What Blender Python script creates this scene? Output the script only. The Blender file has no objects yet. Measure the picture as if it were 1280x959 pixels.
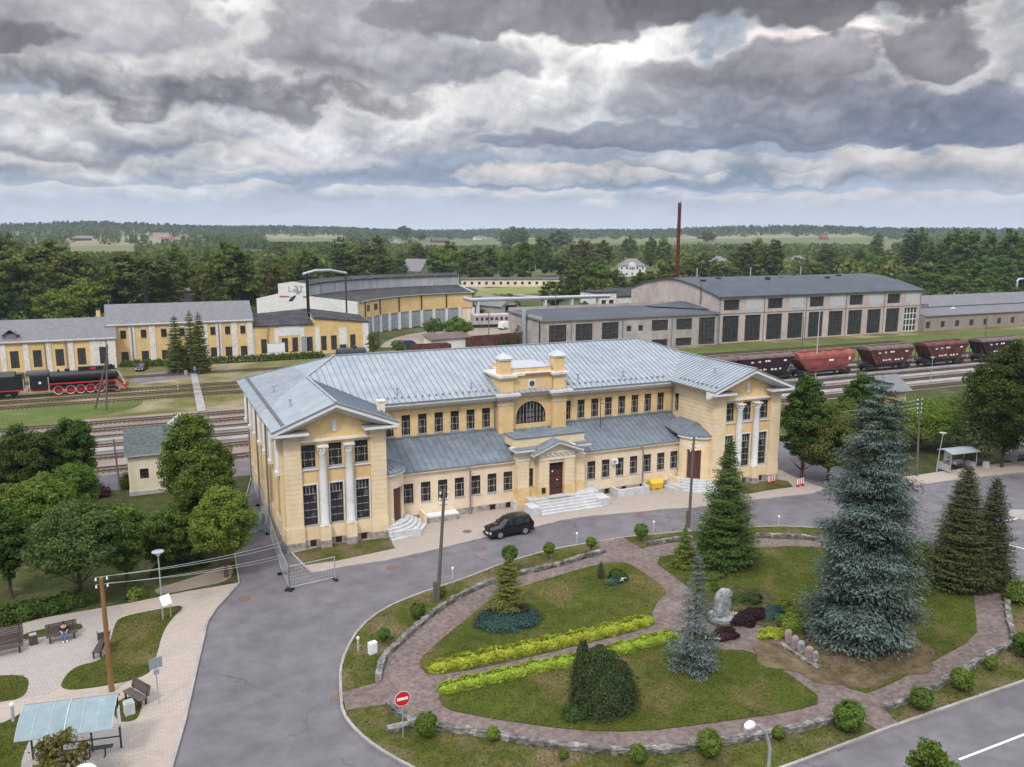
import bpy, math, random
import numpy as np
from mathutils import Vector, Matrix

# ------------------------------------------------------------------ camera, sky, sun, exposure
scene = bpy.context.scene
COL = scene.collection
PI = math.pi
CAM_F, CAM_PITCH, CAM_ROLL, CAM_YAW = 1033.07, .1796, .0025, .4193      # focal length in survey pixels (1280 wide)
CAM_POS = np.array([-9.977, -70.353, 27.5])
_cy, _sy = math.cos(CAM_YAW), math.sin(CAM_YAW)
FWD = np.array([_sy*math.cos(CAM_PITCH), _cy*math.cos(CAM_PITCH), -math.sin(CAM_PITCH)])
_r = np.array([_cy, -_sy, 0.]); _u = np.cross(_r, FWD)
RGT = math.cos(CAM_ROLL)*_r + math.sin(CAM_ROLL)*_u
UPV = -math.sin(CAM_ROLL)*_r + math.cos(CAM_ROLL)*_u
cam_data = bpy.data.cameras.new("camera"); cam = bpy.data.objects.new("camera", cam_data); COL.objects.link(cam)
cam_data.sensor_width = 36; cam_data.lens = CAM_F/1280*36; cam_data.clip_start = .5; cam_data.clip_end = 60000
cam.matrix_world = Matrix(((RGT[0], UPV[0], -FWD[0], CAM_POS[0]), (RGT[1], UPV[1], -FWD[1], CAM_POS[1]), (RGT[2], UPV[2], -FWD[2], CAM_POS[2]), (0, 0, 0, 1)))
scene.camera = cam
scene.view_settings.view_transform = 'Standard'
scene.view_settings.look = 'None'
scene.view_settings.exposure = EXPOSURE = 0.46
scene.view_settings.gamma = 1
scene.cycles.max_bounces = 6; scene.cycles.diffuse_bounces = 3; scene.cycles.glossy_bounces = 3; scene.cycles.transmission_bounces = 4
scene.cycles.transparent_max_bounces = 8; scene.cycles.volume_bounces = 1
scene.cycles.caustics_reflective = False; scene.cycles.caustics_refractive = False
scene.cycles.use_denoising = True

def survey_dir(px, py):
    d = FWD + RGT*(px-640)/CAM_F - UPV*(py-479.5)/CAM_F
    return d
def G(px, py, z=0.):
    """survey point -> the place on the ground (or at height z) where that object stands"""
    d = survey_dir(px, py); t = (z-CAM_POS[2])/d[2]
    p = CAM_POS + d*t
    return float(p[0]), float(p[1])
def terrain(x, y):
    """height of the land: level around the station, gentle hills from a kilometre out"""
    x = np.asarray(x, float); y = np.asarray(y, float)
    d = np.hypot(x-CAM_POS[0], y-CAM_POS[1])
    t = np.clip((d-800)/2900, 0, 1); s = t*t*(3-2*t)
    az = np.arctan2(x-CAM_POS[0], y-CAM_POS[1])
    h = 30*s + s*(7*np.sin(az*9+1)+4*np.sin(az*23+d*.0011)+3*np.sin(d*.0031+az*5))
    h += s*12*np.exp(-((az-(CAM_YAW-.46))/.09)**2)
    t2 = np.clip((d-350)/600, 0, 1)
    h += t2*1.2*np.sin(x*.006+1)*np.sin(y*.005)
    return h
def GT(px, py):
    """survey point on the far land (follows the hills)"""
    d = survey_dir(px, py); d = d/np.linalg.norm(d)
    t = 30.
    while t < 9000:
        p = CAM_POS + d*t
        if p[2] <= float(terrain(p[0], p[1])): break
        t *= 1.004
    return float(p[0]), float(p[1]), float(terrain(p[0], p[1]))

# world: physical sky behind layered clouds
world = bpy.data.worlds.new("World"); scene.world = world; world.use_nodes = True
SUN_EL, SUN_AZ = math.radians(50), math.radians(-138)      # azimuth measured from +Y towards +X
class NT:
    """small helper to write node trees as expressions"""
    def __init__(s, tree): s.t = tree; s.n = tree.nodes; s.l = tree.links
    def node(s, typ, **kw):
        n = s.n.new(typ)
        for k, v in kw.items(): setattr(n, k, v)
        return n
    def put(s, sock, v):
        if v is None: return
        if isinstance(v, bpy.types.NodeSocket): s.l.new(v, sock)
        elif isinstance(v, (tuple, list)) and len(v) == 3 and sock.type == 'RGBA': sock.default_value = (*v, 1)
        else: sock.default_value = v
    def math(s, op, a, b=None, c=None, clamp=False):
        n = s.node('ShaderNodeMath', operation=op, use_clamp=clamp)
        for i, v in enumerate((a, b, c)):
            if v is not None: s.put(n.inputs[i], v)
        return n.outputs[0]
    def vec(s, op, a, b=None, scale=None):
        n = s.node('ShaderNodeVectorMath', operation=op)
        s.put(n.inputs[0], a)
        if b is not None: s.put(n.inputs[1], b)
        if scale is not None: s.put(n.inputs['Scale'], scale)
        return n.outputs['Value'] if op in ('LENGTH', 'DOT_PRODUCT', 'DISTANCE') else n.outputs[0]
    def sep(s, v):
        n = s.node('ShaderNodeSeparateXYZ'); s.put(n.inputs[0], v); return n.outputs
    def comb(s, x, y, z):
        n = s.node('ShaderNodeCombineXYZ')
        for i, v in enumerate((x, y, z)): s.put(n.inputs[i], v)
        return n.outputs[0]
    def noise(s, v, scale, detail=5, rough=.55, dist=0, col=False):
        n = s.node('ShaderNodeTexNoise'); s.put(n.inputs['Vector'], v)
        s.put(n.inputs['Scale'], scale); n.inputs['Detail'].default_value = detail; n.inputs['Roughness'].default_value = rough
        n.inputs['Distortion'].default_value = dist
        return n.outputs['Color' if col else 'Fac']
    def ramp(s, f, stops, interp='LINEAR'):
        n = s.node('ShaderNodeValToRGB'); n.color_ramp.interpolation = interp
        e = n.color_ramp.elements
        while len(e) < len(stops): e.new(.5)
        for el, (p, c) in zip(e, stops):
            el.position = p; el.color = (*c, 1) if isinstance(c, (tuple, list)) else (c, c, c, 1)
        s.put(n.inputs[0], f); return n.outputs[0]
    def mix(s, f, a, b, typ='MIX'):
        n = s.node('ShaderNodeMix', data_type='RGBA', blend_type=typ)
        s.put(n.inputs[0], f); s.put(n.inputs[6], a); s.put(n.inputs[7], b); return n.outputs[2]
    def maprange(s, f, a, b, c=0., d=1., interp='SMOOTHSTEP'):
        n = s.node('ShaderNodeMapRange', interpolation_type=interp)
        for i, v in enumerate((f, a, b, c, d)): s.put(n.inputs[i], v)
        return n.outputs[0]

CLOUDS = [  # far ones first: survey x, y, half-width, half-height, colour of the lit crown, colour of the base
    (150, 238, 300, 9, (.60, .62, .66), (.44, .49, .58)), (560, 243, 260, 8, (.62, .62, .65), (.44, .49, .58)), (1060, 250, 260, 8, (.58, .58, .62), (.42, .47, .56)),
    (840, 222, 430, 20, (.33, .38, .47), (.25, .32, .43)), (1190, 208, 210, 28, (.60, .58, .58), (.35, .39, .47)), (100, 208, 210, 20, (.68, .66, .64), (.34, .39, .48)),
    (700, 222, 130, 16, (.66, .63, .60), (.40, .44, .52)), (350, 200, 150, 18, (.72, .70, .68), (.40, .43, .50)), (880, 205, 130, 12, (.52, .52, .55), (.30, .35, .44)),
    (110, 160, 180, 42, (.74, .73, .72), (.24, .26, .32)), (640, 178, 190, 32, (.76, .74, .73), (.36, .40, .48)), (510, 150, 200, 62, (.97, .95, .92), (.40, .42, .49)),
    (765, 104, 185, 84, (.95, .93, .90), (.50, .52, .56)), (850, 176, 240, 17, (.27, .30, .37), (.19, .23, .32)), (1120, 122, 270, 52, (.36, .36, .40), (.17, .20, .27)),
    (1245, 148, 130, 28, (.24, .26, .33), (.14, .18, .26)), (1225, 45, 160, 75, (.66, .65, .64), (.46, .46, .49)), (1015, 72, 120, 38, (.95, .85, .83), (.60, .60, .62)),
    (975, 92, 110, 36, (.32, .31, .35), (.19, .195, .235)), (1162, 66, 50, 42, (.24, .235, .27), (.18, .18, .215)), (250, 78, 250, 80, (.70, .69, .68), (.14, .145, .18)),
    (300, 60, 150, 50, (.95, .94, .92), (.46, .46, .49)), (430, 58, 110, 50, (.38, .37, .41), (.25, .25, .29)), (560, 86, 90, 36, (.44, .44, .47), (.27, .28, .33)),
    (700, 16, 180, 42, (.23, .225, .26), (.24, .235, .275)), (985, -4, 210, 46, (.12, .115, .14), (.17, .165, .19)), (80, 12, 170, 46, (.46, .46, .48), (.36, .36, .40)), (14, 38, 42, 19, (.19, .19, .22), (.17, .17, .205)),
]
def build_sky():
    t = NT(world.node_tree); t.n.clear()
    out = t.node('ShaderNodeOutputWorld'); bg = t.node('ShaderNodeBackground'); t.l.new(bg.outputs[0], out.inputs[0])
    sky = t.node('ShaderNodeTexSky', sky_type='NISHITA', sun_disc=False)
    sky.sun_elevation = SUN_EL; sky.sun_rotation = SUN_AZ
    d = t.node('ShaderNodeTexCoord').outputs['Generated']
    d = t.vec('NORMALIZE', d)
    x, y, z = t.sep(d)
    az = t.math('SUBTRACT', t.math('ARCTAN2', x, y), CAM_YAW)
    el = t.math('ARCSINE', t.math('MAXIMUM', z, 0.))
    # heaped clouds, flattening towards the horizon
    den = t.math('ADD', el, .075)
    P = t.comb(t.math('MULTIPLY', az, 5.4), t.math('MULTIPLY', t.math('POWER', el, .8), 6.2), 0.)
    warp = t.vec('SCALE', t.vec('SUBTRACT', t.noise(P, 2.6, 2, .5, col=True), (.5, .5, .5)), scale=.16)
    Pw = t.vec('ADD', P, warp)
    def heap(v, det):
        f = t.noise(v, 1.9, det, .54)
        b = t.math('ABSOLUTE', t.math('MULTIPLY_ADD', t.noise(v, 4.3, 3, .5), 2., -1.))
        return t.math('MULTIPLY_ADD', b, .16, t.math('ADD', f, -.03))
    n1 = heap(Pw, 7)
    n2 = heap(t.vec('ADD', Pw, (-.02, .05, 0.)), 5)
    light = t.math('SUBTRACT', n1, n2)
    fine = t.math('SUBTRACT', n1, .45)
    wob = t.vec('SUBTRACT', t.noise(t.comb(t.math('MULTIPLY', az, 10), t.math('MULTIPLY', el, 15), 3.), 1., 3, .55, col=True), (.5, .5, .5))
    wx, wy, _ = t.sep(wob)
    azw = t.math('ADD', az, t.math('MULTIPLY', wx, .10)); elw = t.math('ADD', el, t.math('MULTIPLY', wy, .07))
    # thin high cloud behind, then the heaps one in front of the other
    dens = t.math('ADD', n1, .0)
    cloud = t.ramp(dens, [(.22, (.40, .48, .60)), (.42, (.62, .64, .67)), (.60, (.36, .39, .46)), (.80, (.24, .25, .29))])
    haze = t.ramp(el, [(0., (.58, .62, .69)), (.03, (.44, .51, .63)), (.07, (.28, .37, .52)), (.14, (.30, .38, .51)), (.3, (.45, .48, .52))])
    cloud = t.mix(t.maprange(el, .05, .22, .85, .25), cloud, haze)
    blue = t.mix(1., sky.outputs[0], (.055, .055, .055), 'MULTIPLY')
    blue = t.mix(.5, blue, (.12, .26, .44))
    colr = t.mix(t.maprange(dens, .16, .26), blue, cloud)
    for (px, py, hw, hh, top, bot) in CLOUDS:
        v = survey_dir(px, py); v = v/np.linalg.norm(v)
        a0 = math.atan2(v[0], v[1])-CAM_YAW; e0 = math.asin(v[2]); k = min(1., .45+hh/50)
        gx = t.math('DIVIDE', t.math('SUBTRACT', azw, a0), hw*1.1/CAM_F)
        gy = t.math('DIVIDE', t.math('SUBTRACT', t.math('MULTIPLY_ADD', t.math('SUBTRACT', elw, el), k, el), e0), hh*1.05/CAM_F)
        gb = t.math('MAXIMUM', gy, t.math('MULTIPLY', gy, -1.45))
        r2 = t.math('MULTIPLY_ADD', gx, gx, t.math('MULTIPLY', gb, gb))
        m = t.maprange(t.math('MULTIPLY_ADD', fine, -4.2, r2), 1.05, .50)
        sh = t.maprange(t.math('MULTIPLY_ADD', fine, 2.4, gy), -.7, .85)
        colr = t.mix(t.math('MULTIPLY', m, .93), colr, t.mix(sh, bot, top))
    lit = t.math('MULTIPLY', t.maprange(light, -.10, .10, .90, 1.10, 'LINEAR'), t.maprange(fine, -.16, .20, .78, 1.20, 'LINEAR'))
    lit = t.mix(t.maprange(el, 0., .06, .75, 0.), lit, (1., 1., 1.))
    colr = t.mix(1., colr, lit, 'MULTIPLY')
    colr = t.mix(t.maprange(el, 0., .06, .60, 0.), colr, (.54, .60, .70))
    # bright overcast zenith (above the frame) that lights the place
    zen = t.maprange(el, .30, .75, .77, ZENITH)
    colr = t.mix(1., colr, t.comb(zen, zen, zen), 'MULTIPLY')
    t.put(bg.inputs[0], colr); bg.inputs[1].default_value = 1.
HAZE = .00008      # density of the air
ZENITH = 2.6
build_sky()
world.cycles.sampling_method = 'MANUAL'; world.cycles.sample_map_resolution = 256
sun_d = bpy.data.lights.new("sun", 'SUN'); sun = bpy.data.objects.new("sun", sun_d); COL.objects.link(sun)
sun_d.energy = 1.5; sun_d.angle = math.radians(10); sun_d.color = (1., .94, .84)
sun.rotation_euler = Vector((math.sin(SUN_AZ)*math.cos(SUN_EL), math.cos(SUN_AZ)*math.cos(SUN_EL), math.sin(SUN_EL))).to_track_quat('Z', 'Y').to_euler()
sun.location = (0, 0, 200)
# ------------------------------------------------------------------ helpers
def tag(o, label=None, cat=None, group=None, kind=None):
    if label: o['label'] = label
    if cat: o['category'] = cat
    if group: o['group'] = group
    if kind: o['kind'] = kind
    return o
def thing(name, label, cat, loc=(0, 0, 0), rz=0., group=None):
    o = bpy.data.objects.new(name, None); COL.objects.link(o); o.empty_display_size = .3
    o.location = loc; o.rotation_euler = (0, 0, rz)
    return tag(o, label, cat, group)
def kids(o): return [c for c in bpy.data.objects if c.parent == o]
def copy_tree(o, parent=None, _map=None):
    if _map is None:
        _map = {}
        for q in bpy.data.objects:
            if q.parent: _map.setdefault(q.parent.name, []).append(q)
    c = o.copy(); COL.objects.link(c); c.parent = parent
    for ch in _map.get(o.name, []): copy_tree(ch, c, _map)
    return c
def place(o, loc, rz=0., sc=1., label=None, group=None):
    o.location = loc; o.rotation_euler = (0, 0, rz); o.scale = (sc, sc, sc) if not isinstance(sc, tuple) else sc
    if label: o['label'] = label
    if group: o['group'] = group
    return o
class MB:
    """collects shapes and builds them as ONE mesh object"""
    def __init__(s): s.v = []; s.f = []; s.m = []
    def face(s, pts, m=0):
        b = len(s.v); s.v += [tuple(map(float, p)) for p in pts]; s.f.append(tuple(range(b, b+len(pts)))); s.m.append(m); return s
    def mesh(s, vs, fs, m=0):
        b = len(s.v); s.v += [tuple(map(float, p)) for p in vs]
        for f in fs: s.f.append(tuple(b+i for i in f)); s.m.append(m)
        return s
    def box(s, x0, x1, y0, y1, z0, z1, m=0):
        vs = [(x0, y0, z0), (x1, y0, z0), (x1, y1, z0), (x0, y1, z0), (x0, y0, z1), (x1, y0, z1), (x1, y1, z1), (x0, y1, z1)]
        return s.mesh(vs, [(0, 3, 2, 1), (4, 5, 6, 7), (0, 1, 5, 4), (1, 2, 6, 5), (2, 3, 7, 6), (3, 0, 4, 7)], m)
    def obox(s, c, size, rz=0., m=0, tilt=0.):
        """box centred at c, turned by rz about z (after a tilt about its x)"""
        M = Matrix.Rotation(rz, 3, 'Z') @ Matrix.Rotation(tilt, 3, 'X')
        vs = [Vector(c)+M @ Vector((dx*size[0]/2, dy*size[1]/2, dz*size[2]/2)) for dx, dy, dz in ((-1, -1, -1), (1, -1, -1), (1, 1, -1), (-1, 1, -1), (-1, -1, 1), (1, -1, 1), (1, 1, 1), (-1, 1, 1))]
        return s.mesh(vs, [(0, 3, 2, 1), (4, 5, 6, 7), (0, 1, 5, 4), (1, 2, 6, 5), (2, 3, 7, 6), (3, 0, 4, 7)], m)
    def tube(s, pts, r, n=8, m=0, caps=True):
        """round tube along pts; r a number or one radius per point"""
        pts = [Vector(p) for p in pts]; rs = r if isinstance(r, (list, tuple)) else [r]*len(pts)
        b = len(s.v); prev = None
        for i, p in enumerate(pts):
            d = (pts[min(i+1, len(pts)-1)]-pts[max(i-1, 0)])
            d = d.normalized() if d.length > 1e-9 else Vector((0, 0, 1))
            a = d.orthogonal().normalized() if prev is None else (prev-d*prev.dot(d)).normalized()
            prev = a; c = d.cross(a)
            for k in range(n):
                t = 2*PI*k/n; q = p+(a*math.cos(t)+c*math.sin(t))*rs[i]; s.v.append(tuple(q))
        for i in range(len(pts)-1):
            for k in range(n):
                k2 = (k+1) % n
                s.f.append((b+i*n+k, b+i*n+k2, b+(i+1)*n+k2, b+(i+1)*n+k)); s.m.append(m)
        if caps:
            s.f.append(tuple(b+k for k in reversed(range(n)))); s.m.append(m)
            e = b+(len(pts)-1)*n; s.f.append(tuple(e+k for k in range(n))); s.m.append(m)
        return s
    def cyl(s, a, b, r, n=12, m=0, r2=None): return s.tube([a, b], [r, r if r2 is None else r2], n, m)
    def bar(s, a, b, w, h, m=0):
        """rectangular bar from a to b, w wide (horizontal), h tall"""
        a = Vector(a); b = Vector(b); d = (b-a).normalized()
        u = d.cross(Vector((0, 0, 1)))
        u = u.normalized() if u.length > 1e-6 else Vector((1, 0, 0))
        v = u.cross(d).normalized()
        vs = [p+u*(sx*w/2)+v*(sz*h/2) for p in (a, b) for sx, sz in ((-1, -1), (1, -1), (1, 1), (-1, 1))]
        return s.mesh(vs, [(0, 1, 2, 3), (7, 6, 5, 4), (0, 4, 5, 1), (1, 5, 6, 2), (2, 6, 7, 3), (3, 7, 4, 0)], m)
    def prism(s, pts, z0, z1, m=0, mside=None):
        """upright prism over a flat outline"""
        a = sum(pts[i][0]*pts[(i+1) % len(pts)][1]-pts[(i+1) % len(pts)][0]*pts[i][1] for i in range(len(pts)))
        if a < 0: pts = pts[::-1]
        n = len(pts); b = len(s.v)
        s.v += [(float(p[0]), float(p[1]), float(z0)) for p in pts]+[(float(p[0]), float(p[1]), float(z1)) for p in pts]
        s.f.append(tuple(b+n+i for i in range(n))); s.m.append(m)
        s.f.append(tuple(b+i for i in reversed(range(n)))); s.m.append(m)
        for i in range(n):
            j = (i+1) % n; s.f.append((b+i, b+j, b+n+j, b+n+i)); s.m.append(m if mside is None else mside)
        return s
    def extrude(s, pts, d, m=0):
        """closed solid: the outline pts (3-D, planar) swept by vector d"""
        n = len(pts); b = len(s.v); d = Vector(d)
        s.v += [tuple(map(float, p)) for p in pts]+[tuple(Vector(p)+d) for p in pts]
        s.f.append(tuple(b+i for i in range(n))); s.m.append(m)
        s.f.append(tuple(b+n+i for i in reversed(range(n)))); s.m.append(m)
        for i in range(n):
            j = (i+1) % n; s.f.append((b+i, b+n+i, b+n+j, b+j)); s.m.append(m)
        return s
    def lathe(s, prof, c=(0, 0, 0), n=16, m=0, a0=0., a1=2*PI):
        full = abs(a1-a0-2*PI) < 1e-6; k = n if full else n+1; b = len(s.v)
        for r, z in prof:
            for i in range(k):
                t = a0+(a1-a0)*i/n; s.v.append((c[0]+r*math.cos(t), c[1]+r*math.sin(t), c[2]+z))
        for j in range(len(prof)-1):
            for i in range(n):
                i2 = (i+1) % k
                s.f.append((b+j*k+i, b+j*k+i2, b+(j+1)*k+i2, b+(j+1)*k+i)); s.m.append(m)
        return s
    def disc(s, c, r, n=16, m=0, axis='z'):
        ps = []
        for i in range(n):
            t = 2*PI*i/n; a, b2 = r*math.cos(t), r*math.sin(t)
            ps.append((c[0]+a, c[1]+b2, c[2]) if axis == 'z' else (c[0]+a, c[1], c[2]+b2) if axis == 'y' else (c[0], c[1]+a, c[2]+b2))
        return s.face(ps, m)
    def data(s, name, mats):
        me = bpy.data.meshes.new(name); me.from_pydata(s.v, [], s.f)
        for mt in (mats if isinstance(mats, (list, tuple)) else [mats]): me.materials.append(mt)
        me.polygons.foreach_set('material_index', s.m); me.update(); return me
    def build(s, name, mats, parent=None, loc=(0, 0, 0), rz=0., smooth=False, bevel=0.):
        me = s.data(name, mats)
        if smooth:
            me.polygons.foreach_set('use_smooth', [True]*len(me.polygons))
            try: me.set_sharp_from_angle(angle=math.radians(40))
            except Exception: pass
        o = bpy.data.objects.new(name, me); COL.objects.link(o); o.parent = parent; o.location = loc; o.rotation_euler = (0, 0, rz)
        if bevel:
            b = o.modifiers.new('edge', 'BEVEL'); b.width = bevel; b.segments = 2; b.limit_method = 'ANGLE'
        return o
def build_each(mb, name, mats, parent, nv=8):
    """a builder that holds only boxes: every box becomes a part of its own"""
    out = []
    for k in range(0, len(mb.v), nv):
        q = MB(); q.v = mb.v[k:k+nv]; i = [n for n, f in enumerate(mb.f) if k <= f[0] < k+nv]
        q.f = [tuple(v-k for v in mb.f[n]) for n in i]; q.m = [mb.m[n] for n in i]; out.append(q.build(name, mats, parent))
    return out
def struct(name, mb, mats, **kw):
    return tag(mb.build(name, mats, **kw), kind='structure')

def wall_face(mb, O, U, N, w, h, openings=(), depth=.2, m=0, mrev=None, hole=True):
    """upright wall face from corner O along unit U (w long, h high), outward normal N, with real recesses for openings (u0,u1,v0,v1)"""
    O = Vector(O); U = Vector(U); N = Vector(N); Z = Vector((0, 0, 1)); mrev = m if mrev is None else mrev
    us = sorted({0., float(w)} | {float(o[0]) for o in openings} | {float(o[1]) for o in openings})
    vs = sorted({0., float(h)} | {float(o[2]) for o in openings} | {float(o[3]) for o in openings})
    us = [u for u in us if 0 <= u <= w]; vs = [v for v in vs if 0 <= v <= h]
    flip = U.cross(Z).dot(N) < 0
    def q(pts, mm): mb.face(pts[::-1] if flip else pts, mm)
    for i in range(len(us)-1):
        for j in range(len(vs)-1):
            uc, vc = (us[i]+us[i+1])/2, (vs[j]+vs[j+1])/2
            if any(o[0] < uc < o[1] and o[2] < vc < o[3] for o in openings): continue
            q([O+U*us[i]+Z*vs[j], O+U*us[i+1]+Z*vs[j], O+U*us[i+1]+Z*vs[j+1], O+U*us[i]+Z*vs[j+1]], m)
    for (u0, u1, v0, v1) in [o[:4] for o in openings]:
        A, B, C, D = O+U*u0+Z*v0, O+U*u1+Z*v0, O+U*u1+Z*v1, O+U*u0+Z*v1; I = -N*depth
        for a, b in ((A, B), (B, C), (C, D), (D, A)): q([a+I, b+I, b, a], mrev)
_WIN = {}
def window(parent, O, U, N, u0, u1, v0, v1, depth, style, frame, glass, sill=None):
    """a window part (frame) with its pane as a sub-part, set into a recess made by wall_face"""
    w, h = round(u1-u0, 2), round(v1-v0, 2); key = (w, h, style, frame.name, glass.name, sill.name if sill else '')
    O = Vector(O); U = Vector(U).normalized(); N = Vector(N)
    if key not in _WIN:
        f = MB(); t = .055 if h < 6 else .08; hw = w/2
        def vb(x, a=0., b=h, tt=t, mm=0): f.box(x-tt/2, x+tt/2, -.06, .02, a, b, mm)
        def hb(z, a=-hw, b=hw, tt=t, mm=0): f.box(a, b, -.055, .015, z-tt/2, z+tt/2, mm)
        vb(-hw+t/2); vb(hw-t/2); hb(t/2); hb(h-t/2)
        if style == 'cross':                       # transom with two lights above, casements with a bar below
            hb(h*.66); vb(0, tt=.07); hb(h*.34, tt=.05, mm=2)
            for q in (-.27, .27): vb(w*q, 0, h*.66, .028, 2)
            hb(h*.69, tt=.05, mm=2)
        elif style == 'tall':
            hb(h*.74, tt=.08); vb(0, 0, h*.74, .07)
            for k in range(1, 4): hb(h*.74*k/4, tt=.045, mm=2)
            for k in (-.5, 0, .5): vb(hw*k, h*.74, h, .05, 2)
            hb(h*.765, tt=.05, mm=2)
        elif isinstance(style, tuple):             # plain grid nx by nz
            for k in range(1, style[0]): vb(-hw+w*k/style[0], tt=style[2] if len(style) > 2 else .05)
            for k in range(1, style[1]): hb(h*k/style[1], tt=style[2] if len(style) > 2 else .05)
        mats = [frame]
        mats += [sill or frame, M['muntin']]
        if sill: f.box(-hw-.04, hw+.04, -depth-.05, -.06, -.05, .02, 1)
        fm = f.data('window', mats)
        p = MB(); p.face([(-hw+.02, 0, .02), (hw-.02, 0, .02), (hw-.02, 0, h-.02), (-hw+.02, 0, h-.02)])
        _WIN[key] = (fm, p.data('pane', [glass]))
    fm, pm = _WIN[key]
    c = O+U*((u0+u1)/2)+Vector((0, 0, v0))-N*(depth-.03)
    a = math.atan2(N.y, N.x)+PI/2
    fo = bpy.data.objects.new('window', fm); COL.objects.link(fo); fo.parent = parent; fo.location = c; fo.rotation_euler = (0, 0, a)
    po = bpy.data.objects.new('pane', pm); COL.objects.link(po); po.parent = fo
    return fo
def clip_line(poly, p, d):
    """the stretch of the line p + t d inside a convex 2-D polygon"""
    t0, t1 = -1e9, 1e9; n = len(poly)
    ar = sum(poly[i][0]*poly[(i+1) % n][1]-poly[(i+1) % n][0]*poly[i][1] for i in range(n)); sg = 1 if ar > 0 else -1
    for i in range(n):
        a, b = poly[i], poly[(i+1) % n]; nx, ny = -(b[1]-a[1])*sg, (b[0]-a[0])*sg
        k = nx*d[0]+ny*d[1]; c = nx*(p[0]-a[0])+ny*(p[1]-a[1])
        if abs(k) < 1e-9:
            if c < 0: return None
        elif k > 0: t0 = max(t0, -c/k)
        else: t1 = min(t1, -c/k)
    return (t0, t1) if t1-t0 > .05 else None
def roof_plane(mb, pts, down, step, m=0, seam_h=.05, seam_w=.04, thick=.14, mside=None, mseam=None, off=0.):
    """convex roof plane (3-D points) with raised standing seams along the fall line `down` (x, y)"""
    P = [Vector(p) for p in pts]; n = (P[1]-P[0]).cross(P[2]-P[0]).normalized()
    if n.z < 0: P = P[::-1]; n = -n
    mb.face(P, m)
    lo = [p-Vector((0, 0, thick)) for p in P]
    mb.face(lo[::-1], m if mside is None else mside)
    for i in range(len(P)):
        j = (i+1) % len(P); mb.face([lo[i], lo[j], P[j], P[i]], m if mside is None else mside)
    if not step: return
    d = Vector((down[0], down[1])).normalized(); e = Vector((-d.y, d.x))
    zof = lambda x, y: P[0].z-(n.x*(x-P[0].x)+n.y*(y-P[0].y))/n.z
    poly = [(p.x, p.y) for p in P]; ts = [p.x*e.x+p.y*e.y for p in P]
    t = math.floor(min(ts)/step)*step+off
    while t < max(ts):
        r = clip_line(poly, (e.x*t, e.y*t), (d.x, d.y))
        if r:
            a = (e.x*t+d.x*(r[0]+.02), e.y*t+d.y*(r[0]+.02)); b = (e.x*t+d.x*(r[1]-.02), e.y*t+d.y*(r[1]-.02))
            mb.bar((a[0], a[1], zof(*a)+seam_h/2), (b[0], b[1], zof(*b)+seam_h/2), seam_w, seam_h, m if mseam is None else mseam)
        t += step
# ------------------------------------------------------------------ materials
def pm(name, cols, scale=4., rough=.8, spec=.3, metal=0., bump=0., bscale=None, detail=6, stain=0., sscale=.25, world=False, lo=.32, hi=.68, stretch=None, extra=None):
    """procedural surface: fine noise through cols, a slower stain over it, optional bump"""
    m = bpy.data.materials.new(name); m.use_nodes = True; t = NT(m.node_tree); t.n.clear()
    out = t.node('ShaderNodeOutputMaterial'); b = t.node('ShaderNodeBsdfPrincipled'); t.l.new(b.outputs[0], out.inputs[0])
    v = t.node('ShaderNodeNewGeometry').outputs['Position'] if world else t.node('ShaderNodeTexCoord').outputs['Object']
    if stretch: v = t.vec('MULTIPLY', v, stretch)
    n = t.noise(v, scale, detail, .6)
    k = len(cols)
    c = t.ramp(n, [(lo+(hi-lo)*i/max(k-1, 1), col) for i, col in enumerate(cols)]) if k > 1 else None
    if c is None: c = t.mix(0., cols[0], cols[0])
    if stain:
        s = t.noise(v, sscale, 4, .6); s = t.maprange(s, .35, .7, 1-stain, 1+stain*.5, 'LINEAR')
        c = t.mix(1., c, t.comb(s, s, s), 'MULTIPLY')
    if extra: c = extra(t, v, c)
    t.put(b.inputs['Base Color'], c); b.inputs['Roughness'].default_value = rough; b.inputs['Metallic'].default_value = metal
    b.inputs['Specular IOR Level'].default_value = spec
    if bump:
        bn = t.node('ShaderNodeBump'); bn.inputs['Strength'].default_value = bump; bn.inputs['Distance'].default_value = .05
        t.put(bn.inputs['Height'], t.noise(v, bscale or scale*3, 5, .6)); t.l.new(bn.outputs[0], b.inputs['Normal'])
    return m
def streaks(amount, colour, sx=1.6, sz=.12, lo=.56, hi=.74):
    """rain streaks and worn patches"""
    def f(t, v, c):
        n = t.noise(t.vec('MULTIPLY', v, (sx, sx, sz)), 1., 6, .65)
        n2 = t.noise(v, .9, 5, .65)
        k = t.math('MULTIPLY', t.maprange(n, lo, hi), amount); k2 = t.math('MULTIPLY', t.maprange(n2, .62, .72), amount*.7)
        return t.mix(k2, t.mix(k, c, colour), colour)
    return f
def panes(t, v, c):
    """what shows through the glass: dim rooms and some pale blinds"""
    oi = t.node('ShaderNodeObjectInfo').outputs['Random']
    n = t.noise(t.vec('ADD', v, t.comb(oi, oi, oi)), .9, 1, .3)
    k = t.math('MULTIPLY', t.maprange(n, .55, .62), .5)
    return t.mix(k, c, (.20, .21, .22))
BOARD_FN = lambda sc, axis, w, dark: (lambda t, v, c: t.mix(t.math('LESS_THAN', t.math('FRACT', t.math('MULTIPLY', t.sep(v)[axis], sc)), w), c, dark))
M = {}
M['muntin'] = pm('worn_pale_glazing_bar', [(.30, .28, .265), (.42, .40, .38)], 5, .7, .3)
M['yellow'] = pm('yellow_plaster', [(.66, .455, .205), (.74, .53, .265), (.76, .565, .315)], 1.3, .85, .2, stain=.10, bump=.15, bscale=14, extra=streaks(.20, (.60, .43, .24)))
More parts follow.
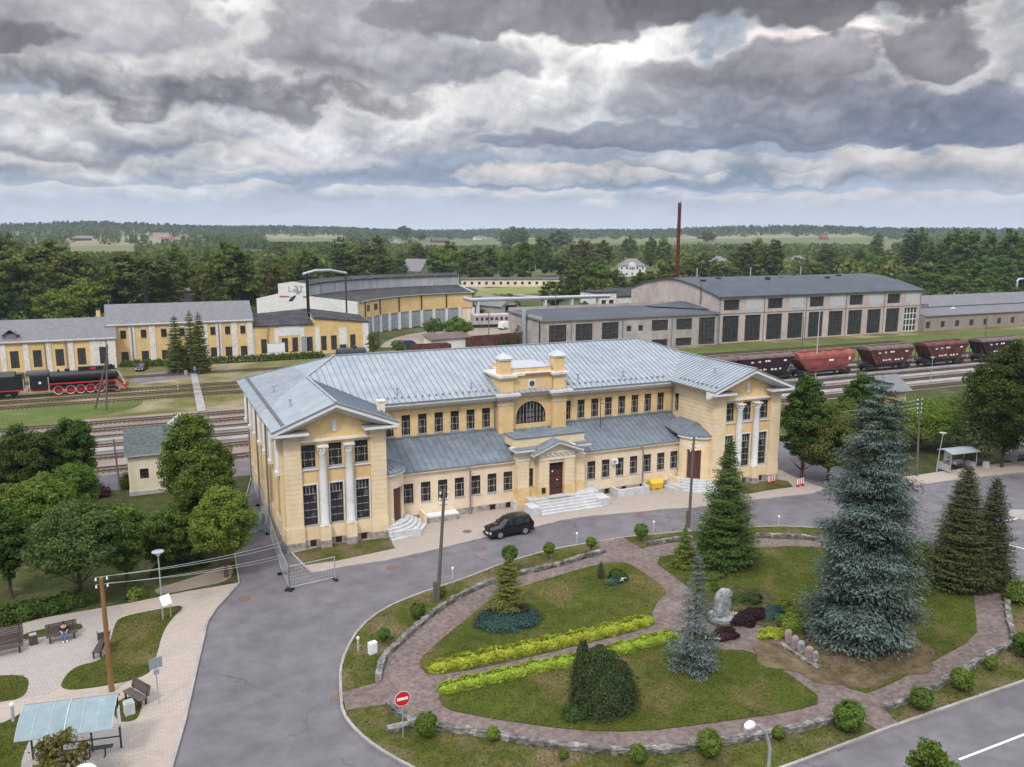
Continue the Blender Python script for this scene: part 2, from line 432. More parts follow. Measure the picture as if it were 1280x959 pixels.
M['pale'] = pm('pale_yellow_plaster', [(.72, .56, .35), (.78, .625, .41), (.80, .655, .46)], 1.1, .85, .2, stain=.08, bump=.1, bscale=14, extra=streaks(.2, (.64, .50, .34)))
M['peach'] = pm('peach_plaster', [(.74, .58, .41), (.78, .63, .465), (.80, .66, .51)], 1., .85, .2, stain=.08, extra=streaks(.22, (.62, .50, .38)))
M['white'] = pm('white_plaster', [(.64, .635, .625), (.76, .755, .745)], 2., .8, .25, stain=.08, extra=streaks(.25, (.52, .48, .43)))
M['whiteworn'] = pm('worn_white_plaster', [(.58, .54, .50), (.72, .68, .65), (.76, .74, .72)], 1.6, .85, .2, stain=.12, extra=streaks(.6, (.40, .30, .22)))
M['fieldstone'] = pm('fieldstone', [(.20, .16, .14), (.36, .31, .29), (.44, .40, .38)], 2.4, .85, .25, bump=.6, bscale=5, detail=3)
M['concretelight'] = pm('pale_concrete', [(.48, .48, .48), (.60, .61, .62)], 2., .85, .25, stain=.12, extra=streaks(.3, (.36, .34, .31)))
M['brick'] = pm('bare_brick', [(.30, .11, .07), (.42, .18, .12)], 5, .9, .2)
M['brown'] = pm('brown_paint', [(.026, .011, .010), (.042, .018, .015)], 4, .55, .35)
M['door'] = pm('door_wood', [(.075, .026, .022), (.11, .04, .033)], 3, .5, .4, stretch=(1, 1, .2))
M['glass'] = pm('window_glass', [(.018, .020, .024), (.045, .050, .056)], .6, .12, .5, extra=panes)
M['glassdark'] = pm('dirty_industrial_glass', [(.022, .025, .028), (.06, .066, .070)], .9, .25, .5, detail=3)
M['glassgrid'] = pm('old_pane_glass', [(.03, .033, .036), (.085, .09, .095)], 1.5, .3, .4, detail=2)
M['sillmetal'] = pm('sill_sheet_metal', [(.40, .43, .46), (.5, .53, .56)], 3, .4, .4, metal=.2)
M['roofmetal'] = pm('galvanised_roof', [(.235, .265, .30), (.275, .305, .34), (.31, .34, .375)], .8, .48, .4, metal=.0, stain=.07, sscale=.2, detail=7, extra=streaks(.25, (.30, .33, .37), 1., .5))
M['rooflow'] = pm('weathered_roof_metal', [(.11, .135, .165), (.145, .172, .205), (.18, .208, .24)], 1., .5, .4, metal=.0, stain=.12, sscale=.3, detail=7, extra=streaks(.25, (.27, .295, .32), 1.3, .6))
M['seam'] = pm('roof_seam', [(.125, .155, .19), (.17, .20, .24)], 2, .45, .4, metal=.2)
M['pipe'] = pm('downpipe_metal', [(.20, .20, .21), (.28, .28, .29)], 4, .5, .4, metal=.3)
def cracks(t, v, c):
    """fine tar-filled cracks and darker repair patches in old asphalt"""
    w = t.vec('ADD', v, t.vec('SCALE', t.vec('SUBTRACT', t.noise(v, .8, 4, .6, col=True), (.5, .5, .5)), scale=1.6))
    vo = t.node('ShaderNodeTexVoronoi', feature='DISTANCE_TO_EDGE'); t.put(vo.inputs['Vector'], t.vec('MULTIPLY', w, (1., 1., 0.))); vo.inputs['Scale'].default_value = .11
    k = t.math('MULTIPLY', t.maprange(vo.outputs['Distance'], .0, .011, 1., 0.), t.maprange(t.noise(v, .16, 2, .5), .46, .60))
    vp = t.node('ShaderNodeTexVoronoi', feature='F1', distance='CHEBYCHEV'); t.put(vp.inputs['Vector'], t.vec('MULTIPLY', v, (.55, .8, 0.))); vp.inputs['Scale'].default_value = .14
    pt = t.math('MULTIPLY', t.math('LESS_THAN', vp.outputs['Distance'], .20), t.math('GREATER_THAN', t.sep(vp.outputs['Color'])[0], .62))
    c = t.mix(t.math('MULTIPLY', pt, .3), c, (.10, .095, .105))
    return t.mix(t.math('MULTIPLY', k, .8), c, (.075, .07, .075))
M['asphalt'] = pm('old_asphalt', [(.122, .109, .119), (.150, .136, .147), (.178, .163, .173)], .55, .9, .25, world=True, stain=.14, sscale=.09, bump=.2, bscale=18, detail=9,
    extra=lambda t, v, c: cracks(t, v, t.mix(t.math('MULTIPLY', t.maprange(t.noise(t.vec('MULTIPLY', v, (.25, 1.2, 1)), .9, 5, .6), .55, .75), .40), t.mix(t.maprange(t.noise(v, 7.5, 3, .7), .62, .80), t.mix(t.maprange(t.noise(v, 9.5, 3, .7), .56, .70), c, (.115, .108, .118)), (.27, .26, .27)), (.105, .098, .108))))
def brickish(w, h, c1, c2, mortar, world=True, rz=0.):
    def f(t, v, c):
        n = t.node('ShaderNodeTexBrick'); mp = t.node('ShaderNodeMapping'); t.put(mp.inputs[0], v); mp.inputs['Rotation'].default_value = (0, 0, rz)
        t.l.new(mp.outputs[0], n.inputs['Vector']); n.inputs['Scale'].default_value = 1; n.inputs['Brick Width'].default_value = w; n.inputs['Row Height'].default_value = h
        n.inputs['Mortar Size'].default_value = .012; n.inputs['Color1'].default_value = (*c1, 1); n.inputs['Color2'].default_value = (*c2, 1); n.inputs['Mortar'].default_value = (*mortar, 1)
        return t.mix(.8, c, n.outputs[0])
    return f
M['paving'] = pm('beige_paving', [(.34, .285, .245), (.42, .355, .31)], .5, .9, .2, world=True, stain=.12, sscale=.12, detail=8, extra=brickish(.42, .21, (.345, .285, .245), (.40, .335, .29), (.24, .20, .175)))
M['paving2'] = pm('small_pavers', [(.32, .28, .255), (.40, .355, .32)], .5, .9, .2, world=True, stain=.12, sscale=.12, detail=8, extra=brickish(.30, .15, (.32, .28, .26), (.375, .33, .305), (.17, .148, .14), rz=.5))
M['kerb'] = pm('kerb_concrete', [(.28, .26, .245), (.37, .345, .325)], 1.2, .9, .2, world=True, stain=.2, sscale=.4)
M['gravel'] = pm('garden_gravel', [(.115, .083, .076), (.165, .125, .115), (.225, .178, .165)], 3.2, .95, .15, world=True, stain=.16, sscale=.3, detail=10, bump=.3, bscale=20)
M['ballast'] = pm('track_ballast', [(.15, .115, .095), (.23, .185, .155), (.295, .25, .215)], .35, .95, .15, world=True, stain=.18, sscale=.05, detail=10, stretch=(.35, 1, 1))
M['dirt'] = pm('bare_earth', [(.22, .175, .14), (.32, .27, .225)], .25, .95, .15, world=True, stain=.2, sscale=.06, detail=9)
def lawnmix(dry, lo, hi, sc=.22):
    def f(t, v, c):
        n = t.noise(v, sc, 7, .62, .4); k = t.maprange(n, lo, hi)
        c = t.mix(k, c, dry)
        f2 = t.noise(v, 7., 4, .75); s = t.maprange(f2, .3, .7, .45, 1.55, 'LINEAR')
        return t.mix(1., c, t.comb(s, s, s), 'MULTIPLY')
    return f
M['lawn'] = pm('mown_lawn', [(.042, .060, .008), (.060, .076, .011), (.085, .088, .017)], 1.1, .95, .1, world=True, stain=.18, sscale=.35, detail=9, bump=.5, bscale=30, extra=lawnmix((.125, .095, .040), .46, .70))
M['verge'] = pm('worn_verge_grass', [(.046, .062, .009), (.068, .078, .014), (.098, .092, .024)], 1.3, .95, .1, world=True, stain=.18, sscale=.4, detail=9, bump=.5, bscale=30, extra=lawnmix((.14, .105, .058), .44, .64, .3))
M['park'] = pm('park_grass', [(.036, .048, .013), (.056, .066, .020), (.085, .082, .034)], .6, .95, .1, world=True, stain=.2, sscale=.2, detail=9, extra=lawnmix((.19, .145, .085), .55, .72))
M['yardgrass'] = pm('dry_yard_grass', [(.085, .088, .026), (.13, .118, .042), (.18, .152, .072)], .22, .95, .1, world=True, stain=.2, sscale=.05, detail=9, extra=lawnmix((.27, .22, .14), .45, .64, .07))
M['greengrass'] = pm('green_yard_grass', [(.075, .105, .026), (.11, .135, .038)], .3, .95, .1, world=True, stain=.2, sscale=.1, detail=9, extra=lawnmix((.2, .2, .075), .55, .75, .1))
def fields(t, v, c):
    vo = t.node('ShaderNodeTexVoronoi'); t.put(vo.inputs['Vector'], t.vec('MULTIPLY', v, (.0016, .0034, 0.))); vo.inputs['Scale'].default_value = 1.; vo.inputs['Randomness'].default_value = .9
    cc = t.sep(vo.outputs['Color'])[0]
    patch = t.ramp(cc, [(.1, (.11, .13, .055)), (.35, (.16, .16, .07)), (.55, (.25, .215, .125)), (.75, (.12, .145, .06)), (.95, (.27, .225, .14))], 'CONSTANT')
    d = t.vec('DISTANCE', v, (0., 0., 0.))
    return t.mix(t.maprange(d, 380, 700), c, t.mix(.25, patch, c))
M['ground'] = pm('open_land', [(.045, .058, .02), (.07, .08, .03), (.115, .105, .05)], .08, .95, .1, world=True, stain=.2, sscale=.02, detail=10, extra=fields)
M['trackbed'] = pm('oily_track_bed', [(.13, .10, .085), (.20, .16, .135), (.26, .22, .19)], .5, .95, .15, world=True, stain=.2, sscale=.08, detail=9, stretch=(.3, 1, 1))
M['litter'] = pm('needle_litter', [(.085, .060, .036), (.13, .095, .058), (.17, .13, .08)], 1.5, .95, .1, world=True, stain=.2, sscale=.5, detail=9)
M['bedsoil'] = pm('planted_bed', [(.030, .030, .012), (.055, .055, .02), (.10, .08, .05)], 2., .95, .1, world=True, detail=9)
M['meadow'] = pm('cut_meadow', [(.15, .17, .05), (.20, .205, .07), (.24, .22, .09)], .06, .95, .1, world=True, stain=.15, sscale=.02, detail=8)
M['sleeper'] = pm('sleeper_wood', [(.085, .062, .05), (.15, .115, .095)], 3, .9, .15)
M['rail'] = pm('rusty_rail', [(.075, .045, .035), (.12, .075, .055)], 3, .55, .4, metal=.3)
M['platform'] = pm('platform_slabs', [(.25, .232, .228), (.33, .31, .305)], .4, .9, .2, world=True, stain=.15, sscale=.1, detail=9)
M['linewhite'] = pm('white_road_paint', [(.62, .62, .62), (.78, .78, .78)], 3, .8, .2, world=True)
M['bark'] = pm('bark', [(.055, .042, .032), (.12, .095, .075)], 5, .95, .15, stretch=(1, 1, .25))
M['slate'] = pm('asbestos_slate', [(.14, .135, .15), (.195, .19, .205), (.25, .24, .25)], 1.2, .85, .25, stain=.22, sscale=.25, detail=9, extra=brickish(.7, .35, (.205, .20, .215), (.165, .162, .178), (.10, .098, .108)))
M['tar'] = pm('tar_roof', [(.022, .022, .025), (.040, .040, .044), (.065, .062, .064)], .4, .85, .3, stain=.25, sscale=.15, detail=8)
M['roofblue'] = pm('blue_grey_roofing', [(.060, .068, .084), (.082, .090, .110)], .3, .8, .3, stain=.12, sscale=.1, detail=7)
M['panel'] = pm('concrete_panel', [(.43, .355, .32), (.51, .43, .395), (.56, .485, .45)], .5, .9, .2, stain=.14, sscale=.15, detail=8, extra=streaks(.45, (.30, .25, .22), .8, .12))
M['panelgrey'] = pm('grey_concrete_panel', [(.34, .30, .29), (.42, .38, .365), (.49, .445, .43)], .5, .9, .2, stain=.16, sscale=.15, detail=8, extra=streaks(.45, (.27, .235, .22), .8, .12))
M['blockwall'] = pm('block_masonry', [(.26, .215, .185), (.34, .29, .255)], .6, .9, .2, stain=.15, sscale=.2, detail=8, extra=brickish(1.1, .4, (.32, .275, .24), (.28, .235, .205), (.22, .185, .16)))
M['depotyellow'] = pm('depot_yellow', [(.66, .46, .20), (.74, .53, .26)], .9, .85, .2, stain=.12, extra=streaks(.4, (.66, .52, .34), .9, .3))
M['cream'] = pm('cream_plaster', [(.72, .62, .46), (.80, .71, .56)], .9, .85, .2, stain=.1, extra=streaks(.3, (.55, .42, .28)))
M['bluedoor'] = pm('faded_blue_doors', [(.27, .31, .36), (.36, .40, .45)], 1.2, .75, .3, stain=.15, extra=streaks(.5, (.20, .13, .10), 1.5, .2))
M['corrugated'] = pm('corrugated_sheet', [(.38, .38, .395), (.52, .52, .53)], .8, .6, .35, metal=.2, stain=.15, stretch=(1, 1, .15), extra=streaks(.35, (.22, .17, .14), .8, .15))
M['steel'] = pm('galvanised_steel', [(.36, .40, .43), (.48, .52, .55)], 4, .45, .45, metal=.4)
M['darksteel'] = pm('dark_steel', [(.025, .027, .03), (.05, .052, .056)], 4, .5, .45, metal=.3)
M['greensteel'] = pm('dark_green_steel', [(.012, .038, .034), (.025, .06, .052)], 4, .45, .45)
M['pole'] = pm('grey_pole_wood', [(.10, .085, .075), (.17, .15, .135)], 6, .9, .15, stretch=(1, 1, .1))
M['polebrown'] = pm('brown_pole_wood', [(.19, .095, .035), (.30, .165, .07)], 6, .85, .2, stretch=(1, 1, .1))
M['concpole'] = pm('concrete_pole', [(.36, .355, .36), (.48, .475, .48)], 3, .85, .25)
M['ceramic'] = pm('white_ceramic', [(.75, .75, .75), (.8, .8, .8)], 3, .3, .5)
M['wire'] = pm('aluminium_wire', [(.50, .50, .50), (.6, .6, .6)], 3, .5, .4)
M['black'] = pm('black_paint', [(.010, .011, .013), (.020, .021, .024)], 2, .35, .5, stain=.2)
M['carblack'] = pm('black_car_paint', [(.006, .007, .007), (.010, .011, .011)], 2, .12, .6)
M['rubber'] = pm('tyre_rubber', [(.015, .015, .016), (.03, .03, .03)], 8, .85, .2)
M['alloy'] = pm('alloy_wheel', [(.42, .42, .43), (.55, .55, .56)], 8, .35, .5, metal=.5)
M['carglass'] = pm('car_glass', [(.012, .014, .016), (.02, .022, .024)], 1, .05, .6)
M['windscreen'] = pm('windscreen_glass', [(.10, .15, .17), (.16, .22, .24)], .8, .06, .6)
M['lampglass'] = pm('headlamp_glass', [(.62, .66, .70), (.8, .82, .85)], 6, .15, .5)
M['tail'] = pm('red_lens', [(.25, .015, .015), (.32, .02, .02)], 6, .2, .5)
M['locored'] = pm('locomotive_red', [(.50, .018, .022), (.62, .03, .03)], 3, .45, .4)
M['locowhite'] = pm('white_paint', [(.70, .70, .70), (.78, .78, .78)], 3, .5, .4)
M['wagonred'] = pm('faded_red_wagon', [(.19, .045, .04), (.26, .068, .058), (.30, .095, .082)], .9, .75, .25, stain=.2, extra=streaks(.4, (.16, .06, .05), 1.2, .3))
M['wagonbrown'] = pm('rust_brown_wagon', [(.075, .026, .023), (.12, .042, .036), (.165, .07, .058)], .8, .8, .25, stain=.25, extra=streaks(.4, (.045, .025, .025), 1.2, .3))
M['wagonroof'] = pm('dusty_wagon_roof', [(.11, .075, .072), (.17, .125, .118)], .8, .85, .2, stain=.2)
M['wagondark'] = pm('dark_maroon_wagon', [(.028, .014, .018), (.055, .026, .030)], .8, .8, .25, stain=.25)
M['chimneyred'] = pm('rusty_red_stack', [(.085, .016, .015), (.15, .032, .025)], .6, .75, .25, stain=.25, sscale=.2)
M['signred'] = pm('sign_red', [(.58, .012, .018), (.62, .015, .02)], 4, .4, .4)
M['signwhite'] = pm('sign_white', [(.78, .78, .78), (.8, .8, .8)], 4, .4, .4)
M['signback'] = pm('sign_back_grey', [(.30, .34, .37), (.37, .41, .44)], 4, .5, .4, metal=.3)
M['yellowbin'] = pm('yellow_plastic', [(.72, .42, .035), (.78, .48, .05)], 4, .5, .4)
M['wooddark'] = pm('dark_bench_wood', [(.055, .038, .038), (.10, .072, .070)], 5, .7, .3, stretch=(.2, 1, 1))
M['woodgrey'] = pm('weathered_bench_wood', [(.075, .060, .056), (.135, .11, .10)], 5, .8, .2, stretch=(.2, 1, 1))
M['jeans'] = pm('blue_jeans', [(.05, .12, .22), (.07, .17, .29)], 9, .9, .15)
M['darkcloth'] = pm('dark_cloth', [(.015, .015, .018), (.03, .03, .035)], 9, .9, .15)
M['redcloth'] = pm('red_cloth', [(.55, .02, .05), (.65, .03, .07)], 9, .85, .2)
M['whitecloth'] = pm('white_cloth', [(.65, .65, .66), (.75, .75, .76)], 9, .85, .2)
M['bluecloth'] = pm('blue_cloth', [(.05, .14, .42), (.07, .18, .5)], 9, .85, .2)
M['skin'] = pm('skin', [(.50, .30, .21), (.56, .35, .25)], 9, .6, .3)
M['hair'] = pm('brown_hair', [(.03, .018, .012), (.06, .035, .022)], 12, .6, .3)
M['stone'] = pm('grey_granite', [(.15, .152, .165), (.27, .275, .29), (.40, .405, .42)], 3., .8, .3, bump=.5, bscale=6, stain=.15)
M['stonered'] = pm('pinkish_granite', [(.22, .16, .15), (.36, .28, .27)], 3, .8, .3, bump=.5, bscale=6)
M['drystone'] = pm('drystone', [(.085, .078, .072), (.17, .158, .148), (.32, .30, .285)], 1.4, .9, .2, world=True, bump=.5, bscale=7, stain=.2, sscale=.7)
M['manhole'] = pm('rusty_iron_cover', [(.13, .075, .06), (.20, .125, .105)], 6, .75, .3, world=True)
M['vanblue'] = pm('navy_van_paint', [(.010, .028, .075), (.014, .036, .09)], 2, .25, .5)
M['vanteal'] = pm('teal_van_paint', [(.008, .06, .065), (.012, .075, .08)], 2, .25, .5)
M['vanwhite'] = pm('white_van_paint', [(.70, .70, .70), (.76, .76, .76)], 2, .35, .4)
M['hutgreen'] = pm('green_hut_roofing', [(.055, .068, .068), (.085, .10, .10), (.13, .145, .143)], 3.5, .85, .25, stain=.15)
M['redtile'] = pm('red_roof', [(.20, .05, .042), (.27, .08, .065)], 1, .8, .25)
M['poly'] = pm('translucent_sheet', [(.17, .235, .255), (.235, .30, .32)], 1.5, .25, .5, stain=.1)
M['mural_grey'] = pm('mural_grey', [(.22, .25, .28), (.34, .37, .40)], 2, .8, .2)
M['mural_blue'] = pm('mural_blue', [(.06, .27, .48), (.09, .34, .56)], 2, .8, .2)
M['mural_red'] = pm('mural_pink', [(.62, .24, .26), (.70, .36, .37)], 2, .8, .2)
M['plywood'] = pm('boarded_opening', [(.42, .43, .45), (.52, .53, .55)], 1.2, .8, .2)
def leafmat(name, dark, light, trans=.28, rough=.65, spec=.10, var=.21):
    m = bpy.data.materials.new(name); m.use_nodes = True; t = NT(m.node_tree); t.n.clear()
    out = t.node('ShaderNodeOutputMaterial'); b = t.node('ShaderNodeBsdfPrincipled'); tr = t.node('ShaderNodeBsdfTranslucent'); mx = t.node('ShaderNodeMixShader')
    at = t.node('ShaderNodeAttribute', attribute_name='tint'); oi = t.node('ShaderNodeObjectInfo')
    f = t.sep(at.outputs['Color'])[0]
    c = t.mix(f, dark, light)
    k = t.maprange(oi.outputs['Random'], 0., 1., 1-var, 1+var, 'LINEAR')
    k2 = t.maprange(t.math('FRACT', t.math('MULTIPLY', oi.outputs['Random'], 7.31)), 0., 1., .88, 1.15, 'LINEAR')
    c = t.mix(1., c, t.comb(t.math('MULTIPLY', k, k2), k, t.math('MULTIPLY', k, .98)), 'MULTIPLY')
    t.put(b.inputs['Base Color'], c); b.inputs['Roughness'].default_value = rough; b.inputs['Specular IOR Level'].default_value = spec
    t.put(tr.inputs[0], t.mix(1., c, (1.25, 1.3, .8), 'MULTIPLY')); mx.inputs[0].default_value = trans
    t.l.new(b.outputs[0], mx.inputs[1]); t.l.new(tr.outputs[0], mx.inputs[2]); t.l.new(mx.outputs[0], out.inputs[0])
    return m
L = {}
L['dark'] = leafmat('dark_leaves', (.026, .052, .009), (.090, .138, .028))
L['mid'] = leafmat('mid_leaves', (.046, .084, .012), (.135, .192, .036))
L['light'] = leafmat('bright_leaves', (.078, .130, .018), (.165, .230, .040))
L['yellow'] = leafmat('yellowish_leaves', (.075, .115, .016), (.185, .225, .040))
L['olive'] = leafmat('olive_leaves', (.070, .090, .018), (.160, .178, .046))
L['willow'] = leafmat('silvery_leaves', (.038, .066, .016), (.125, .168, .052))
L['autumn'] = leafmat('turning_leaves', (.14, .13, .03), (.26, .17, .045))
L['spruce'] = leafmat('spruce_needles', (.018, .036, .013), (.055, .085, .026), .12)
L['larch'] = leafmat('larch_needles', (.036, .072, .014), (.125, .185, .040), .15)
L['blue'] = leafmat('blue_spruce_needles', (.016, .032, .026), (.135, .182, .160), .08)
L['silver'] = leafmat('silver_spruce_needles', (.040, .064, .062), (.20, .250, .245), .1)
L['thuja'] = leafmat('thuja_sprays', (.024, .038, .012), (.080, .098, .034), .12)
L['yew'] = leafmat('yew_sprays', (.024, .040, .016), (.088, .115, .042), .12)
L['juniper'] = leafmat('juniper_sprays', (.022, .052, .044), (.085, .140, .122), .12)
L['hosta'] = leafmat('yellow_green_leaves', (.20, .26, .022), (.44, .48, .065), .3, var=.03)
L['hedge'] = leafmat('hedge_leaves', (.030, .060, .010), (.098, .150, .028))
L['purple'] = leafmat('purple_leaves', (.022, .010, .014), (.050, .022, .026), .15)
L['petal'] = leafmat('white_petals', (.6, .6, .58), (.8, .8, .78), .2)
L['turf'] = leafmat('turf_blades', (.048, .070, .009), (.125, .125, .030), .2, var=.0)
L['ball'] = leafmat('clipped_bush_leaves', (.060, .115, .018), (.130, .195, .034))
# ------------------------------------------------------------------ foliage
def unit(rng, n):
    v = rng.normal(size=(n, 3)); return v/np.linalg.norm(v, axis=1, keepdims=True)
def leaf_mesh(name, C, Nrm, size, tint, mat, rng, aspect=.62, axis=None):
    """one small folded leaf face per row of C, facing Nrm; axis: optional long direction"""
    n = len(C); Nn = Nrm/np.maximum(np.linalg.norm(Nrm, axis=1, keepdims=True), 1e-6)
    A = rng.normal(size=(n, 3)) if axis is None else axis+rng.normal(size=(n, 3))*.25
    A = A-Nn*np.sum(A*Nn, axis=1, keepdims=True); A /= np.maximum(np.linalg.norm(A, axis=1, keepdims=True), 1e-6)
    B = np.cross(Nn, A); s = np.asarray(size).reshape(-1, 1)*np.ones((n, 1))
    V = np.empty((n, 4, 3)); bend = Nn*s*.18
    V[:, 0] = C-A*s-bend; V[:, 1] = C+B*s*aspect; V[:, 2] = C+A*s-bend; V[:, 3] = C-B*s*aspect
    me = bpy.data.meshes.new(name); me.vertices.add(n*4); me.vertices.foreach_set('co', V.ravel())
    me.loops.add(n*4); me.loops.foreach_set('vertex_index', np.arange(n*4)); me.polygons.add(n)
    me.polygons.foreach_set('loop_start', np.arange(n)*4)
    try: me.polygons.foreach_set('loop_total', np.full(n, 4))
    except Exception: pass
    col = np.ones((n, 4, 4)); col[:, :, :3] = np.clip(np.asarray(tint), 0, 1).reshape(-1, 1, 1)
    a = me.color_attributes.new('tint', 'FLOAT_COLOR', 'POINT'); a.data.foreach_set('color', col.ravel())
    me.materials.append(mat); me.update(calc_edges=True); me.validate(); return me
def broad_crown(rng, rx, rz, zc, nclump, nleaf, leaf, shape='round', lobes=5):
    """leaf places for a broadleaf crown: clumps spread through an uneven volume"""
    lob = unit(rng, lobes); lob[:, 2] = np.abs(lob[:, 2])*.8-.25; amp = rng.uniform(.05, .30, lobes)
    d = unit(rng, nclump); rr = rng.uniform(0, 1, nclump)**.26
    bump = 1+np.sum(amp*np.maximum(0, d @ lob.T)**5, axis=1)-.10+rng.normal(size=nclump)*.05
    P = d*(rr*bump)[:, None]
    if shape == 'oval': P[:, :2] *= (1-.20*np.clip(P[:, 2:3], -1, 1)*(P[:, 2:3] > 0))
    if shape == 'column': P[:, :2] *= (1-.45*np.clip(P[:, 2:3], 0, 1))
    if shape == 'spread': P[:, 2] = np.where(P[:, 2] < 0, P[:, 2]*.55, P[:, 2])
    P *= (rx, rx, rz); P[:, 2] += zc
    cr = rng.uniform(.55, 1.25, nclump)*rx*(.30 if nclump < 80 else .25)
    idx = rng.integers(0, nclump, nleaf); o = unit(rng, nleaf)*(rng.uniform(0, 1, nleaf)**.45)[:, None]
    C = P[idx]+o*cr[idx][:, None]*(1, 1, .72)
    out = P-np.array((0, 0, zc)); out /= np.maximum(np.linalg.norm(out, axis=1, keepdims=True), 1e-6)
    Nn = o*.7+out[idx]*.4+np.array((0, 0, .40))+rng.normal(size=(nleaf, 3))*.62
    ct = rng.uniform(0, 1, nclump); tint = ct[idx]*.55+rng.uniform(0, 1, nleaf)**1.5*.65-.08
    return C, Nn, leaf*rng.uniform(.65, 1.3, nleaf), tint
def conifer_crown(rng, h, r, z0, levels, per, leaf, droop=.25, spread=.34, upturn=.12, fill=26, power=.85, jag=.25, hang=.5):
    """leaf places along drooping whorled branches of a conifer; returns them and the branch lines"""
    Cs, Ns, Ax, Sz, Tn, br = [], [], [], [], [], []
    for i in range(levels):
        f = (i+rng.uniform(-.3, .3))/levels; f = min(max(f, 0), .995)
        z = z0+(h-z0)*f; L = r*(1-f)**power*(1.0 if f > .08 else .86)+.12
        a0 = rng.uniform(0, 2*PI); k = max(3, int(per*(1-f*.45)))
        for j in range(k):
            a = a0+2*PI*j/k+rng.normal()*.22; l = L*rng.uniform(1-jag*1.3, 1+jag*.55)
            tb = rng.uniform(0, 1)
            n = max(4, int(fill*(l/r)**.8)+3); t = rng.uniform(.06, 1, n)**.7; cl = rng.integers(0, max(3, int(n/16)), n); t = np.clip(t*.55+.45*(((cl*.618) % 1)*.9+.12), .05, 1)
            dr = droop*rng.uniform(.6, 1.4)
            x = l*t; zz = z-dr*l*t**1.3+upturn*l*t**4
            side = rng.normal(size=n)*spread*l*(.10+.34*np.sin(t*PI*.86)); hng = -np.abs(rng.normal(size=n))*hang*l*.10
            ca, sa = math.cos(a), math.sin(a)
            Cs.append(np.c_[x*ca-side*sa, x*sa+side*ca, zz+hng])
            Ax.append(np.c_[ca+sa*-np.sign(side)*.7, sa+ca*np.sign(side)*.7, np.full(n, -.25)])
            Ns.append(np.c_[ca*.45+rng.normal(size=n)*.26, sa*.45+rng.normal(size=n)*.26, np.full(n, .85)])
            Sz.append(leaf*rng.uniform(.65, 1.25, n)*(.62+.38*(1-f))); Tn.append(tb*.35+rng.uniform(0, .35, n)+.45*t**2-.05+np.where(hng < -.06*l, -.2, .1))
            br.append(((0, 0, z), (l*.82*ca, l*.82*sa, z-dr*.8*l), l))
    # leader
    n = 40; zt = h-rng.uniform(0, 1, n)*h*.07; rr = (h-zt)*.16+.03; aa = rng.uniform(0, 2*PI, n)
    Cs.append(np.c_[rr*np.cos(aa), rr*np.sin(aa), zt]); Ax.append(np.c_[np.cos(aa)*.3, np.sin(aa)*.3, np.full(n, .8)])
    Ns.append(np.c_[np.cos(aa), np.sin(aa), np.full(n, .3)]); Sz.append(np.full(n, leaf*.55)); Tn.append(rng.uniform(.4, 1, n))
    return np.concatenate(Cs), np.concatenate(Ns), np.concatenate(Sz), np.concatenate(Tn), np.concatenate(Ax), br
def limbs(mb, rng, h, r, crown_z, rx, n=6):
    """tapered trunk with a few limbs"""
    lean = rng.normal(size=2)*h*.012
    pts = [(lean[0]*t*t, lean[1]*t*t, h*t) for t in (0, .04, .3, .6, .9)]
    mb.tube(pts, [r*1.5, r*1.05, r*.85, r*.55, r*.18], 8)
    for k in range(n):
        a = 2*PI*k/n+rng.uniform(-.4, .4); z = crown_z*rng.uniform(.9, 1.3); l = rx*rng.uniform(.3, .55)
        mb.tube([(0, 0, z), (l*.45*math.cos(a), l*.45*math.sin(a), z+l*.30), (l*math.cos(a), l*math.sin(a), z+l*.75)], [r*.42, r*.26, r*.08], 6)
def tree(name, label, cat, loc, crown, trunk_bm, mat, rng, group=None, rz=0., aspect=.62):
    """a tree with a trunk and a crown part"""
    t = thing(name, label, cat, loc, rz, group)
    if trunk_bm is not None: trunk_bm.build('trunk', M['bark'], t, smooth=True)
    me = leaf_mesh('crown', crown[0], crown[1], crown[2], crown[3], mat, rng, aspect, crown[4] if len(crown) > 4 else None)
    o = bpy.data.objects.new('crown', me); COL.objects.link(o); o.parent = t
    return t
def broad_tree(name, label, loc, h, w, mat, seed, shape='round', bare=.2, nleaf=7000, leaf=.14, group=None, clumps=90, trunk=.16, cat='tree'):
    rng = np.random.default_rng(seed); rz = h*(1-bare)/2; zc = h*bare+rz
    tb = MB(); limbs(tb, rng, h*.8, trunk, h*bare, w/2)
    return tree(name, label, cat, loc, broad_crown(rng, w/2*.84, rz*.93, zc, clumps, nleaf, leaf, shape), tb, L[mat], rng, group)
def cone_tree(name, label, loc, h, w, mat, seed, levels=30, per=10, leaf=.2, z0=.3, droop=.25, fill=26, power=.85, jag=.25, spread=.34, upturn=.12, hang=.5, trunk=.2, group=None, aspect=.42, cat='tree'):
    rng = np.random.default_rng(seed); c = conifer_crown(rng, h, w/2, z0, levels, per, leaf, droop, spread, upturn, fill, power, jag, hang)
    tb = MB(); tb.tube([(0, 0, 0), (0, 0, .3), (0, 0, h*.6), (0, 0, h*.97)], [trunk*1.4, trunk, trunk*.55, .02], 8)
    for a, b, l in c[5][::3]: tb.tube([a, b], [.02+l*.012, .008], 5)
    return tree(name, label, cat, loc, c[:5], tb, L[mat], rng, group, aspect=aspect)
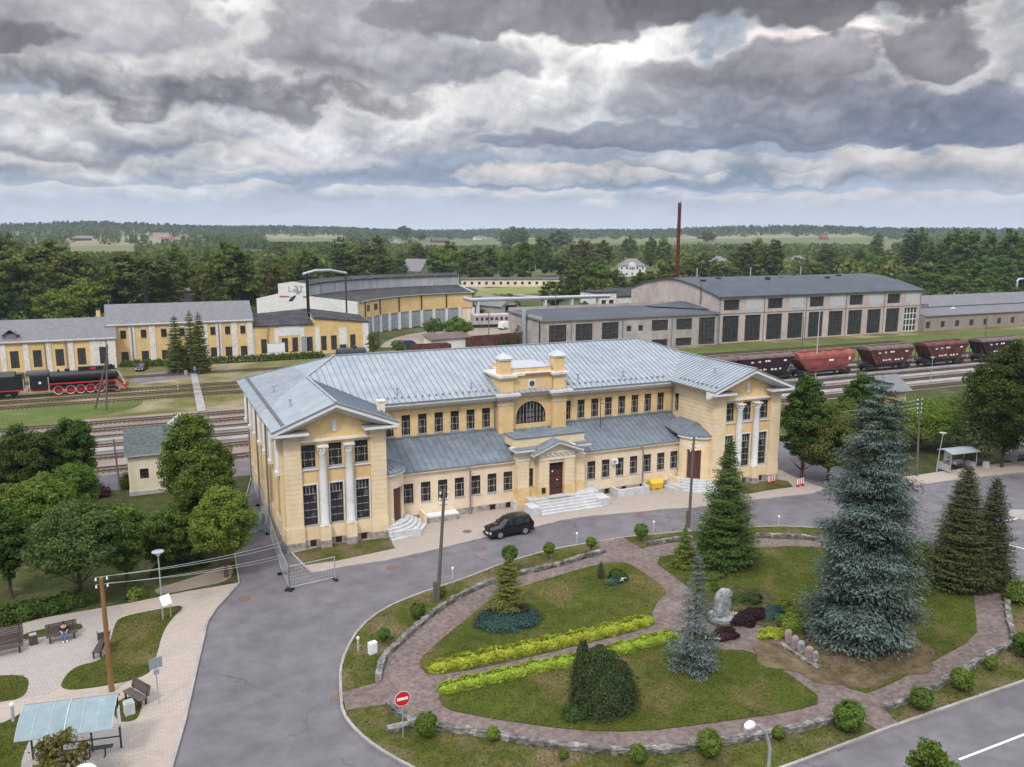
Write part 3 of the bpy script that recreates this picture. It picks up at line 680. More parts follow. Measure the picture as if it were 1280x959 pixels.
def shrub_mesh(name, mat, rng, rx, ry, rz, n, leaf, clump=30, power=.5, flat=False, zc=None):
    d = unit(rng, clump); d[:, 2] = np.abs(d[:, 2])
    P = d*(rng.uniform(0, 1, clump)**.2)[:, None]
    if zc is not None: P = unit(rng, clump)*(rng.uniform(0, 1, clump)**.10)[:, None]
    idx = rng.integers(0, clump, n); o = unit(rng, n)*(rng.uniform(0, 1, n)**power)[:, None]
    k = .30
    C = (P[idx]*(1-k*.9)+o*k)*(rx, ry, rz); C[:, 2] = (np.abs(C[:, 2]) if zc is None else C[:, 2]+zc)+.02
    Nn = P[idx]*.8+o*.6+np.array((0, 0, .5))+rng.normal(size=(n, 3))*.4
    tint = rng.uniform(0, 1, clump)[idx]*.6+rng.uniform(0, 1, n)*.45
    return leaf_mesh(name, C, Nn, leaf*rng.uniform(.7, 1.3, n), tint, L[mat], rng)
def shrub(name, label, cat, loc, rx, ry, rz, mat, seed, n=1200, leaf=.09, group=None, rzrot=0., clump=30):
    rng = np.random.default_rng(seed); me = shrub_mesh(name, mat, rng, rx, ry, rz, n, leaf, clump)
    o = bpy.data.objects.new(name, me); COL.objects.link(o); o.location = loc; o.rotation_euler = (0, 0, rzrot)
    return tag(o, label, cat, group)
def leafy_strip(name, label, cat, line, width, height, mat, seed, dens=260, leaf=.1, group=None, boxy=.5):
    """hedge or planted row along a ground line"""
    rng = np.random.default_rng(seed); L2 = np.array(line, float); seg = np.linalg.norm(np.diff(L2, axis=0), axis=1); cum = np.r_[0, np.cumsum(seg)]
    n = int(cum[-1]*dens); s = rng.uniform(0, cum[-1], n); i = np.clip(np.searchsorted(cum, s)-1, 0, len(seg)-1)
    d = (L2[i+1]-L2[i])/seg[i][:, None]; p = L2[i]+d*(s-cum[i])[:, None]; nrm = np.c_[-d[:, 1], d[:, 0]]
    # profile: points on and just inside a rounded box section, lumpy along the length
    th = rng.uniform(-.15*PI, 1.15*PI, n); cx, cz = np.cos(th), np.maximum(np.sin(th), 0)
    px = np.sign(cx)*np.abs(cx)**boxy; pz = cz**boxy
    lump = 1+.10*np.sin(s*2.9+seed)+.08*np.sin(s*6.7+1.3*seed)+rng.normal(size=n)*.06
    dep = rng.uniform(.80, 1, n)*lump
    ends = np.minimum(1, np.sqrt(np.minimum(s, cum[-1]-s)/(width*.5)+.12)); dep = dep*ends
    side = px*width/2*dep
    C = np.c_[p+nrm*side[:, None], np.maximum(.03, pz*height*dep*rng.uniform(.85, 1.02, n))]
    Nn = np.c_[nrm*(px*.9)[:, None], pz*.8+.35]+rng.normal(size=(n, 3))*.45
    ct = np.sin(s*4.1+px*3+seed)*.25+.45; tint = ct+rng.uniform(-.3, .3, n)
    o0 = L2[0]; C[:, :2] -= o0
    me = leaf_mesh(name, C, Nn, leaf*rng.uniform(.7, 1.3, n), tint, L[mat], rng)
    o = bpy.data.objects.new(name, me); COL.objects.link(o); o.location = (o0[0], o0[1], 0)
    return tag(o, label, cat, group)
# ------------------------------------------------------------------ land, roads, paths
def grid_axis(c, near, far, n_near, n_far):
    a = np.linspace(-near, near, n_near); g = near*(far/near)**(np.linspace(0, 1, n_far+1)[1:])
    return c+np.r_[-g[::-1], a, g]
gx = grid_axis(60, 700, 16000, 36, 34); gy = grid_axis(200, 700, 16000, 36, 34)
X, Y = np.meshgrid(gx, gy); Zt = terrain(X, Y)-.05
gm = MB(); nx, ny = len(gx), len(gy)
gm.v = [tuple(p) for p in np.c_[X.ravel(), Y.ravel(), Zt.ravel()].tolist()]
gm.f = [(j*nx+i, j*nx+i+1, (j+1)*nx+i+1, (j+1)*nx+i) for j in range(ny-1) for i in range(nx-1)]; gm.m = [0]*len(gm.f)
struct('ground', gm, M['ground'], smooth=True)

def sm(pts, it=1):
    """round a closed outline by corner cutting"""
    for _ in range(it):
        q = []
        for i in range(len(pts)):
            a, b = pts[i], pts[(i+1) % len(pts)]
            q += [(a[0]*.75+b[0]*.25, a[1]*.75+b[1]*.25), (a[0]*.25+b[0]*.75, a[1]*.25+b[1]*.75)]
        pts = q
    return pts
def smo(pts, it=2):
    """round an open line by corner cutting, ends kept"""
    for _ in range(it):
        q = [pts[0]]
        for a, b in zip(pts, pts[1:]):
            q += [(a[0]*.75+b[0]*.25, a[1]*.75+b[1]*.25), (a[0]*.25+b[0]*.75, a[1]*.25+b[1]*.75)]
        pts = q+[pts[-1]]
    return pts
def GP(*pp): return [G(*p) for p in pp]
def slab(name, pts, z0, z1, mat, mside=None):
    mb = MB(); mb.prism(pts, z0, z1, 0, 1 if mside else None)
    return struct(name, mb, [M[mat]]+([M[mside]] if mside else []))
def kerb_line(pts, w=.16, z1=.15, z0=-.1, gap=None):
    mb = MB(); pts = [Vector((p[0], p[1], 0)) for p in pts]
    off = []
    for i, p in enumerate(pts):
        d = (pts[min(i+1, len(pts)-1)]-pts[max(i-1, 0)]).normalized(); off.append(Vector((-d.y, d.x, 0)))
    for i in range(len(pts)-1):
        a, b, na, nb = pts[i], pts[i+1], off[i], off[i+1]
        q = [a-na*w/2, b-nb*w/2, b+nb*w/2, a+na*w/2]
        mb.prism([(v.x, v.y) for v in q], z0, z1)
    return struct('kerb', mb, M['kerb'])
TOP = .12
road = GP((293, 691), (303, 640), (316, 590))+[(1., 27.), (53.2, 27.), (62., 24.)]+GP((985, 548), (1032, 578), (1100, 600), (1151, 606), (1280, 590))+[(110., -2.), (150., -5.), (150., -75.), (60., -90.), (5., -75.), (-25., -70.)]+GP((205, 990), (215, 959), (231, 903), (246, 835), (259, 779), (281, 750), (299, 730))
slab('road', road, -.12, 0., 'asphalt')
# pavement west of the road, with its lawns
west_edge = GP((205, 1000), (215, 959), (231, 903), (246, 835), (259, 779), (270, 762), (281, 750), (299, 730))
pav_w = west_edge+GP((234, 741), (165, 755), (119, 763), (56, 774), (0, 788), (-70, 802), (-80, 1005))
slab('pavement', pav_w, -.12, TOP, 'paving', 'kerb')
kerb_line(west_edge)
square = sm(GP((-70, 800), (0, 791), (60, 778), (119, 766), (160, 758), (146, 778), (139, 800), (128, 828), (94, 836), (79, 850), (73, 866), (31, 875), (-60, 890)), 1)
slab('paved_square', square, 0., TOP+.008, 'paving2')
shelter_floor = GP((30, 935), (95, 880), (171, 903), (165, 915), (140, 985), (0, 985))
slab('paved_square', shelter_floor, 0., TOP+.008, 'paving2')
beds = [
    [(234, 757), (196, 764), (156, 772), (144, 780), (139, 800), (134, 818), (124, 829), (98, 834), (82, 846), (73, 867), (134, 860), (187, 847), (195, 825), (203, 794), (214, 776)],
    [(-40, 849), (0, 847), (25, 846), (34, 850), (37, 856), (31, 875), (0, 880), (-50, 889)],
    [(150, 875), (179, 873), (176, 892), (171, 903), (150, 906), (140, 893)],
    [(-60, 925), (0, 908), (19, 899), (34, 890), (92, 880), (60, 902), (30, 935), (22, 990), (-70, 990)],
    [(27, 795), (60, 787), (98, 781), (104, 784), (103, 789), (60, 797), (28, 803)],
]
for b in beds: slab('lawn', sm(GP(*b), 2), -.02, TOP+.022, 'lawn')
# park ground north of the pavement
park = GP((299, 729), (234, 740), (165, 754), (119, 762), (56, 773), (0, 787), (-70, 801))+[(-75., 3.), (-75., 30.), (-3., 30.)]+GP((317, 592), (303, 640), (293, 691))
slab('park_ground', park, -.1, .06, 'park')
kerb_line(GP((299, 729), (293, 691), (303, 640), (315, 594)), .12, .14)
bare = sm(GP((292, 726), (240, 737), (200, 745), (190, 738), (225, 728), (262, 716), (290, 703)), 2)
slab('bare_soil', bare, 0., .075, 'dirt')
# forecourt of the station
fore_edge = GP((365, 693), (378, 707), (390, 717), (402, 716), (416, 712), (483, 702), (550, 687), (610, 672), (655, 663), (672, 659.5), (705, 651), (742, 646), (790, 642), (839, 637), (869, 636), (938, 626), (1000, 620), (1015, 618), (1032, 612))
fore = fore_edge+GP((1000, 601), (975, 588))+[(54.5, 3.), (52., 5.), (2., 5.), (-.3, 1.)]
slab('forecourt', fore, -.12, TOP, 'paving', 'kerb')
kerb_line(fore_edge)
for b in ([(367, 693), (382, 708), (420, 703), (494, 687), (486, 674), (420, 681)], [(905, 613), (935, 619), (962, 614), (991, 610), (985, 603), (972, 601), (930, 606)]):
    slab('grass_strip', GP(*b), 0., TOP+.03, 'verge')
# pavement and park east of the road
east_edge = GP((1100, 606), (1147, 607.5), (1210, 599), (1280, 591), (1360, 582))
slab('pavement', east_edge+GP((1360, 567), (1280, 577.5), (1226, 583), (1147, 595), (1100, 601)), -.12, TOP, 'paving', 'kerb')
kerb_line(east_edge)
park_e = GP((985, 547), (1032, 577), (1100, 600.5), (1147, 594.5), (1226, 582.5), (1280, 577), (1360, 566.5))+[(175., 8.), (150., 33.), (58., 33.)]
slab('park_ground', park_e, -.1, .06, 'park')
# round garden island
isl = GP((428, 893), (426, 866), (425, 840), (432, 815), (450, 785), (480, 762), (515, 747), (540, 738), (580, 725), (630, 705), (690, 688), (756, 677), (779, 673), (800, 671), (850, 666), (910, 662), (960, 659), (1010, 660), (1080, 667), (1150, 682), (1220, 705), (1285, 738), (1325, 775), (1340, 810), (1320, 838), (1280, 853), (1200, 880), (1121, 908), (1085, 921), (1010, 950), (940, 975), (850, 1000), (740, 1012), (640, 1000), (560, 982), (510, 959), (470, 936), (445, 915))
isl = sm(isl, 1)
slab('verge', isl, -.1, TOP, 'verge', 'kerb')
kerb_line(isl+[isl[0]], .17, .15)
path = GP((427, 868), (470, 856), (473, 838), (480, 826), (508, 801), (548, 767), (585, 745), (618, 731), (650, 722), (700, 710), (757, 693), (747, 681), (752, 677.5), (779, 673.5), (786, 678), (803, 688), (814, 684), (860, 678), (940, 674), (1010, 677), (1070, 685), (1130, 696), (1185, 713), (1240, 738), (1259, 749), (1262, 780), (1266, 806), (1238, 821), (1213, 839), (1184, 854), (1165, 867), (1131, 881), (1106, 890), (1123, 907), (1098, 917), (1083, 906), (1041, 904), (986, 919), (906, 932), (813, 945), (720, 940), (638, 927), (596, 919), (549, 913), (510, 903), (486, 882), (433, 890))
slab('garden_path', path, -.05, TOP+.012, 'gravel')
lawns = [
    [(521, 832), (535, 817), (560, 795), (592, 769), (615, 750), (647, 737), (700, 721), (746, 708), (770, 705), (786, 706), (810, 722), (836, 742), (824, 750), (816, 764), (814, 775), (817, 786), (700, 815), (600, 838), (536, 848)],
    [(546, 868), (554, 889), (599, 898), (639, 905), (720, 916), (800, 918), (880, 908), (986, 893), (1033, 880), (990, 849), (943, 816), (893, 815), (850, 798), (780, 812), (660, 842)],
    [(812, 700), (860, 693), (943, 687), (1006, 684), (1080, 693), (1150, 709), (1216, 737), (1220, 773), (1221, 799), (1157, 834), (1109, 860), (1074, 872), (1020, 836), (985, 806), (950, 784), (935, 776), (905, 792), (885, 775), (870, 745), (853, 730)],
]
for b in lawns: slab('lawn', sm(GP(*b), 1), -.05, TOP+.06, 'lawn')
LAWN_Z = TOP+.06
bed = sm(GP((880, 740), (925, 733), (965, 745), (1000, 770), (1022, 800), (1000, 815), (975, 800), (950, 782), (920, 780), (905, 790), (880, 778), (862, 755)), 1)
slab('flower_bed', bed, 0., LAWN_Z+.02, 'bedsoil')
sx, sy = G(1075, 822)
slab('needle_litter', sm([(sx+6.2*math.cos(a)*(1+.16*math.sin(3*a)+.07*math.sin(11*a)), sy+.8+4.6*math.sin(a)*(1+.14*math.cos(2*a)+.08*math.sin(9*a))) for a in np.linspace(0, 2*PI, 50)[:-1]], 1), 0., LAWN_Z+.006, 'litter')
# road markings
def line(a, b, w=.14, z=.004):
    mb = MB(); A, B = Vector((*G(*a), 0)), Vector((*G(*b), 0)); d = (B-A).normalized(); n = Vector((-d.y, d.x, 0))*w/2
    mb.face([(p.x, p.y, z) for p in (A-n, B-n, B+n, A+n)]); return struct('road_marking', mb, M['linewhite'])
line((1199, 949.5), (1330, 899)); line((1251, 653), (1283, 645.5), .16); line((1253, 679), (1310, 694), .16)
mb = MB(); c = G(1284, 644.5); mb.lathe([(1.75, -.05), (1.75, .05), (1.6, .09), (0, .12)], (c[0], c[1], 0), 24); struct('traffic_island', mb, M['kerb'])
# rail yard
def band(name, x0, x1, y0, y1, mat, z): return slab(name, [(x0, y0), (x1, y0), (x1, y1), (x0, y1)], -.2, z, mat)
band('rail_yard_ground', -260, 520, 31.5, 65.5, 'ballast', .02)
band('yard_grass', -260, 520, 65.5, 119.5, 'yardgrass', .016)
slab('green_grass', sm(GP((-60, 525), (0, 515), (60, 509), (120, 505), (160, 502), (180, 500), (176, 508), (140, 517), (60, 531), (0, 541), (-60, 548)), 1), 0., .03, 'greengrass')
slab('green_grass', sm([(88, 95), (150, 94), (240, 90), (400, 86), (400, 62), (250, 60), (150, 62), (95, 66), (80, 80)], 2), 0., .03, 'greengrass')
band('platform', 98, 200, 48.6, 49.8, 'platform', .34); band('platform', -120, 60, 49.2, 50.6, 'platform', .3)
band('platform', -120, 200, 43.4, 45.2, 'platform', .3); band('platform', 60, 200, 37.2, 39.2, 'platform', .25)
band('platform', -60, 62, 25.6, 32.3, 'asphalt', .1)
slab('yard_road', sm(GP((162, 474), (180, 468), (215, 462), (244, 462), (250, 470), (215, 474), (165, 480)), 1), 0., .034, 'asphalt')
slab('yard_road', sm([(40, 121), (48, 140), (60, 152), (80, 160), (100, 168), (110, 150), (112, 128), (90, 121)], 1), 0., .03, 'dirt')
slab('boardwalk', GP((238, 468), (246, 467.5), (258, 514), (247, 516)), 0., .19, 'platform')
TRACKS = [34.8, 41., 46.9, 51.9, 56.9, 61.9, 79., 84., 88.6, 102.6]
def track(y, x0, x1, i):
    t = thing('railway_track', TRACK_LABEL[i], 'railway track', (x0, y, 0), 0, 'tracks of the rail yard')
    r = MB()
    for s in (-1, 1): r.box(0, x1-x0, s*.76-.05, s*.76+.05, .10, .24)
    r.build('rail', M['rail'], t)
    sl = MB(); n = int((x1-x0)/.62)
    for k in range(n): sl.box(k*.62, k*.62+.24, -1.3, 1.3, .0, .115)
    sl.build('sleepers', M['sleeper'], t)
TRACK_LABEL = ['rusty railway track along the station platform', 'railway track between the two narrow pale platforms near the station', 'railway track just in front of the red and brown wagons', 'railway track the hopper wagons stand on', 'railway track just behind the hopper wagons on tan ballast', 'rearmost track of the tan ballast bed, before the yard grass', 'grassy railway track behind the pole with a slanted strut', 'weedy railway track just in front of the steam locomotive', 'railway track the black steam locomotive stands on', 'railway track in front of the yellow depot and its parked car']
for i, y in enumerate(TRACKS): track(y, -110, 235 if i < 6 else 170 if i < 8 else 75, i)
# darker oil-stained strips under the rails
for y in TRACKS[:6]: band('track_bed', -110, 235, y-1.5, y+1.5, 'trackbed', .026)
# pale tracks and roads further out
def far_road(pts, w, mat='dirt'):
    mb = MB(); P = []
    for p in smo([GT(*q)[:2] for q in pts], 2): P.append(Vector((p[0], p[1])))
    for i in range(len(P)-1):
        d = (P[i+1]-P[i]).normalized(); n = Vector((-d.y, d.x))*w/2
        q = [P[i]-n, P[i+1]-n, P[i+1]+n, P[i]+n]; mb.face([(v.x, v.y, float(terrain(v.x, v.y))+.05) for v in q])
    struct('gravel_road', mb, M[mat])
far_road([(588, 357), (600, 361), (622, 366), (650, 369), (700, 374)], 7); far_road([(590, 389), (640, 390), (660, 392)], 5)
def far_patch(name, pts, mat):
    mb = MB(); P = [GT(*p) for p in pts]; mb.face([(p[0], p[1], p[2]+.06) for p in P]); struct(name, mb, M[mat])
far_patch('meadow', [(592, 371), (700, 366), (705, 357), (640, 359), (600, 361)], 'meadow')
# ------------------------------------------------------------------ the station (its front-left corner is the origin, front faces -Y)
W, WP, DEP, DU, DL, OV, ZE, ZA, ZL, ZLT = 54.2, 8.95, 25.33, 7.9, 3.15, 1.03, 11.09, 13.26, 5.13, 7.15
RX, RY, RZ = 8.1, 16.6, 14.69; YJ = 12.73
station = thing('station_building', 'large pale yellow two-storey railway station with blue-grey metal roofs and columned end pavilions', 'station building', (0, 0, 0))
Xp, Ym = (1, 0, 0), (0, -1, 0)
def courses(mb, x0, x1, y0, y1, z0, z1, step=.42, m=0, inset=.025):
    """rusticated block: courses parted by real grooves"""
    mb.box(x0+inset, x1-inset, y0+inset, y1-inset, z0, z1, m)
    n = max(1, round((z1-z0)/step)); s = (z1-z0)/n
    for k in range(n): mb.box(x0, x1, y0, y1, z0+k*s+.016, z0+(k+1)*s-.016, m)
def pavilion(x0, side):
    """front of one end pavilion; x0 its left edge"""
    lo = [(1.56, 2.77), (3.92, 5.08), (6.23, 7.43)]; ops = []
    for a, b in lo: ops += [(a, b, 2.15, 5.82), (a, b, 7.40, 9.43)]
    w = MB(); yf = .25
    wall_face(w, (x0, yf, .8), Xp, Ym, WP, 10.35, [(a, b, c-.8, d-.8) for a, b, c, d in ops], .22)
    w.face([(x0, yf, 11.15), (x0+WP, yf, 11.15), (x0+WP/2, yf, 12.95)])
    w.build('wall', M['yellow'], station)
    for a, b, c, d in ops:
        window(station, (x0, yf, 0), Xp, Ym, a, b, c, d, .22, 'tall' if d < 6 else 'cross', M['brown'], M['glass'], M['sillmetal'])
    for a, b in ((.02, 1.5), (7.6, 9.02)): p = MB(); courses(p, x0+a, x0+b, -.02, .24, 2.12, 10.45, .44); p.build('corner_pilaster', M['pale'], station)
    b_ = MB()
    for a, b in ((-.05, 1.55), (7.55, 9.06)): b_.box(x0+a, x0+b, -.08, .24, .8, 2.12)
    for a, b in ((2.86, 3.78), (5.17, 6.09)): b_.box(x0+a, x0+b, -.42, .24, .8, 2.12)
    for (a, b) in ((1.55, 2.86), (3.78, 5.17), (6.09, 7.55)): b_.box(x0+a+.003, x0+b-.003, .20, .246, .8, 2.08)
    build_each(b_, 'base_course', M['pale'], station)
    s = MB()
    cell = [(2.01, 2.55), (4.27, 4.83), (6.56, 7.12)]
    for a, b in ((-.1, 1.6), (7.5, 9.1)): s.box(x0+a, x0+b, -.13, .2, -.05, .8)
    for a, b in ((2.84, 3.8), (5.15, 6.11)): s.box(x0+a, x0+b, -.45, .2, -.05, .8)
    wall_face(s, (x0+1.6, .18, -.05), Xp, Ym, 5.9, .85, [(a-1.6, b-1.6, .22, .92-.02) for a, b in cell], .2)
    s.build('plinth', M['fieldstone'], station)
    for a, b in cell:
        g = MB(); g.box(x0+a, x0+b, .30, .33, .15, .8); g.build('cellar_window', M['brown'], station)
    # columns
    for cx in (3.32, 5.63):
        c = MB(); prof = [(.44, 0), (.44, .10), (.40, .16), (.42, .22), (.37, .30), (.375, 2.), (.355, 4.5), (.315, 6.55), (.35, 6.60), (.32, 6.66), (.31, 6.72)]
        c.lathe(prof, (x0+cx, -.05, 2.12), 20); col = c.build('column', M['white'], station, smooth=True)
        k = MB(); k.lathe([(.31, 0), (.34, .08), (.36, .22), (.46, .40)], (x0+cx, -.05, 8.84), 12)
        for q in range(8):
            t = 2*PI*q/8+.2; k.obox((x0+cx+.37*math.cos(t), -.05+.37*math.sin(t), 9.06), (.14, .14, .30), t, tilt=.25)
        k.box(x0+cx-.48, x0+cx+.48, -.5, .3, 9.24, 9.36)
        k.build('capital', M['whiteworn'], col)
    t = MB()
    for a, b in lo:                                    # white surrounds of the tall windows, string courses
        t.box(x0+a-.13, x0+a-.003, .17, .247, 2.15, 5.95); t.box(x0+b+.003, x0+b+.13, .17, .247, 2.15, 5.95); t.box(x0+a-.003, x0+b+.003, .17, .247, 5.825, 5.95)
    for a, b in ((1.503, 2.93), (3.73, 5.24), (6.05, 7.597)): t.box(x0+a, x0+b, .12, .247, 7.17, 7.30)
    t.box(x0+1.45, x0+7.65, -.06, .247, 9.72, 9.90)
    t.box(x0+4.30, x0+4.66, .16, .247, 10.45, 11.55)
    build_each(t, 'moulding', M['white'], station)
    # pediment: raking cornice and the broken returns
    r = MB(); ex = WP/2+OV; sl = (ZA-ZE)/ex
    for s in (-1, 1):
        for (dz, y0, y1, th) in ((-.16, -.98, .3, .30), (-.46, -.62, .3, .26), (-.70, -.3, .3, .22)):
            a = Vector((x0+WP/2, 0, ZA+dz)); b = Vector((x0+WP/2+s*ex, 0, ZE+dz))
            pts = [(a.x, y0, a.z), (b.x, y0, b.z), (b.x, y0, b.z-th), (a.x, y0, a.z-th)]
            r.extrude(pts, (0, y1-y0, 0))
    for a, b in ((-1.0, 2.1), (6.9, 9.95)):
        r.box(x0+a, x0+b, -.95, .24, 10.55, 10.80); r.box(x0+a+.3, x0+b-.15, -.6, .24, 10.38, 10.545)
    r.build('pediment_cornice', M['white'], station)
    c2 = MB()
    for a, b in ((-1.02, 2.12), (6.88, 9.97)): c2.face([(x0+a, -.97, 10.806), (x0+b, -.97, 10.806), (x0+b, .22, 10.86), (x0+a, .22, 10.86)])
    build_each(c2, 'cornice_flashing', M['pipe'], station, 4)
pavilion(0., -1); pavilion(W-WP, 1)
# long west side of the left pavilion and the plain sides
sw = MB(); so = []
for k in range(6): so += [(2.3+3.75*k, 3.5+3.75*k, 1.35, 5.0), (2.3+3.75*k, 3.5+3.75*k, 6.6, 8.63)]
wall_face(sw, (0, DEP, .8), (0, -1, 0), (-1, 0, 0), DEP-.26, 10.3, so, .22)
wall_face(sw, (W, .26, .8), (0, 1, 0), (1, 0, 0), DEP-.26, 10.3, so, .22)
wall_face(sw, (W, DEP, .8), (-1, 0, 0), (0, 1, 0), W, 10.3)
wall_face(sw, (WP, .25, .8), (0, 1, 0), (1, 0, 0), DU-.25, 10.3)
sw.build('side_wall', M['yellow'], station)
for k in range(6):
    for c, d, st in ((2.15, 5.8, 'tall'), (7.4, 9.43, 'cross')):
        window(station, (0, DEP, 0), (0, -1, 0), (-1, 0, 0), 2.3+3.75*k, 3.5+3.75*k, c, d, .22, st, M['brown'], M['glass'], M['sillmetal'])
sp = MB()
for k in range(7):
    y = .4+k*3.75+(.5 if k else .2); sp.box(-.24, .003, y, y+.9, .85, 10.4)
    scap = MB()
    for q in (0, 1): scap.lathe([(.17, 0), (.16, 3.0), (.14, 3.05)], (-.34, y+.22+.46*q, 7.2), 10); scap.box(-.62, -.24, y+.02+.46*q, y+.42+.46*q, 6.85, 7.2); scap.box(-.60, -.24, y+.02+.46*q, y+.42+.46*q, 10.25, 10.5)
    scap.build('half_column', M['white'], station, smooth=True)
build_each(sp, 'side_pilaster', M['pale'], station)
sb = MB(); sb.box(-.12, -.004, .3, DEP, .8, 2.1); sb.build('base_course', M['pale'], station)
sf = MB(); sf.box(-.18, -.004, .25, DEP, -.05, .8); sf.box(W+.004, W+.15, .25, DEP, -.05, .8); build_each(sf, 'plinth', M['fieldstone'], station)
se = MB()
for a, b, dz in ((-.75, .0, 0), (-.45, 0, -.25)):
    se.box(a, .0-.003, -.0, DEP, 10.62+dz, 10.86+dz if dz == 0 else 10.615)
    se.box(W+.003, W-a, 0, DEP, 10.62+dz, 10.86+dz if dz == 0 else 10.615)
se.build('eaves_cornice', M['white'], station)
# inner face of the right pavilion (rusticated)
ri = MB(); XI = W-WP
wall_face(ri, (XI+.02, .26, .8), (0, 1, 0), (-1, 0, 0), DU-.26, 10.3, [(6.66-.26, 7.46-.26, 6.75, 8.7)], .2)
ri.build('wall', M['pale'], station)
rc = MB(); n = 20; s_ = (10.7-2.1)/n
for k in range(n):
    z0, z1 = 2.1+k*s_+.016, 2.1+(k+1)*s_-.016
    if z1 < 7.5 or z0 > 9.55: rc.box(XI-.03, XI+.018, .0, DU-.02, z0, z1)
    else: rc.box(XI-.03, XI+.018, .0, 6.6, z0, z1); rc.box(XI-.03, XI+.018, 7.52, DU-.02, z0, z1)
rc.build('rusticated_facing', M['pale'], station)
window(station, (XI+.02, .26, .8), (0, 1, 0), (-1, 0, 0), 6.40, 7.20, 6.75, 8.7, .2, 'cross', M['brown'], M['glass'], M['sillmetal'])
# lower wing fronts
def lower(x0, x1, wins, cells):
    w = MB(); ops = [(a-x0, a-x0+.98, 1.95-.72, 3.9-.72) for a in wins]
    wall_face(w, (x0, DL, .72), Xp, Ym, x1-x0, ZL-.72, ops, .2)
    w.build('wall', M['peach'], station)
    for a in wins: window(station, (0, DL, 0), Xp, Ym, a, a+.98, 1.95, 3.9, .2, 'cross', M['brown'], M['glass'], M['sillmetal'])
    s = MB(); wall_face(s, (x0, DL-.08, -.05), Xp, Ym, x1-x0, .77, [(a-x0, a-x0+.62, .13, .76) for a in cells], .2); s.box(x0, x1, DL-.08, DL-.003, .715, .722)
    s.build('plinth', M['fieldstone'], station)
    for a in cells:
        g = MB(); g.box(a, a+.62, DL+.06, DL+.1, .06, .72); g.build('cellar_window', M['brown'], station)
    e = MB(); e.box(x0, x1, DL-.26, DL-.003, ZL-.28, ZL-.10); e.box(x0, x1, DL-.12, DL-.003, ZL-.42, ZL-.285); e.build('eaves_moulding', M['peach'], station)
lower(10.2, 23.3, [11.47+1.735*i for i in range(7)], [15.1, 20.37, 22.11])
lower(30.6, 44.0, [31.5+1.74*i for i in range(7)], [33.6, 35.7, 38.0])
# upper wall with its row of windows
def upper(x0, x1, wins):
    w = MB(); ops = [(a-x0, a-x0+.9, 7.5-6.2, 9.55-6.2) for a in wins]
    wall_face(w, (x0, DU, 6.2), Xp, Ym, x1-x0, 4.9, ops, .18)
    w.build('wall', M['yellow'], station)
    for a in wins: window(station, (0, DU, 0), Xp, Ym, a, a+.9, 7.5, 9.55, .18, 'cross', M['brown'], M['glass'], M['sillmetal'])
    p = MB(); xs = [x0+.02]+[a-.26 for a in wins]+[x1-.3]
    for i in range(len(wins)):
        a0 = wins[i]+.9+.13; a1 = (wins[i+1] if i+1 < len(wins) else x1)-.13
        if a1-a0 > .2: p.box(a0, a1, DU-.05, DU-.003, 7.34, 9.9)
    p.box(x0, x1, DU-.09, DU-.003, 9.905, 10.02); p.build('panel', M['yellow'], station)
    e = MB()
    for (y, za, zb) in ((-.95, 10.72, 10.98), (-.7, 10.50, 10.715), (-.4, 10.28, 10.495)): e.box(x0, x1, DU+y, DU-.003, za, zb)
    e.build('eaves_cornice', M['white'], station)
upper(WP+.03, 23.2, [21.5-1.74*i for i in range(7)][::-1]); upper(30.95, XI-.03, [31.05+1.735*i for i in range(8)])
# centre block with the round-headed window, attic and two chimneys
cb = MB(); yc = DU-.25; r_ = 1.79; xc = 27.02; zs = 8.14; N_ = 20
arc = [(xc+r_*math.cos(PI*i/N_), zs+r_*math.sin(PI*i/N_)) for i in range(N_+1)]
cb.box(24.7, xc-r_, yc, yc+.4, 6.3, 10.6); cb.box(xc+r_, 29.7, yc, yc+.4, 6.3, 10.6); cb.box(xc-r_, xc+r_, yc, yc+.4, 6.3, 7.52)
for i in range(N_):
    (xa, za), (xb, zb) = arc[i], arc[i+1]
    cb.face([(xb, yc, zb), (xa, yc, za), (xa, yc, 10.6), (xb, yc, 10.6)]); cb.face([(xa, yc, za), (xb, yc, zb), (xb, yc+.4, zb), (xa, yc+.4, za)])
cb.build('centre_wall', M['yellow'], station)
aw = MB(); ag = MB(); yw = yc+.22
ag.face([(xc+(r_-.02)*math.cos(PI*i/N_), yw+.05, zs+(r_-.02)*math.sin(PI*i/N_)) for i in range(N_+1)]+[(xc-r_+.02, yw+.05, 7.54), (xc+r_-.02, yw+.05, 7.54)])
ring = [(xc+(r_-.05)*math.cos(PI*i/N_), yw, zs+(r_-.05)*math.sin(PI*i/N_)) for i in range(N_+1)]
for a, b in zip(ring, ring[1:]): aw.bar(a, b, .09, .09)
for k in range(-4, 5):
    x = k*r_*2/9; aw.box(xc+x-.028, xc+x+.028, yw-.03, yw+.03, 7.55, zs+math.sqrt(max(0, r_**2-x*x))-.04, 1)
for k in (-1.5, 1.5): aw.box(xc+k*.4-.05, xc+k*.4+.05, yw-.04, yw+.04, 7.55, zs+1.6)
for z in (7.58, 8.14, 8.75): h_ = math.sqrt(max(0, r_**2-max(0, z-zs)**2)); aw.box(xc-h_+.03, xc+h_-.03, yw-.035, yw+.035, z-.04, z+.04)
awo = aw.build('arched_window', [M['brown'], M['muntin']], station); ag.build('pane', M['glass'], awo)
for a, b in ((23.1, 24.75), (29.35, 31.0)): tp = MB(); courses(tp, a, b, 7.15, 8.2, 6.95, 10.25, 3.3); tp.box(a-.06, b+.06, 7.09, 8.2, 6.75, 6.95); tp.build('centre_pilaster', M['yellow'], station)
tf = MB()
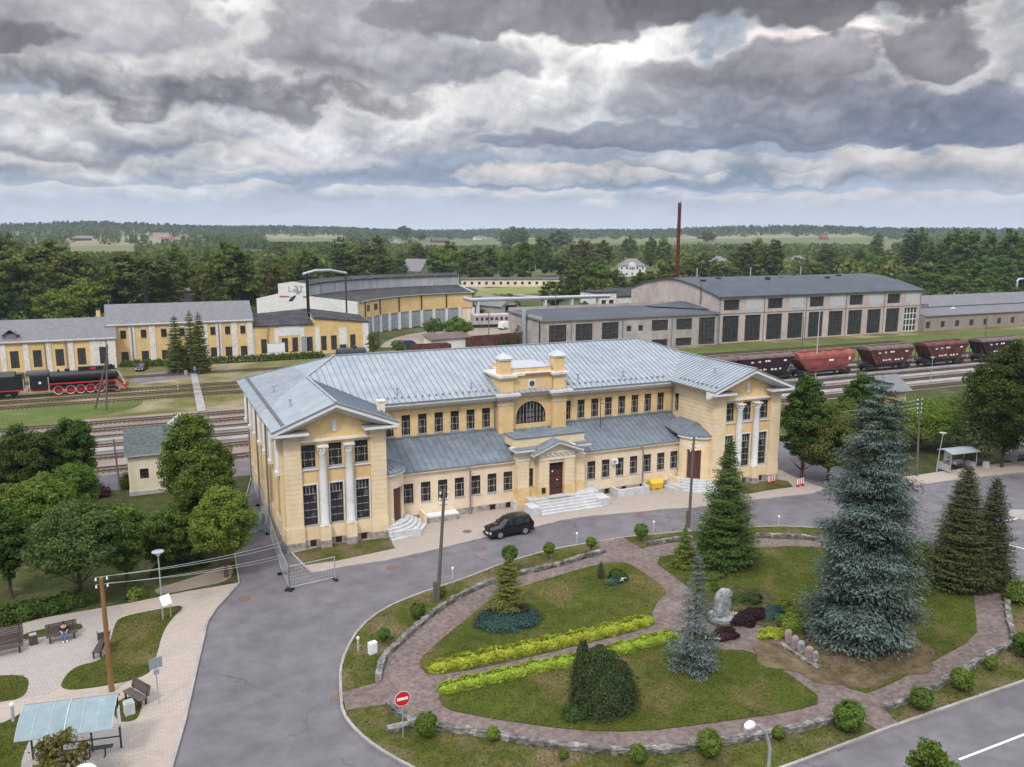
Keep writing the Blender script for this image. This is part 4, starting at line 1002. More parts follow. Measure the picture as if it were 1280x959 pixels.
for a, b in ((23.0, 24.85), (29.25, 31.1)): tf.box(a, b, 7.0, 8.2, 6.45, 6.745)
build_each(tf, 'flashing', M['sillmetal'], station)
tm = MB()
for a, b in ((23.05, 24.8), (29.3, 31.05)): tm.box(a, b, 7.1, 8.2, 9.8, 9.95)
for a, b in ((22.95, 24.95), (29.15, 31.15)):
    tm.box(a, b, 6.95, 8.6, 10.35, 10.6); tm.box(a-.2, b+.2, 6.7, 8.8, 10.6, 10.82); tm.box(a-.35, b+.35, 6.5, 9., 10.82, 11.08)
tm.box(24.952, 29.148, 7.3, 7.98, 10.6, 10.82); tm.box(25.303, 28.797, 7.1, 7.98, 10.82, 11.06)
tm.build('centre_cornice', M['whiteworn'], station)
at = MB()
at.box(24.6, 29.4, 7.35, 12.6, 11.065, 12.85); at.box(24.62, 29.38, 7.6, 12.6, 13.12, 13.55)
for a, b in ((23.35, 24.75), (29.45, 30.85)):
    at.prism([(a, 7.1), (b, 7.1), (b, 11.), (a, 11.)], 11.085, 12.55)
at.build('attic', M['yellow'], station)
am = MB()
am.box(24.5, 29.5, 7.1, 12.6, 12.853, 13.118)
cv = MB(); cv.box(24.58, 29.42, 7.55, 12.6, 13.552, 13.6); cv.build('attic_cover', M['sillmetal'], station)
for a, b in ((23.2, 24.9), (29.3, 31.0)): am.box(a, b, 6.98, 11.1, 12.553, 12.75); am.box(a-.18, b+.18, 6.8, 11.2, 12.753, 13.0)
am.box(26.45, 27.45, 7.30, 7.345, 11.4, 12.4)
am.build('attic_cornice', M['whiteworn'], station)
br = MB(); br.box(26.1, 29.0, 7.07, 7.097, 12.87, 13.05); br.build('bare_brick', M['brick'], station)
rdw = MB(); rdw.disc((26.95, 7.285, 11.9), .30, 20, axis='y'); rdw.build('round_window', M['glassgrid'], station)
for a, b in ((23.3, 24.5), (29.55, 30.75)):
    c = MB(); c.box(a, b, 7.2, 8.5, 13.0, 14.55); co = c.build('chimney', M['yellow'], station)
    c = MB(); c.box(a-.12, b+.12, 7.08, 8.62, 14.553, 14.70); c.build('chimney_band', M['white'], co)
    c = MB(); mx, my = (a+b)/2, 7.85
    base = [(a-.18, 7.02, 14.703), (b+.18, 7.02, 14.703), (b+.18, 8.68, 14.703), (a-.18, 8.68, 14.703)]
    for i in range(4): c.face([base[i], base[(i+1) % 4], (mx, my, 15.35)])
    c.build('chimney_cap', M['sillmetal'], co)
# entrance portico
pw = MB(); yo = 2.2; ym = 1.55
for a, b in ((23.06, 24.28), (29.4, 30.62)): courses(pw, a, b, yo, 3.3, 2.3, 5.1, .40)
wall_face(pw, (24.28, 2.5, 1.2), Xp, Ym, .83, 4.1, [(.02, .60, 1.05, 2.96)], .2); wall_face(pw, (29.1, 2.5, 1.2), Xp, Ym, .32, 4.1, [(.0, .28, 1.05, 2.96)], .2)
for a, b in ((25.1, 26.22), (27.95, 29.1)): courses(pw, a, b, ym, 3.0, 2.3, 5.1, .40)
pw.box(26.22, 27.95, ym+.12, 3., 4.72, 5.1)
pw.build('portico_wall', M['pale'], station)
pb = MB()
for a, b in ((23.0, 24.34), (29.34, 30.68)): pb.box(a, b, yo-.06, 3.4, -.05, 2.3)
for a, b in ((25.04, 26.22), (27.95, 29.16)): pb.box(a, b, ym-.06, 3., 1.2, 2.3)
pb.box(24.343, 25.037, 2.46, 2.9, 1.2, 2.2)
build_each(pb, 'portico_base', M['yellow'], station)
window(station, (24.28, 2.5, 0), Xp, Ym, .02, .60, 2.25, 4.16, .2, (1, 3), M['brown'], M['glass'], M['sillmetal'])
dr = MB(); dr.box(26.24, 27.93, ym+.45, ym+.55, 1.35, 4.0)
for z in (1.95, 2.6, 3.25, 3.92): dr.box(26.24, 27.93, ym+.41, ym+.448, z, z+.05, 1)
for x in (26.24, 27.06, 27.85): dr.box(x, x+.08, ym+.40, ym+.447, 1.35, 4.72)
dro = dr.build('entrance_door', [M['door'], M['brown']], station)
fg = MB(); fg.face([(26.3, ym+.5, 4.02), (27.9, ym+.5, 4.02), (27.9, ym+.5, 4.7), (26.3, ym+.5, 4.7)]); fg.build('fanlight', M['glass'], dro)
nt = MB(); nt.box(26.7, 26.84, ym+.39, ym+.408, 3.68, 3.85); nt.box(27.25, 27.4, ym+.39, ym+.408, 2.75, 2.85); build_each(nt, 'notice', M['signwhite'], dro)
mbx = MB(); mbx.box(25.35, 25.72, ym-.2, ym-.065, 1.75, 2.3); mbx.build('mailbox', M['brown'], station)
pt = MB()
for a, b, y in ((23.0, 24.34, yo-.05), (29.34, 30.68, yo-.05)): pt.box(a, b, y, 3.4, 5.1, 5.25)
pt.box(25.04, 29.16, ym-.06, 3., 5.1, 5.25)
pt.box(24.343, 25.037, 2.4, 3., 5.1, 5.25); pt.box(29.163, 29.337, 2.4, 3., 5.1, 5.25)
for (g, za, zb) in ((0, 5.78, 5.95), (.22, 5.95, 6.12), (.42, 6.12, 6.36)):
    pt.box(23.0-g, 24.5+g*.5, yo-.1-g, 3.4, za, zb); pt.box(29.2-g*.5, 30.68+g, yo-.1-g, 3.4, za, zb)
pt.box(24.9, 29.3, ym-.12, ym+.2, 5.78, 5.9)
for k in range(7): pt.box(25.25+k*.58, 25.5+k*.58, ym-.16, ym-.06, 5.58, 5.72)
for s in (-1, 1):
    a = (27.1, 7.05); b = (27.1+s*2.75, 6.0)
    for (y, th, dz) in ((ym-.55, .2, 0), (ym-.32, .18, -.2)):
        pt.extrude([(a[0], y, a[1]+dz), (b[0], y, b[1]+dz), (b[0], y, b[1]+dz-th), (a[0], y, a[1]+dz-th)], (0, 1.2, 0))
pt.build('portico_cornice', M['white'], station)
pf = MB()
pf.box(23.06, 30.62, 2.32, 3.4, 5.253, 5.778); pf.box(25.1, 29.1, ym, 2.31, 5.253, 5.77)
pf.face([(24.7, ym+.05, 5.9), (29.5, ym+.05, 5.9), (27.1, ym+.05, 6.82)])
pf.box(22.9, 30.75, 2.6, 5.2, 6.38, 7.3)
pf.build('portico_frieze', M['pale'], station)
pr = MB()
for s in (-1, 1): pr.extrude([(27.1, ym-.6, 7.12), (27.1+s*2.85, ym-.6, 6.04), (27.1+s*2.85, ym-.6, 6.0), (27.1, ym-.6, 7.06)], (0, 1.75, 0))
pr.box(22.8, 30.85, 2.5, 5.3, 7.303, 7.38); pr.box(22.55, 24.9, yo-.55, 2.59, 6.363, 6.42); pr.box(29.3, 31.1, yo-.55, 2.59, 6.363, 6.42)
pr.build('portico_roof', M['rooflow'], station)
# steps and podium of the main entrance
st = MB(); n = 6
for k in range(n): st.box(24.4, 31.2, -.75+k*.36, 2.9 if k == n-1 else -.75+(k+1)*.36+.02, -.05, .12+(k+1)*.19)
st.box(23.9, 31.9, 1.4, 3.06, -.05, 1.255); st.box(25.9, 28.4, .95, 1.55, 1.262, 1.36)
st.build('entrance_steps', M['concretelight'], station)
for a, b in ((23.55, 24.38), (31.22, 32.3)):
    c = MB(); c.box(a-.2, b, -.3, 1.39, -.05, .95); c.build('step_cheek', M['concretelight'], station, bevel=.03)
c = MB(); c.box(22.6, 23.0, 2.1, 3.05, -.05, .95); c.box(30.7, 31.9, 2.6, 3.05, 1.26, 1.55); build_each(c, 'step_cheek', M['concretelight'], station)
# light well wall in front of the right wing
lw = MB(); lw.box(34.3, 38.2, 1.4, 1.62, -.05, .95); lw.box(34.3, 34.52, 1.623, 3.05, -.05, .95); lw.box(37.98, 38.2, 1.623, 2.6, -.05, .95)
lw.build('light_well_wall', M['concretelight'], station, bevel=.02)
# curved corner vestibules
def vestibule(cx, sgn):
    R = 2.35; cy = DL-.2; a0, a1 = (PI, 1.5*PI) if sgn < 0 else (1.5*PI, 2*PI)
    w = MB(); da, db = (PI*1.15, PI*1.37) if sgn < 0 else (PI*1.62, PI*1.84); zt = 5.85
    def arcw(mb, r, b0, b1, z0, z1, n=10): mb.lathe([(r, z0), (r, z1)], (cx, cy, 0), n, 0, b0, b1)
    arcw(w, R, a0, da, 1.1, zt); arcw(w, R, db, a1, 1.1, zt); arcw(w, R, da, db, 4.35, zt, 6)
    for b in (da, db): w.face([(cx+r*math.cos(b), cy+r*math.sin(b), z) for r, z in ((R, 1.1), (R-.3, 1.1), (R-.3, 4.35), (R, 4.35))])
    arcw(w, R+.08, a0, da, -.05, 1.5); arcw(w, R+.08, db, a1, -.05, 1.5)
    w.lathe([(R+.08, 1.5), (R, 1.5)], (cx, cy, 0), 10, 0, a0, da); w.lathe([(R+.08, 1.5), (R, 1.5)], (cx, cy, 0), 10, 0, db, a1)
    w.build('vestibule_wall', M['pale'], station, smooth=True)
    d = MB(); d.lathe([(R-.25, 1.1), (R-.25, 4.36)], (cx, cy, 0), 5, 0, da, db)
    for k in range(4): d.lathe([(R-.23, 1.3+k*.8), (R-.23, 1.35+k*.8)], (cx, cy, 0), 5, 0, da, db)
    d.build('vestibule_door', M['door'], station)
    c = MB()
    for (g, za, zb) in ((.02, 4.72, 4.84), (.1, 5.5, 5.65), (.26, 5.65, 5.9)):
        c.lathe([(R, za), (R+g, za), (R+g, zb), (R, zb)], (cx, cy, 0), 14, 0, a0, a1)
    c.build('vestibule_cornice', M['white'], station, smooth=True)
    r = MB(); r.lathe([(R+.34, 5.90), (R+.34, 5.97), (0, 7.0)], (cx, cy, 0), 14, 0, a0, a1)
    for k in range(7):
        t = a0+(a1-a0)*(k+.5)/7; r.bar((cx+(R+.33)*math.cos(t), cy+(R+.33)*math.sin(t), 6.0), (cx+.2*math.cos(t), cy+.2*math.sin(t), 6.93), .04, .05)
    r.prism([(cx, cy), (cx+sgn*(R+.34), cy), (cx+sgn*(R+.34), cy+2.2), (cx, cy+2.2)], 5.9, 5.97)
    r.face([(cx+sgn*(R+.34), cy, 5.97), (cx+sgn*(R+.34), cy+3.2, 6.35), (cx, cy+3.2, 7.0), (cx, cy, 7.0)])
    r.build('vestibule_roof', M['rooflow'], station)
    s = MB()
    for k in range(5): s.lathe([(R+.15+.38*(5-k), -.05), (R+.15+.38*(5-k), .12+.19*(k+1)), (R-.3, .12+.19*(k+1))], (cx, cy, 0), 14, 0, a0+.05 if sgn < 0 else a0, a1 if sgn < 0 else a1-.05)
    s.build('vestibule_steps', M['concretelight'], station)
vestibule(WP, 1); vestibule(XI, -1)
pb2 = MB(); pb2.box(13.0, 13.2, 1.5, 3.06, -.05, 1.25); pb2.box(41.8, 42.0, 1.3, 3.06, -.05, 1.3); build_each(pb2, 'parapet', M['pale'], station)
pc = MB(); pc.box(13.203, 16.6, 2.0, 3.06, -.05, .62); pc.build('planter_wall', M['fieldstone'], station)
pd = MB(); pd.box(13.15, 16.65, 1.95, 3.06, .622, .78); pd.build('planter_coping', M['white'], station)
pe = MB(); pe.box(9.2, 11.8, -.95, -.75, -.05, .85); pe.build('step_cheek', M['concretelight'], station)
pe = MB(); pe.box(41.5, 41.797, .4, 3.06, -.05, .6); pe.box(43.9, 45.3, -.9, -.6, -.05, .8); build_each(pe, 'step_cheek', M['concretelight'], station)
# roofs
rf = MB(); e0 = DU-OV; rm = [M['roofmetal'], M['pipe'], M['seam']]
L_e, L_a = (-OV, -OV, ZE), (WP/2, -OV, ZA)
roof_plane(rf, [L_e, L_a, (WP/2, YJ, ZA), (RX, RY, RZ), (-OV, DEP+OV, ZE)], (1, 0), .62, mside=1, mseam=0, seam_h=.035)
roof_plane(rf, [L_a, (WP+OV, -OV, ZE), (WP+OV, e0, ZE), (WP/2, YJ, ZA)], (1, 0), .62, mside=1, mseam=2)
roof_plane(rf, [(WP+OV, e0, ZE), (W-WP-OV, e0, ZE), (W-WP/2, YJ, ZA), (W-RX, RY, RZ), (RX, RY, RZ), (WP/2, YJ, ZA)], (0, 1), .62, mside=1, mseam=2)
roof_plane(rf, [(W-WP-OV, -OV, ZE), (W-WP/2, -OV, ZA), (W-WP/2, YJ, ZA), (W-WP-OV, e0, ZE)], (1, 0), .62, mside=1, mseam=2)
roof_plane(rf, [(W-WP/2, -OV, ZA), (W+OV, -OV, ZE), (W+OV, DEP+OV, ZE), (W-RX, RY, RZ), (W-WP/2, YJ, ZA)], (1, 0), .62, mside=1, mseam=2)
roof_plane(rf, [(-OV, DEP+OV, ZE), (RX, RY, RZ), (W-RX, RY, RZ), (W+OV, DEP+OV, ZE)], (0, 1), .62, mside=1, mseam=2)
roof = rf.build('roof', rm, station)
rg = MB()
for a, b in (((RX, RY, RZ), (W-RX, RY, RZ)), ((WP/2, YJ, ZA), (RX, RY, RZ)), ((W-WP/2, YJ, ZA), (W-RX, RY, RZ)), ((WP/2, -OV, ZA), (WP/2, YJ, ZA)), ((W-WP/2, -OV, ZA), (W-WP/2, YJ, ZA)), ((RX, RY, RZ), (-OV, DEP+OV, ZE))):
    rg.bar((a[0], a[1], a[2]+.05), (b[0], b[1], b[2]+.05), .22, .08)
rg.build('ridge_cap', M['roofmetal'], roof)
sg = MB()
zl_ = lambda x: ZE+(x+OV)*(ZA-ZE)/(WP/2+OV)
for k in range(30): y = -.6+k*.88; sg.box(-.2, .12, y, y+.10, zl_(-.05), zl_(-.05)+.24)
for k in range(18): x = 10.6+k*.72; sg.box(x, x+.10, e0+.65, e0+.95, ZE+.28, ZE+.46)
for k in range(18): x = 31.4+k*.72; sg.box(x, x+.10, e0+.65, e0+.95, ZE+.28, ZE+.46)
for k in range(9): y = -.4+k*.8; sg.box(WP+.1, WP+.4, y, y+.1, ZE+.3, ZE+.46); sg.box(W-WP-.4, W-WP-.1, y, y+.1, ZE+.3, ZE+.46)
sg.build('snow_guard_grille', M['pipe'], roof)
for (x, y, z, r, h) in ((1.5, 4.5, 12.1, .09, .6), (1.2, 12.5, 12., .09, .6), (12.5, 8.2, 11.6, .09, .7), (20.5, 8.4, 11.65, .08, .6), (33., 8.3, 11.6, .09, .7), (38.8, 8.4, 11.65, .08, .6), (47.3, 3., 11.9, .1, 1.0)):
    v = MB(); v.cyl((x, y, z-.2), (x, y, z+h), r, 8); v.cyl((x, y, z+h), (x, y, z+h+.1), r*1.7, 8); v.build('roof_vent', M['steel'], roof)
sc_ = MB(); sc_.box(9.0, 9.6, 2.2, 2.8, 10.9, 12.3); sc_.box(8.92, 9.68, 2.12, 2.88, 12.3, 12.45); sc_.build('small_chimney', M['cream'], roof)
rl = MB()
roof_plane(rl, [(WP+.1, DL-.3, ZL), (XI-.1, DL-.3, ZL), (XI-.1, DU, ZLT), (WP+.1, DU, ZLT)], (0, 1), .66, mside=1, mseam=2)
rl.box(WP+.1, 23.1, DU-.14, DU-.02, ZLT-.05, ZLT+.17); rl.box(31., XI-.1, DU-.14, DU-.02, ZLT-.05, ZLT+.17)
rl.box(25.9, 26.1, 5.2, 7.3, 6.0, 7.05, 1)
rl.build('lower_roof', [M['rooflow'], M['pipe'], M['seam']], station)
ae = MB(); ae.cyl((34.9, 6.5, 6.4), (34.9, 6.5, 9.9), .05, 6); ae.box(34.86, 35.25, 6.47, 6.53, 9.2, 9.26); ae.box(34.86, 35.2, 6.47, 6.53, 9.6, 9.66); ae.build('roof_mast', M['rail'], station)
for x, y, zt, zb in ((18.15, DL-.36, ZL-.1, .1), (38.15, DL-.36, ZL-.1, .1)):
    dp = MB(); dp.tube([(x-.3, y+.1, zt+.02), (x, y, zt-.25), (x, y, zb)], .085, 8); dp.build('downpipe', M['pipe'], station)
for q in ([(22.85, 7.0, 10.9), (22.85, 7.75, 10.4), (22.85, 7.75, 7.1)], [(XI-1., e0+.05, 11.), (XI-.2, DU-.25, 10.3), (XI-.2, DU-.25, 7.2)], *([(-.9, y, 11.), (-.4, y, 10.3), (-.4, y, .3)] for y in (8., 15., 22.))): dp = MB(); dp.tube(q, .085, 8); dp.build('downpipe', M['pipe'], station)
ac = MB(); ac.box(34.35, 35.05, DL-.34, DL-.05, 3.35, 3.9); aco = ac.build('air_conditioner', M['locowhite'], station, bevel=.02)
ac = MB(); ac.lathe([(.21, 0), (.21, .01)], (0, 0, 0), 16); ac = MB(); ac.disc((34.62, DL-.345, 3.62), .2, 16, axis='y'); ac.build('fan', M['signback'], aco)
# ------------------------------------------------------------------ other buildings
def gable(mb, x0, x1, y0, y1, z, zr, over=.4, m=0, thick=.15, axis='x', step=0):
    """two-sided roof, ridge along x (or y)"""
    if axis == 'x':
        yc = (y0+y1)/2; k = (zr-z)/(yc-y0); zo = z-k*over
        roof_plane(mb, [(x0-over, y0-over, zo), (x1+over, y0-over, zo), (x1+over, yc, zr), (x0-over, yc, zr)], (0, 1), step, m, thick=thick)
        roof_plane(mb, [(x0-over, yc, zr), (x1+over, yc, zr), (x1+over, y1+over, zo), (x0-over, y1+over, zo)], (0, 1), step, m, thick=thick)
    else:
        xc = (x0+x1)/2; k = (zr-z)/(xc-x0); zo = z-k*over
        roof_plane(mb, [(x0-over, y0-over, zo), (xc, y0-over, zr), (xc, y1+over, zr), (x0-over, y1+over, zo)], (1, 0), step, m, thick=thick)
        roof_plane(mb, [(xc, y0-over, zr), (x1+over, y0-over, zo), (x1+over, y1+over, zo), (xc, y1+over, zr)], (1, 0), step, m, thick=thick)
def shell(mb, x0, x1, y0, y1, h, front, m=0, depth=.2, sides=True, z0=0.):
    """four walls; openings only in the front (-Y)"""
    wall_face(mb, (x0, y0, z0), (1, 0, 0), (0, -1, 0), x1-x0, h-z0, [(a-x0, b-x0, c-z0, d-z0) for a, b, c, d in front], depth, m)
    if sides:
        wall_face(mb, (x0, y1, z0), (0, -1, 0), (-1, 0, 0), y1-y0, h-z0, m=m); wall_face(mb, (x1, y0, z0), (0, 1, 0), (1, 0, 0), y1-y0, h-z0, m=m)
        wall_face(mb, (x1, y1, z0), (-1, 0, 0), (0, 1, 0), x1-x0, h-z0, m=m)
def wins(root, y, ops, style, frame, glass, depth=.2, sill=None):
    for a, b, c, d in ops: window(root, (0, y, 0), (1, 0, 0), (0, -1, 0), a, b, c, d, depth, style, M[frame], M[glass], M[sill] if sill else None)

# low yellow depot on the left, grey slate roof with a small dormer
d1 = thing('depot_building', 'long low yellow depot with white wall strips and grey slate roof, behind the steam locomotive', 'depot', (0, 0, 0))
y0 = 117.; X0, X1 = -62., -15.9; ops = []
for k in range(-7, 5): a = -34.7+3.93*k; ops.append((a, a+1.5, 1.0, 4.42))
ops = [o for o in ops if o[0] > X0+1]
w = MB(); shell(w, X0, X1, y0, y0+11, 6.3, ops)
w.face([(X1, y0, 6.3), (X1, y0+11, 6.3), (X1, y0+5.5, 10.1)]); w.build('wall', M['depotyellow'], d1)
p = MB()
for k in range(-7, 5):
    a = -36.3+3.93*k
    if a > X0: p.box(a, a+.95, y0-.12, y0-.003, 0, 6.0)
p.box(-20.4, -15.85, y0-.1, y0-.003, 4.5, 6.0); p.box(-17.3, -15.85, y0-.14, y0-.103, 0, 6.2); p.box(-20.3, -18.9, y0-.1, y0-.003, 0, 4.497); p.box(-17.36, -17.303, y0-.1, y0-.003, 0, 4.497)
p.box(X0, X1+.1, y0-.25, y0-.003, 6.003, 6.3)
build_each(p, 'wall_strip', M['whiteworn'], d1)
wins(d1, y0, ops, (2, 7), 'darksteel', 'glassgrid')
r = MB(); gable(r, X0, X1, y0, y0+11, 6.3, 10.1, .35); rfo = r.build('roof', M['slate'], d1)
r = MB(); gable(r, -35.6, -33.2, 117.6, 121., 7.8, 8.7, .3, axis='y'); r.box(-35.5, -33.3, 117.7, 120., 6.6, 7.8, 0); r.build('dormer', M['slate'], rfo)
c = MB(); c.box(-19.2, -18.4, 122.6, 123.3, 9., 11.6); c.box(-19.3, -18.3, 122.5, 123.4, 11.6, 11.8, 1); c.build('chimney', [M['depotyellow'], M['tar']], rfo)
c = MB(); c.tube([(-24.9+3.93*k, 116.8, z) for k in (0,) for z in (6.2, .2)], .09, 6); c.tube([(-17.6, 116.8, 6.2), (-17.6, 116.8, .2)], .09, 6); c.tube([(-28.6, 116.8, 6.2), (-28.6, 116.8, .2)], .09, 6); c.build('downpipe', M['pipe'], d1)

# two-storey depot
d2 = thing('depot_building', 'two-storey yellow depot with white wall strips, grey slate roof and thujas at its door', 'depot', (0, 0, 0))
y0 = 120.; X0, X1 = -17.3, 11.7; ops = []
ux = [-14.86, -10.93, -6.98, -3.4, -.4, 2.89, 5.95, 9.15]
for a in ux: ops += [(a, a+1.1, 5.55, 7.28), (a-.12, a+1.28, .7, 2.8)]
ops[9] = (-.55, .9, .1, 2.7)
w = MB(); shell(w, X0, X1, y0, y0+12, 8.6, ops)
for x in (X0, X1): w.face([(x, y0, 8.6), (x, y0+12, 8.6), (x, y0+6, 12.3)])
w.build('wall', M['depotyellow'], d2)
wins(d2, y0, [o for i, o in enumerate(ops) if i % 2 == 0], (2, 2), 'brown', 'glass', sill='sillmetal'); wins(d2, y0, [o for i, o in enumerate(ops) if i % 2 and i != 9], (2, 5), 'darksteel', 'glassgrid')
dd = MB(); dd.box(-.55, .9, y0+.12, y0+.18, .1, 2.7); dd.build('door', M['door'], d2)
p = MB()
for a, b in ((-13.25, -12.1), (-9.3, -8.15), (-5.3, -4.2), (-2., -1.), (1.2, 2.3), (4.05, 5.2), (7.25, 8.45), (10.55, 11.75), (-17.35, -16.9)): p.box(a, b, y0-.12, y0-.003, 0, 8.2)
p.box(X0, X1, y0-.28, y0-.003, 8.203, 8.6)
for a in ux: p.box(a-.1, a+1.2, y0-.08, y0-.003, 7.55, 7.75)
build_each(p, 'wall_strip', M['whiteworn'], d2)
r = MB(); gable(r, X0, X1, y0, y0+12, 8.6, 12.4, .35); rfo = r.build('roof', M['slate'], d2)
c = MB(); c.tube([(-12.7, y0-.25, 8.4), (-12.7, y0-.25, .2)], .1, 6); c.tube([(4.6, y0-.25, 8.4), (4.6, y0-.25, .2)], .1, 6); c.build('downpipe', M['pipe'], d2)
c = MB(); c.cyl((-9.3, 128, 11), (-9.3, 128, 18.), .42, 10); c.build('chimney', M['black'], rfo)
c = MB(); c.cyl((-16.8, 126, 12), (-16.8, 126, 13.6), .05, 6); c.box(-17.3, -16.3, 125.97, 126.03, 13.2, 13.26); c.build('aerial', M['steel'], rfo)

# low annex with a tarred roof
d3 = thing('depot_annex', 'low yellow depot annex with black tarred roof, white strips and a tall blind white panel', 'depot', (0, 0, 0))
y0 = 120.3; X0, X1 = 11.75, 37.9
ops = [(13.46, 14.71, .8, 4.05), (18., 19.38, .8, 4.08), (20.31, 21.6, .8, 4.12), (23.58, 24.9, .8, 4.12), (26.83, 28.1, .8, 4.15), (29.1, 30.44, .8, 4.18), (33.55, 34.86, .95, 4.17)]
w = MB(); wall_face(w, (X0, y0, 0), (1, 0, 0), (0, -1, 0), 25.27-X0, 7.1, [(a-X0, b-X0, c, d) for a, b, c, d in ops if b < 25.2], .2)
ops2 = [o for o in ops if o[0] > 25.27]
wall_face(w, (25.27, y0, 0), (1, 0, 0), (0, -1, 0), X1-25.27, 7.15, [(a-25.27, b-25.27, c, d) for a, b, c, d in ops2], .2)
w.face([(25.27, y0, 7.15), (X1, y0, 7.15), (25.27, y0, 8.4)])
w.face([(X1, y0, 0), (X1, y0+9, 0), (X1, y0+9, 7.6), (X1, y0, 7.1)]); w.face([(25.27, y0, 7.0), (25.27, y0, 8.4), (25.27, y0+3, 9.2), (25.27, y0+3, 7.)])
w.build('wall', M['depotyellow'], d3)
wins(d3, y0, ops, (2, 6), 'darksteel', 'glassgrid')
p = MB()
for a, b in ((11.72, 12.1), (16.45, 17.42), (22.1, 23.1), (25.5, 26.55)): p.box(a, b, y0-.12, y0-.003, 0, 6.3)
p.box(31., 32.8, y0-.1, y0-.003, 1.0, 5.9); p.box(36.6, 37.95, y0-.1, y0-.003, 0, 6.9); p.box(17.45, 22.08, y0-.06, y0-.003, 4.6, 7.0)
build_each(p, 'wall_strip', M['white'], d3)
r = MB(); roof_plane(r, [(X0-.1, y0-.3, 7.1), (25.2, y0-.3, 7.1), (25.2, y0+11, 9.6), (X0-.1, y0+9, 8.9)], (0, 1), 0, thick=.2)
roof_plane(r, [(25.2, y0-.3, 8.5), (X1+.2, y0-.3, 7.1), (X1+.2, y0+9, 7.9)], (0, 1), 0, thick=.2); roof_plane(r, [(25.2, y0-.3, 8.5), (X1+.2, y0+9, 7.9), (28, y0+14, 9.2), (25.2, y0+12, 9.6)], (0, 1), 0, thick=.2)
r.build('roof', M['tar'], d3)
g = MB(); g.box(22.35, 23.5, y0-.45, y0-.13, .3, 4.3); g.build('steel_cabinet', M['signback'], d3)
g = MB(); g.tube([(15.2, y0-.3, 6.9), (15.2, y0-.3, 6.4), (14.9, y0-.3, 5.2), (14.9, y0-.3, .5)], .1, 6); g.build('downpipe', M['pipe'], d3)
g = MB(); g.box(31.05, 32.5, y0-.55, y0-.105, .4, 2.); g.build('steel_cabinet', M['greensteel'], d3)

# roundhouse: a ring of engine stalls about a point, with a raised grey clerestory
RC = (82.7, 122.4); RI, RM, RO = 46.9, 60.5, 75.; T0, T1 = math.radians(89), math.radians(150)
rh = thing('roundhouse', 'curved engine shed with faded blue stall doors, yellow brickwork and a raised grey sheet-metal clerestory', 'engine shed', (RC[0], RC[1], 0))
NB = 11
def pol(r, t, z): return (r*math.cos(t), r*math.sin(t), z)
fw_ = MB(); dw = MB(); pw_ = MB(); ag_ = MB()
for k in range(NB):
    a, b = T0+(T1-T0)*k/NB, T0+(T1-T0)*(k+1)/NB
    fw_.face([pol(RI, a, 4.9), pol(RI, b, 4.9), pol(RI, b, 9.5), pol(RI, a, 9.5)])
    pw_.obox((*pol(RI-.1, a, 0)[:2], 2.45), (.5, .8, 4.9), a)
    e = .075*(b-a); m_ = (a+b)/2
    pa, pb_ = Vector(pol(RI+.25, a+e, .1)), Vector(pol(RI+.25, b-e, .1)); Zv = Vector((0, 0, 5.75))
    mid = (pa+pb_)/2
    dwi = MB() 
    for q0, q1 in ((pa, mid), (mid, pb_)):
        d_ = (q1-q0); dwi.bar(q0+d_*.02+Vector((0, 0, 2.4)), q1-d_*.02+Vector((0, 0, 2.4)), .1, 4.75)
        for z in (.4, 1.8, 3.2, 4.5): dwi.bar(q0+d_*.03+Vector((0, 0, z)), q1-d_*.03+Vector((0, 0, z)), .2, .12)
    o = dwi.build('stall_door', M['cream' if k == 0 else 'bluedoor'], rh)
    if k % 2 == 0: ag_.obox((*pol(RI-.12, a, 0)[:2], 7.2), (.25, .34, 4.5), a)
fw_.face([pol(RI, T1, 0), pol(RI+.4, T1, 0), pol(RI+.4, T1, 9.5), pol(RI, T1, 9.5)])
for k in (8, 9):
    a, b = T0+(T1-T0)*(k+.3)/NB, T0+(T1-T0)*(k+.72)/NB
    g = MB(); g.bar(pol(RI-.05, a, 7.4), pol(RI-.05, b, 7.4), .12, 1.7); g.build('wall_window', M['glassgrid'], rh)
fw_.build('stall_wall', M['depotyellow'], rh); build_each(pw_, 'stall_pillar', M['whiteworn'], rh); build_each(ag_, 'rusty_strip', M['rail'], rh)
ew = MB(); prof = [(RI, 0), (RI, 9.6), (RM, 11.0), (RM, 14.2), (RM+4.2, 14.8), (RM+8.4, 14.2), (RM+8.4, 11.6), (RO, 10.2), (RO, 0)]
for q in (T1, T0): ew = MB(); ew.face([pol(r, q, z) for r, z in prof]); ew.build('end_wall', M['white'], rh)
cl = MB(); NS = 40
for k in range(NS):
    a, b = T0+(T1-T0)*k/NS, T0+(T1-T0)*(k+1)/NS
    cl.face([pol(RM, a, 11.), pol(RM, b, 11.), pol(RM, b, 14.2), pol(RM, a, 14.2)])
for k in range(9):
    a = T0+(T1-T0)*k/8; cl.obox((*pol(RM-.08, a, 0)[:2], 12.7), (.2, .35, 3.3), a)
cl.build('clerestory_wall', M['corrugated'], rh); cl = MB()
for k in range(NS): a, b = T0+(T1-T0)*k/NS, T0+(T1-T0)*(k+1)/NS; cl.face([pol(RM+8.4, a, 11.), pol(RM+8.4, b, 11.), pol(RM+8.4, b, 14.2), pol(RM+8.4, a, 14.2)])
cl.build('clerestory_wall', M['corrugated'], rh)
rr = MB()
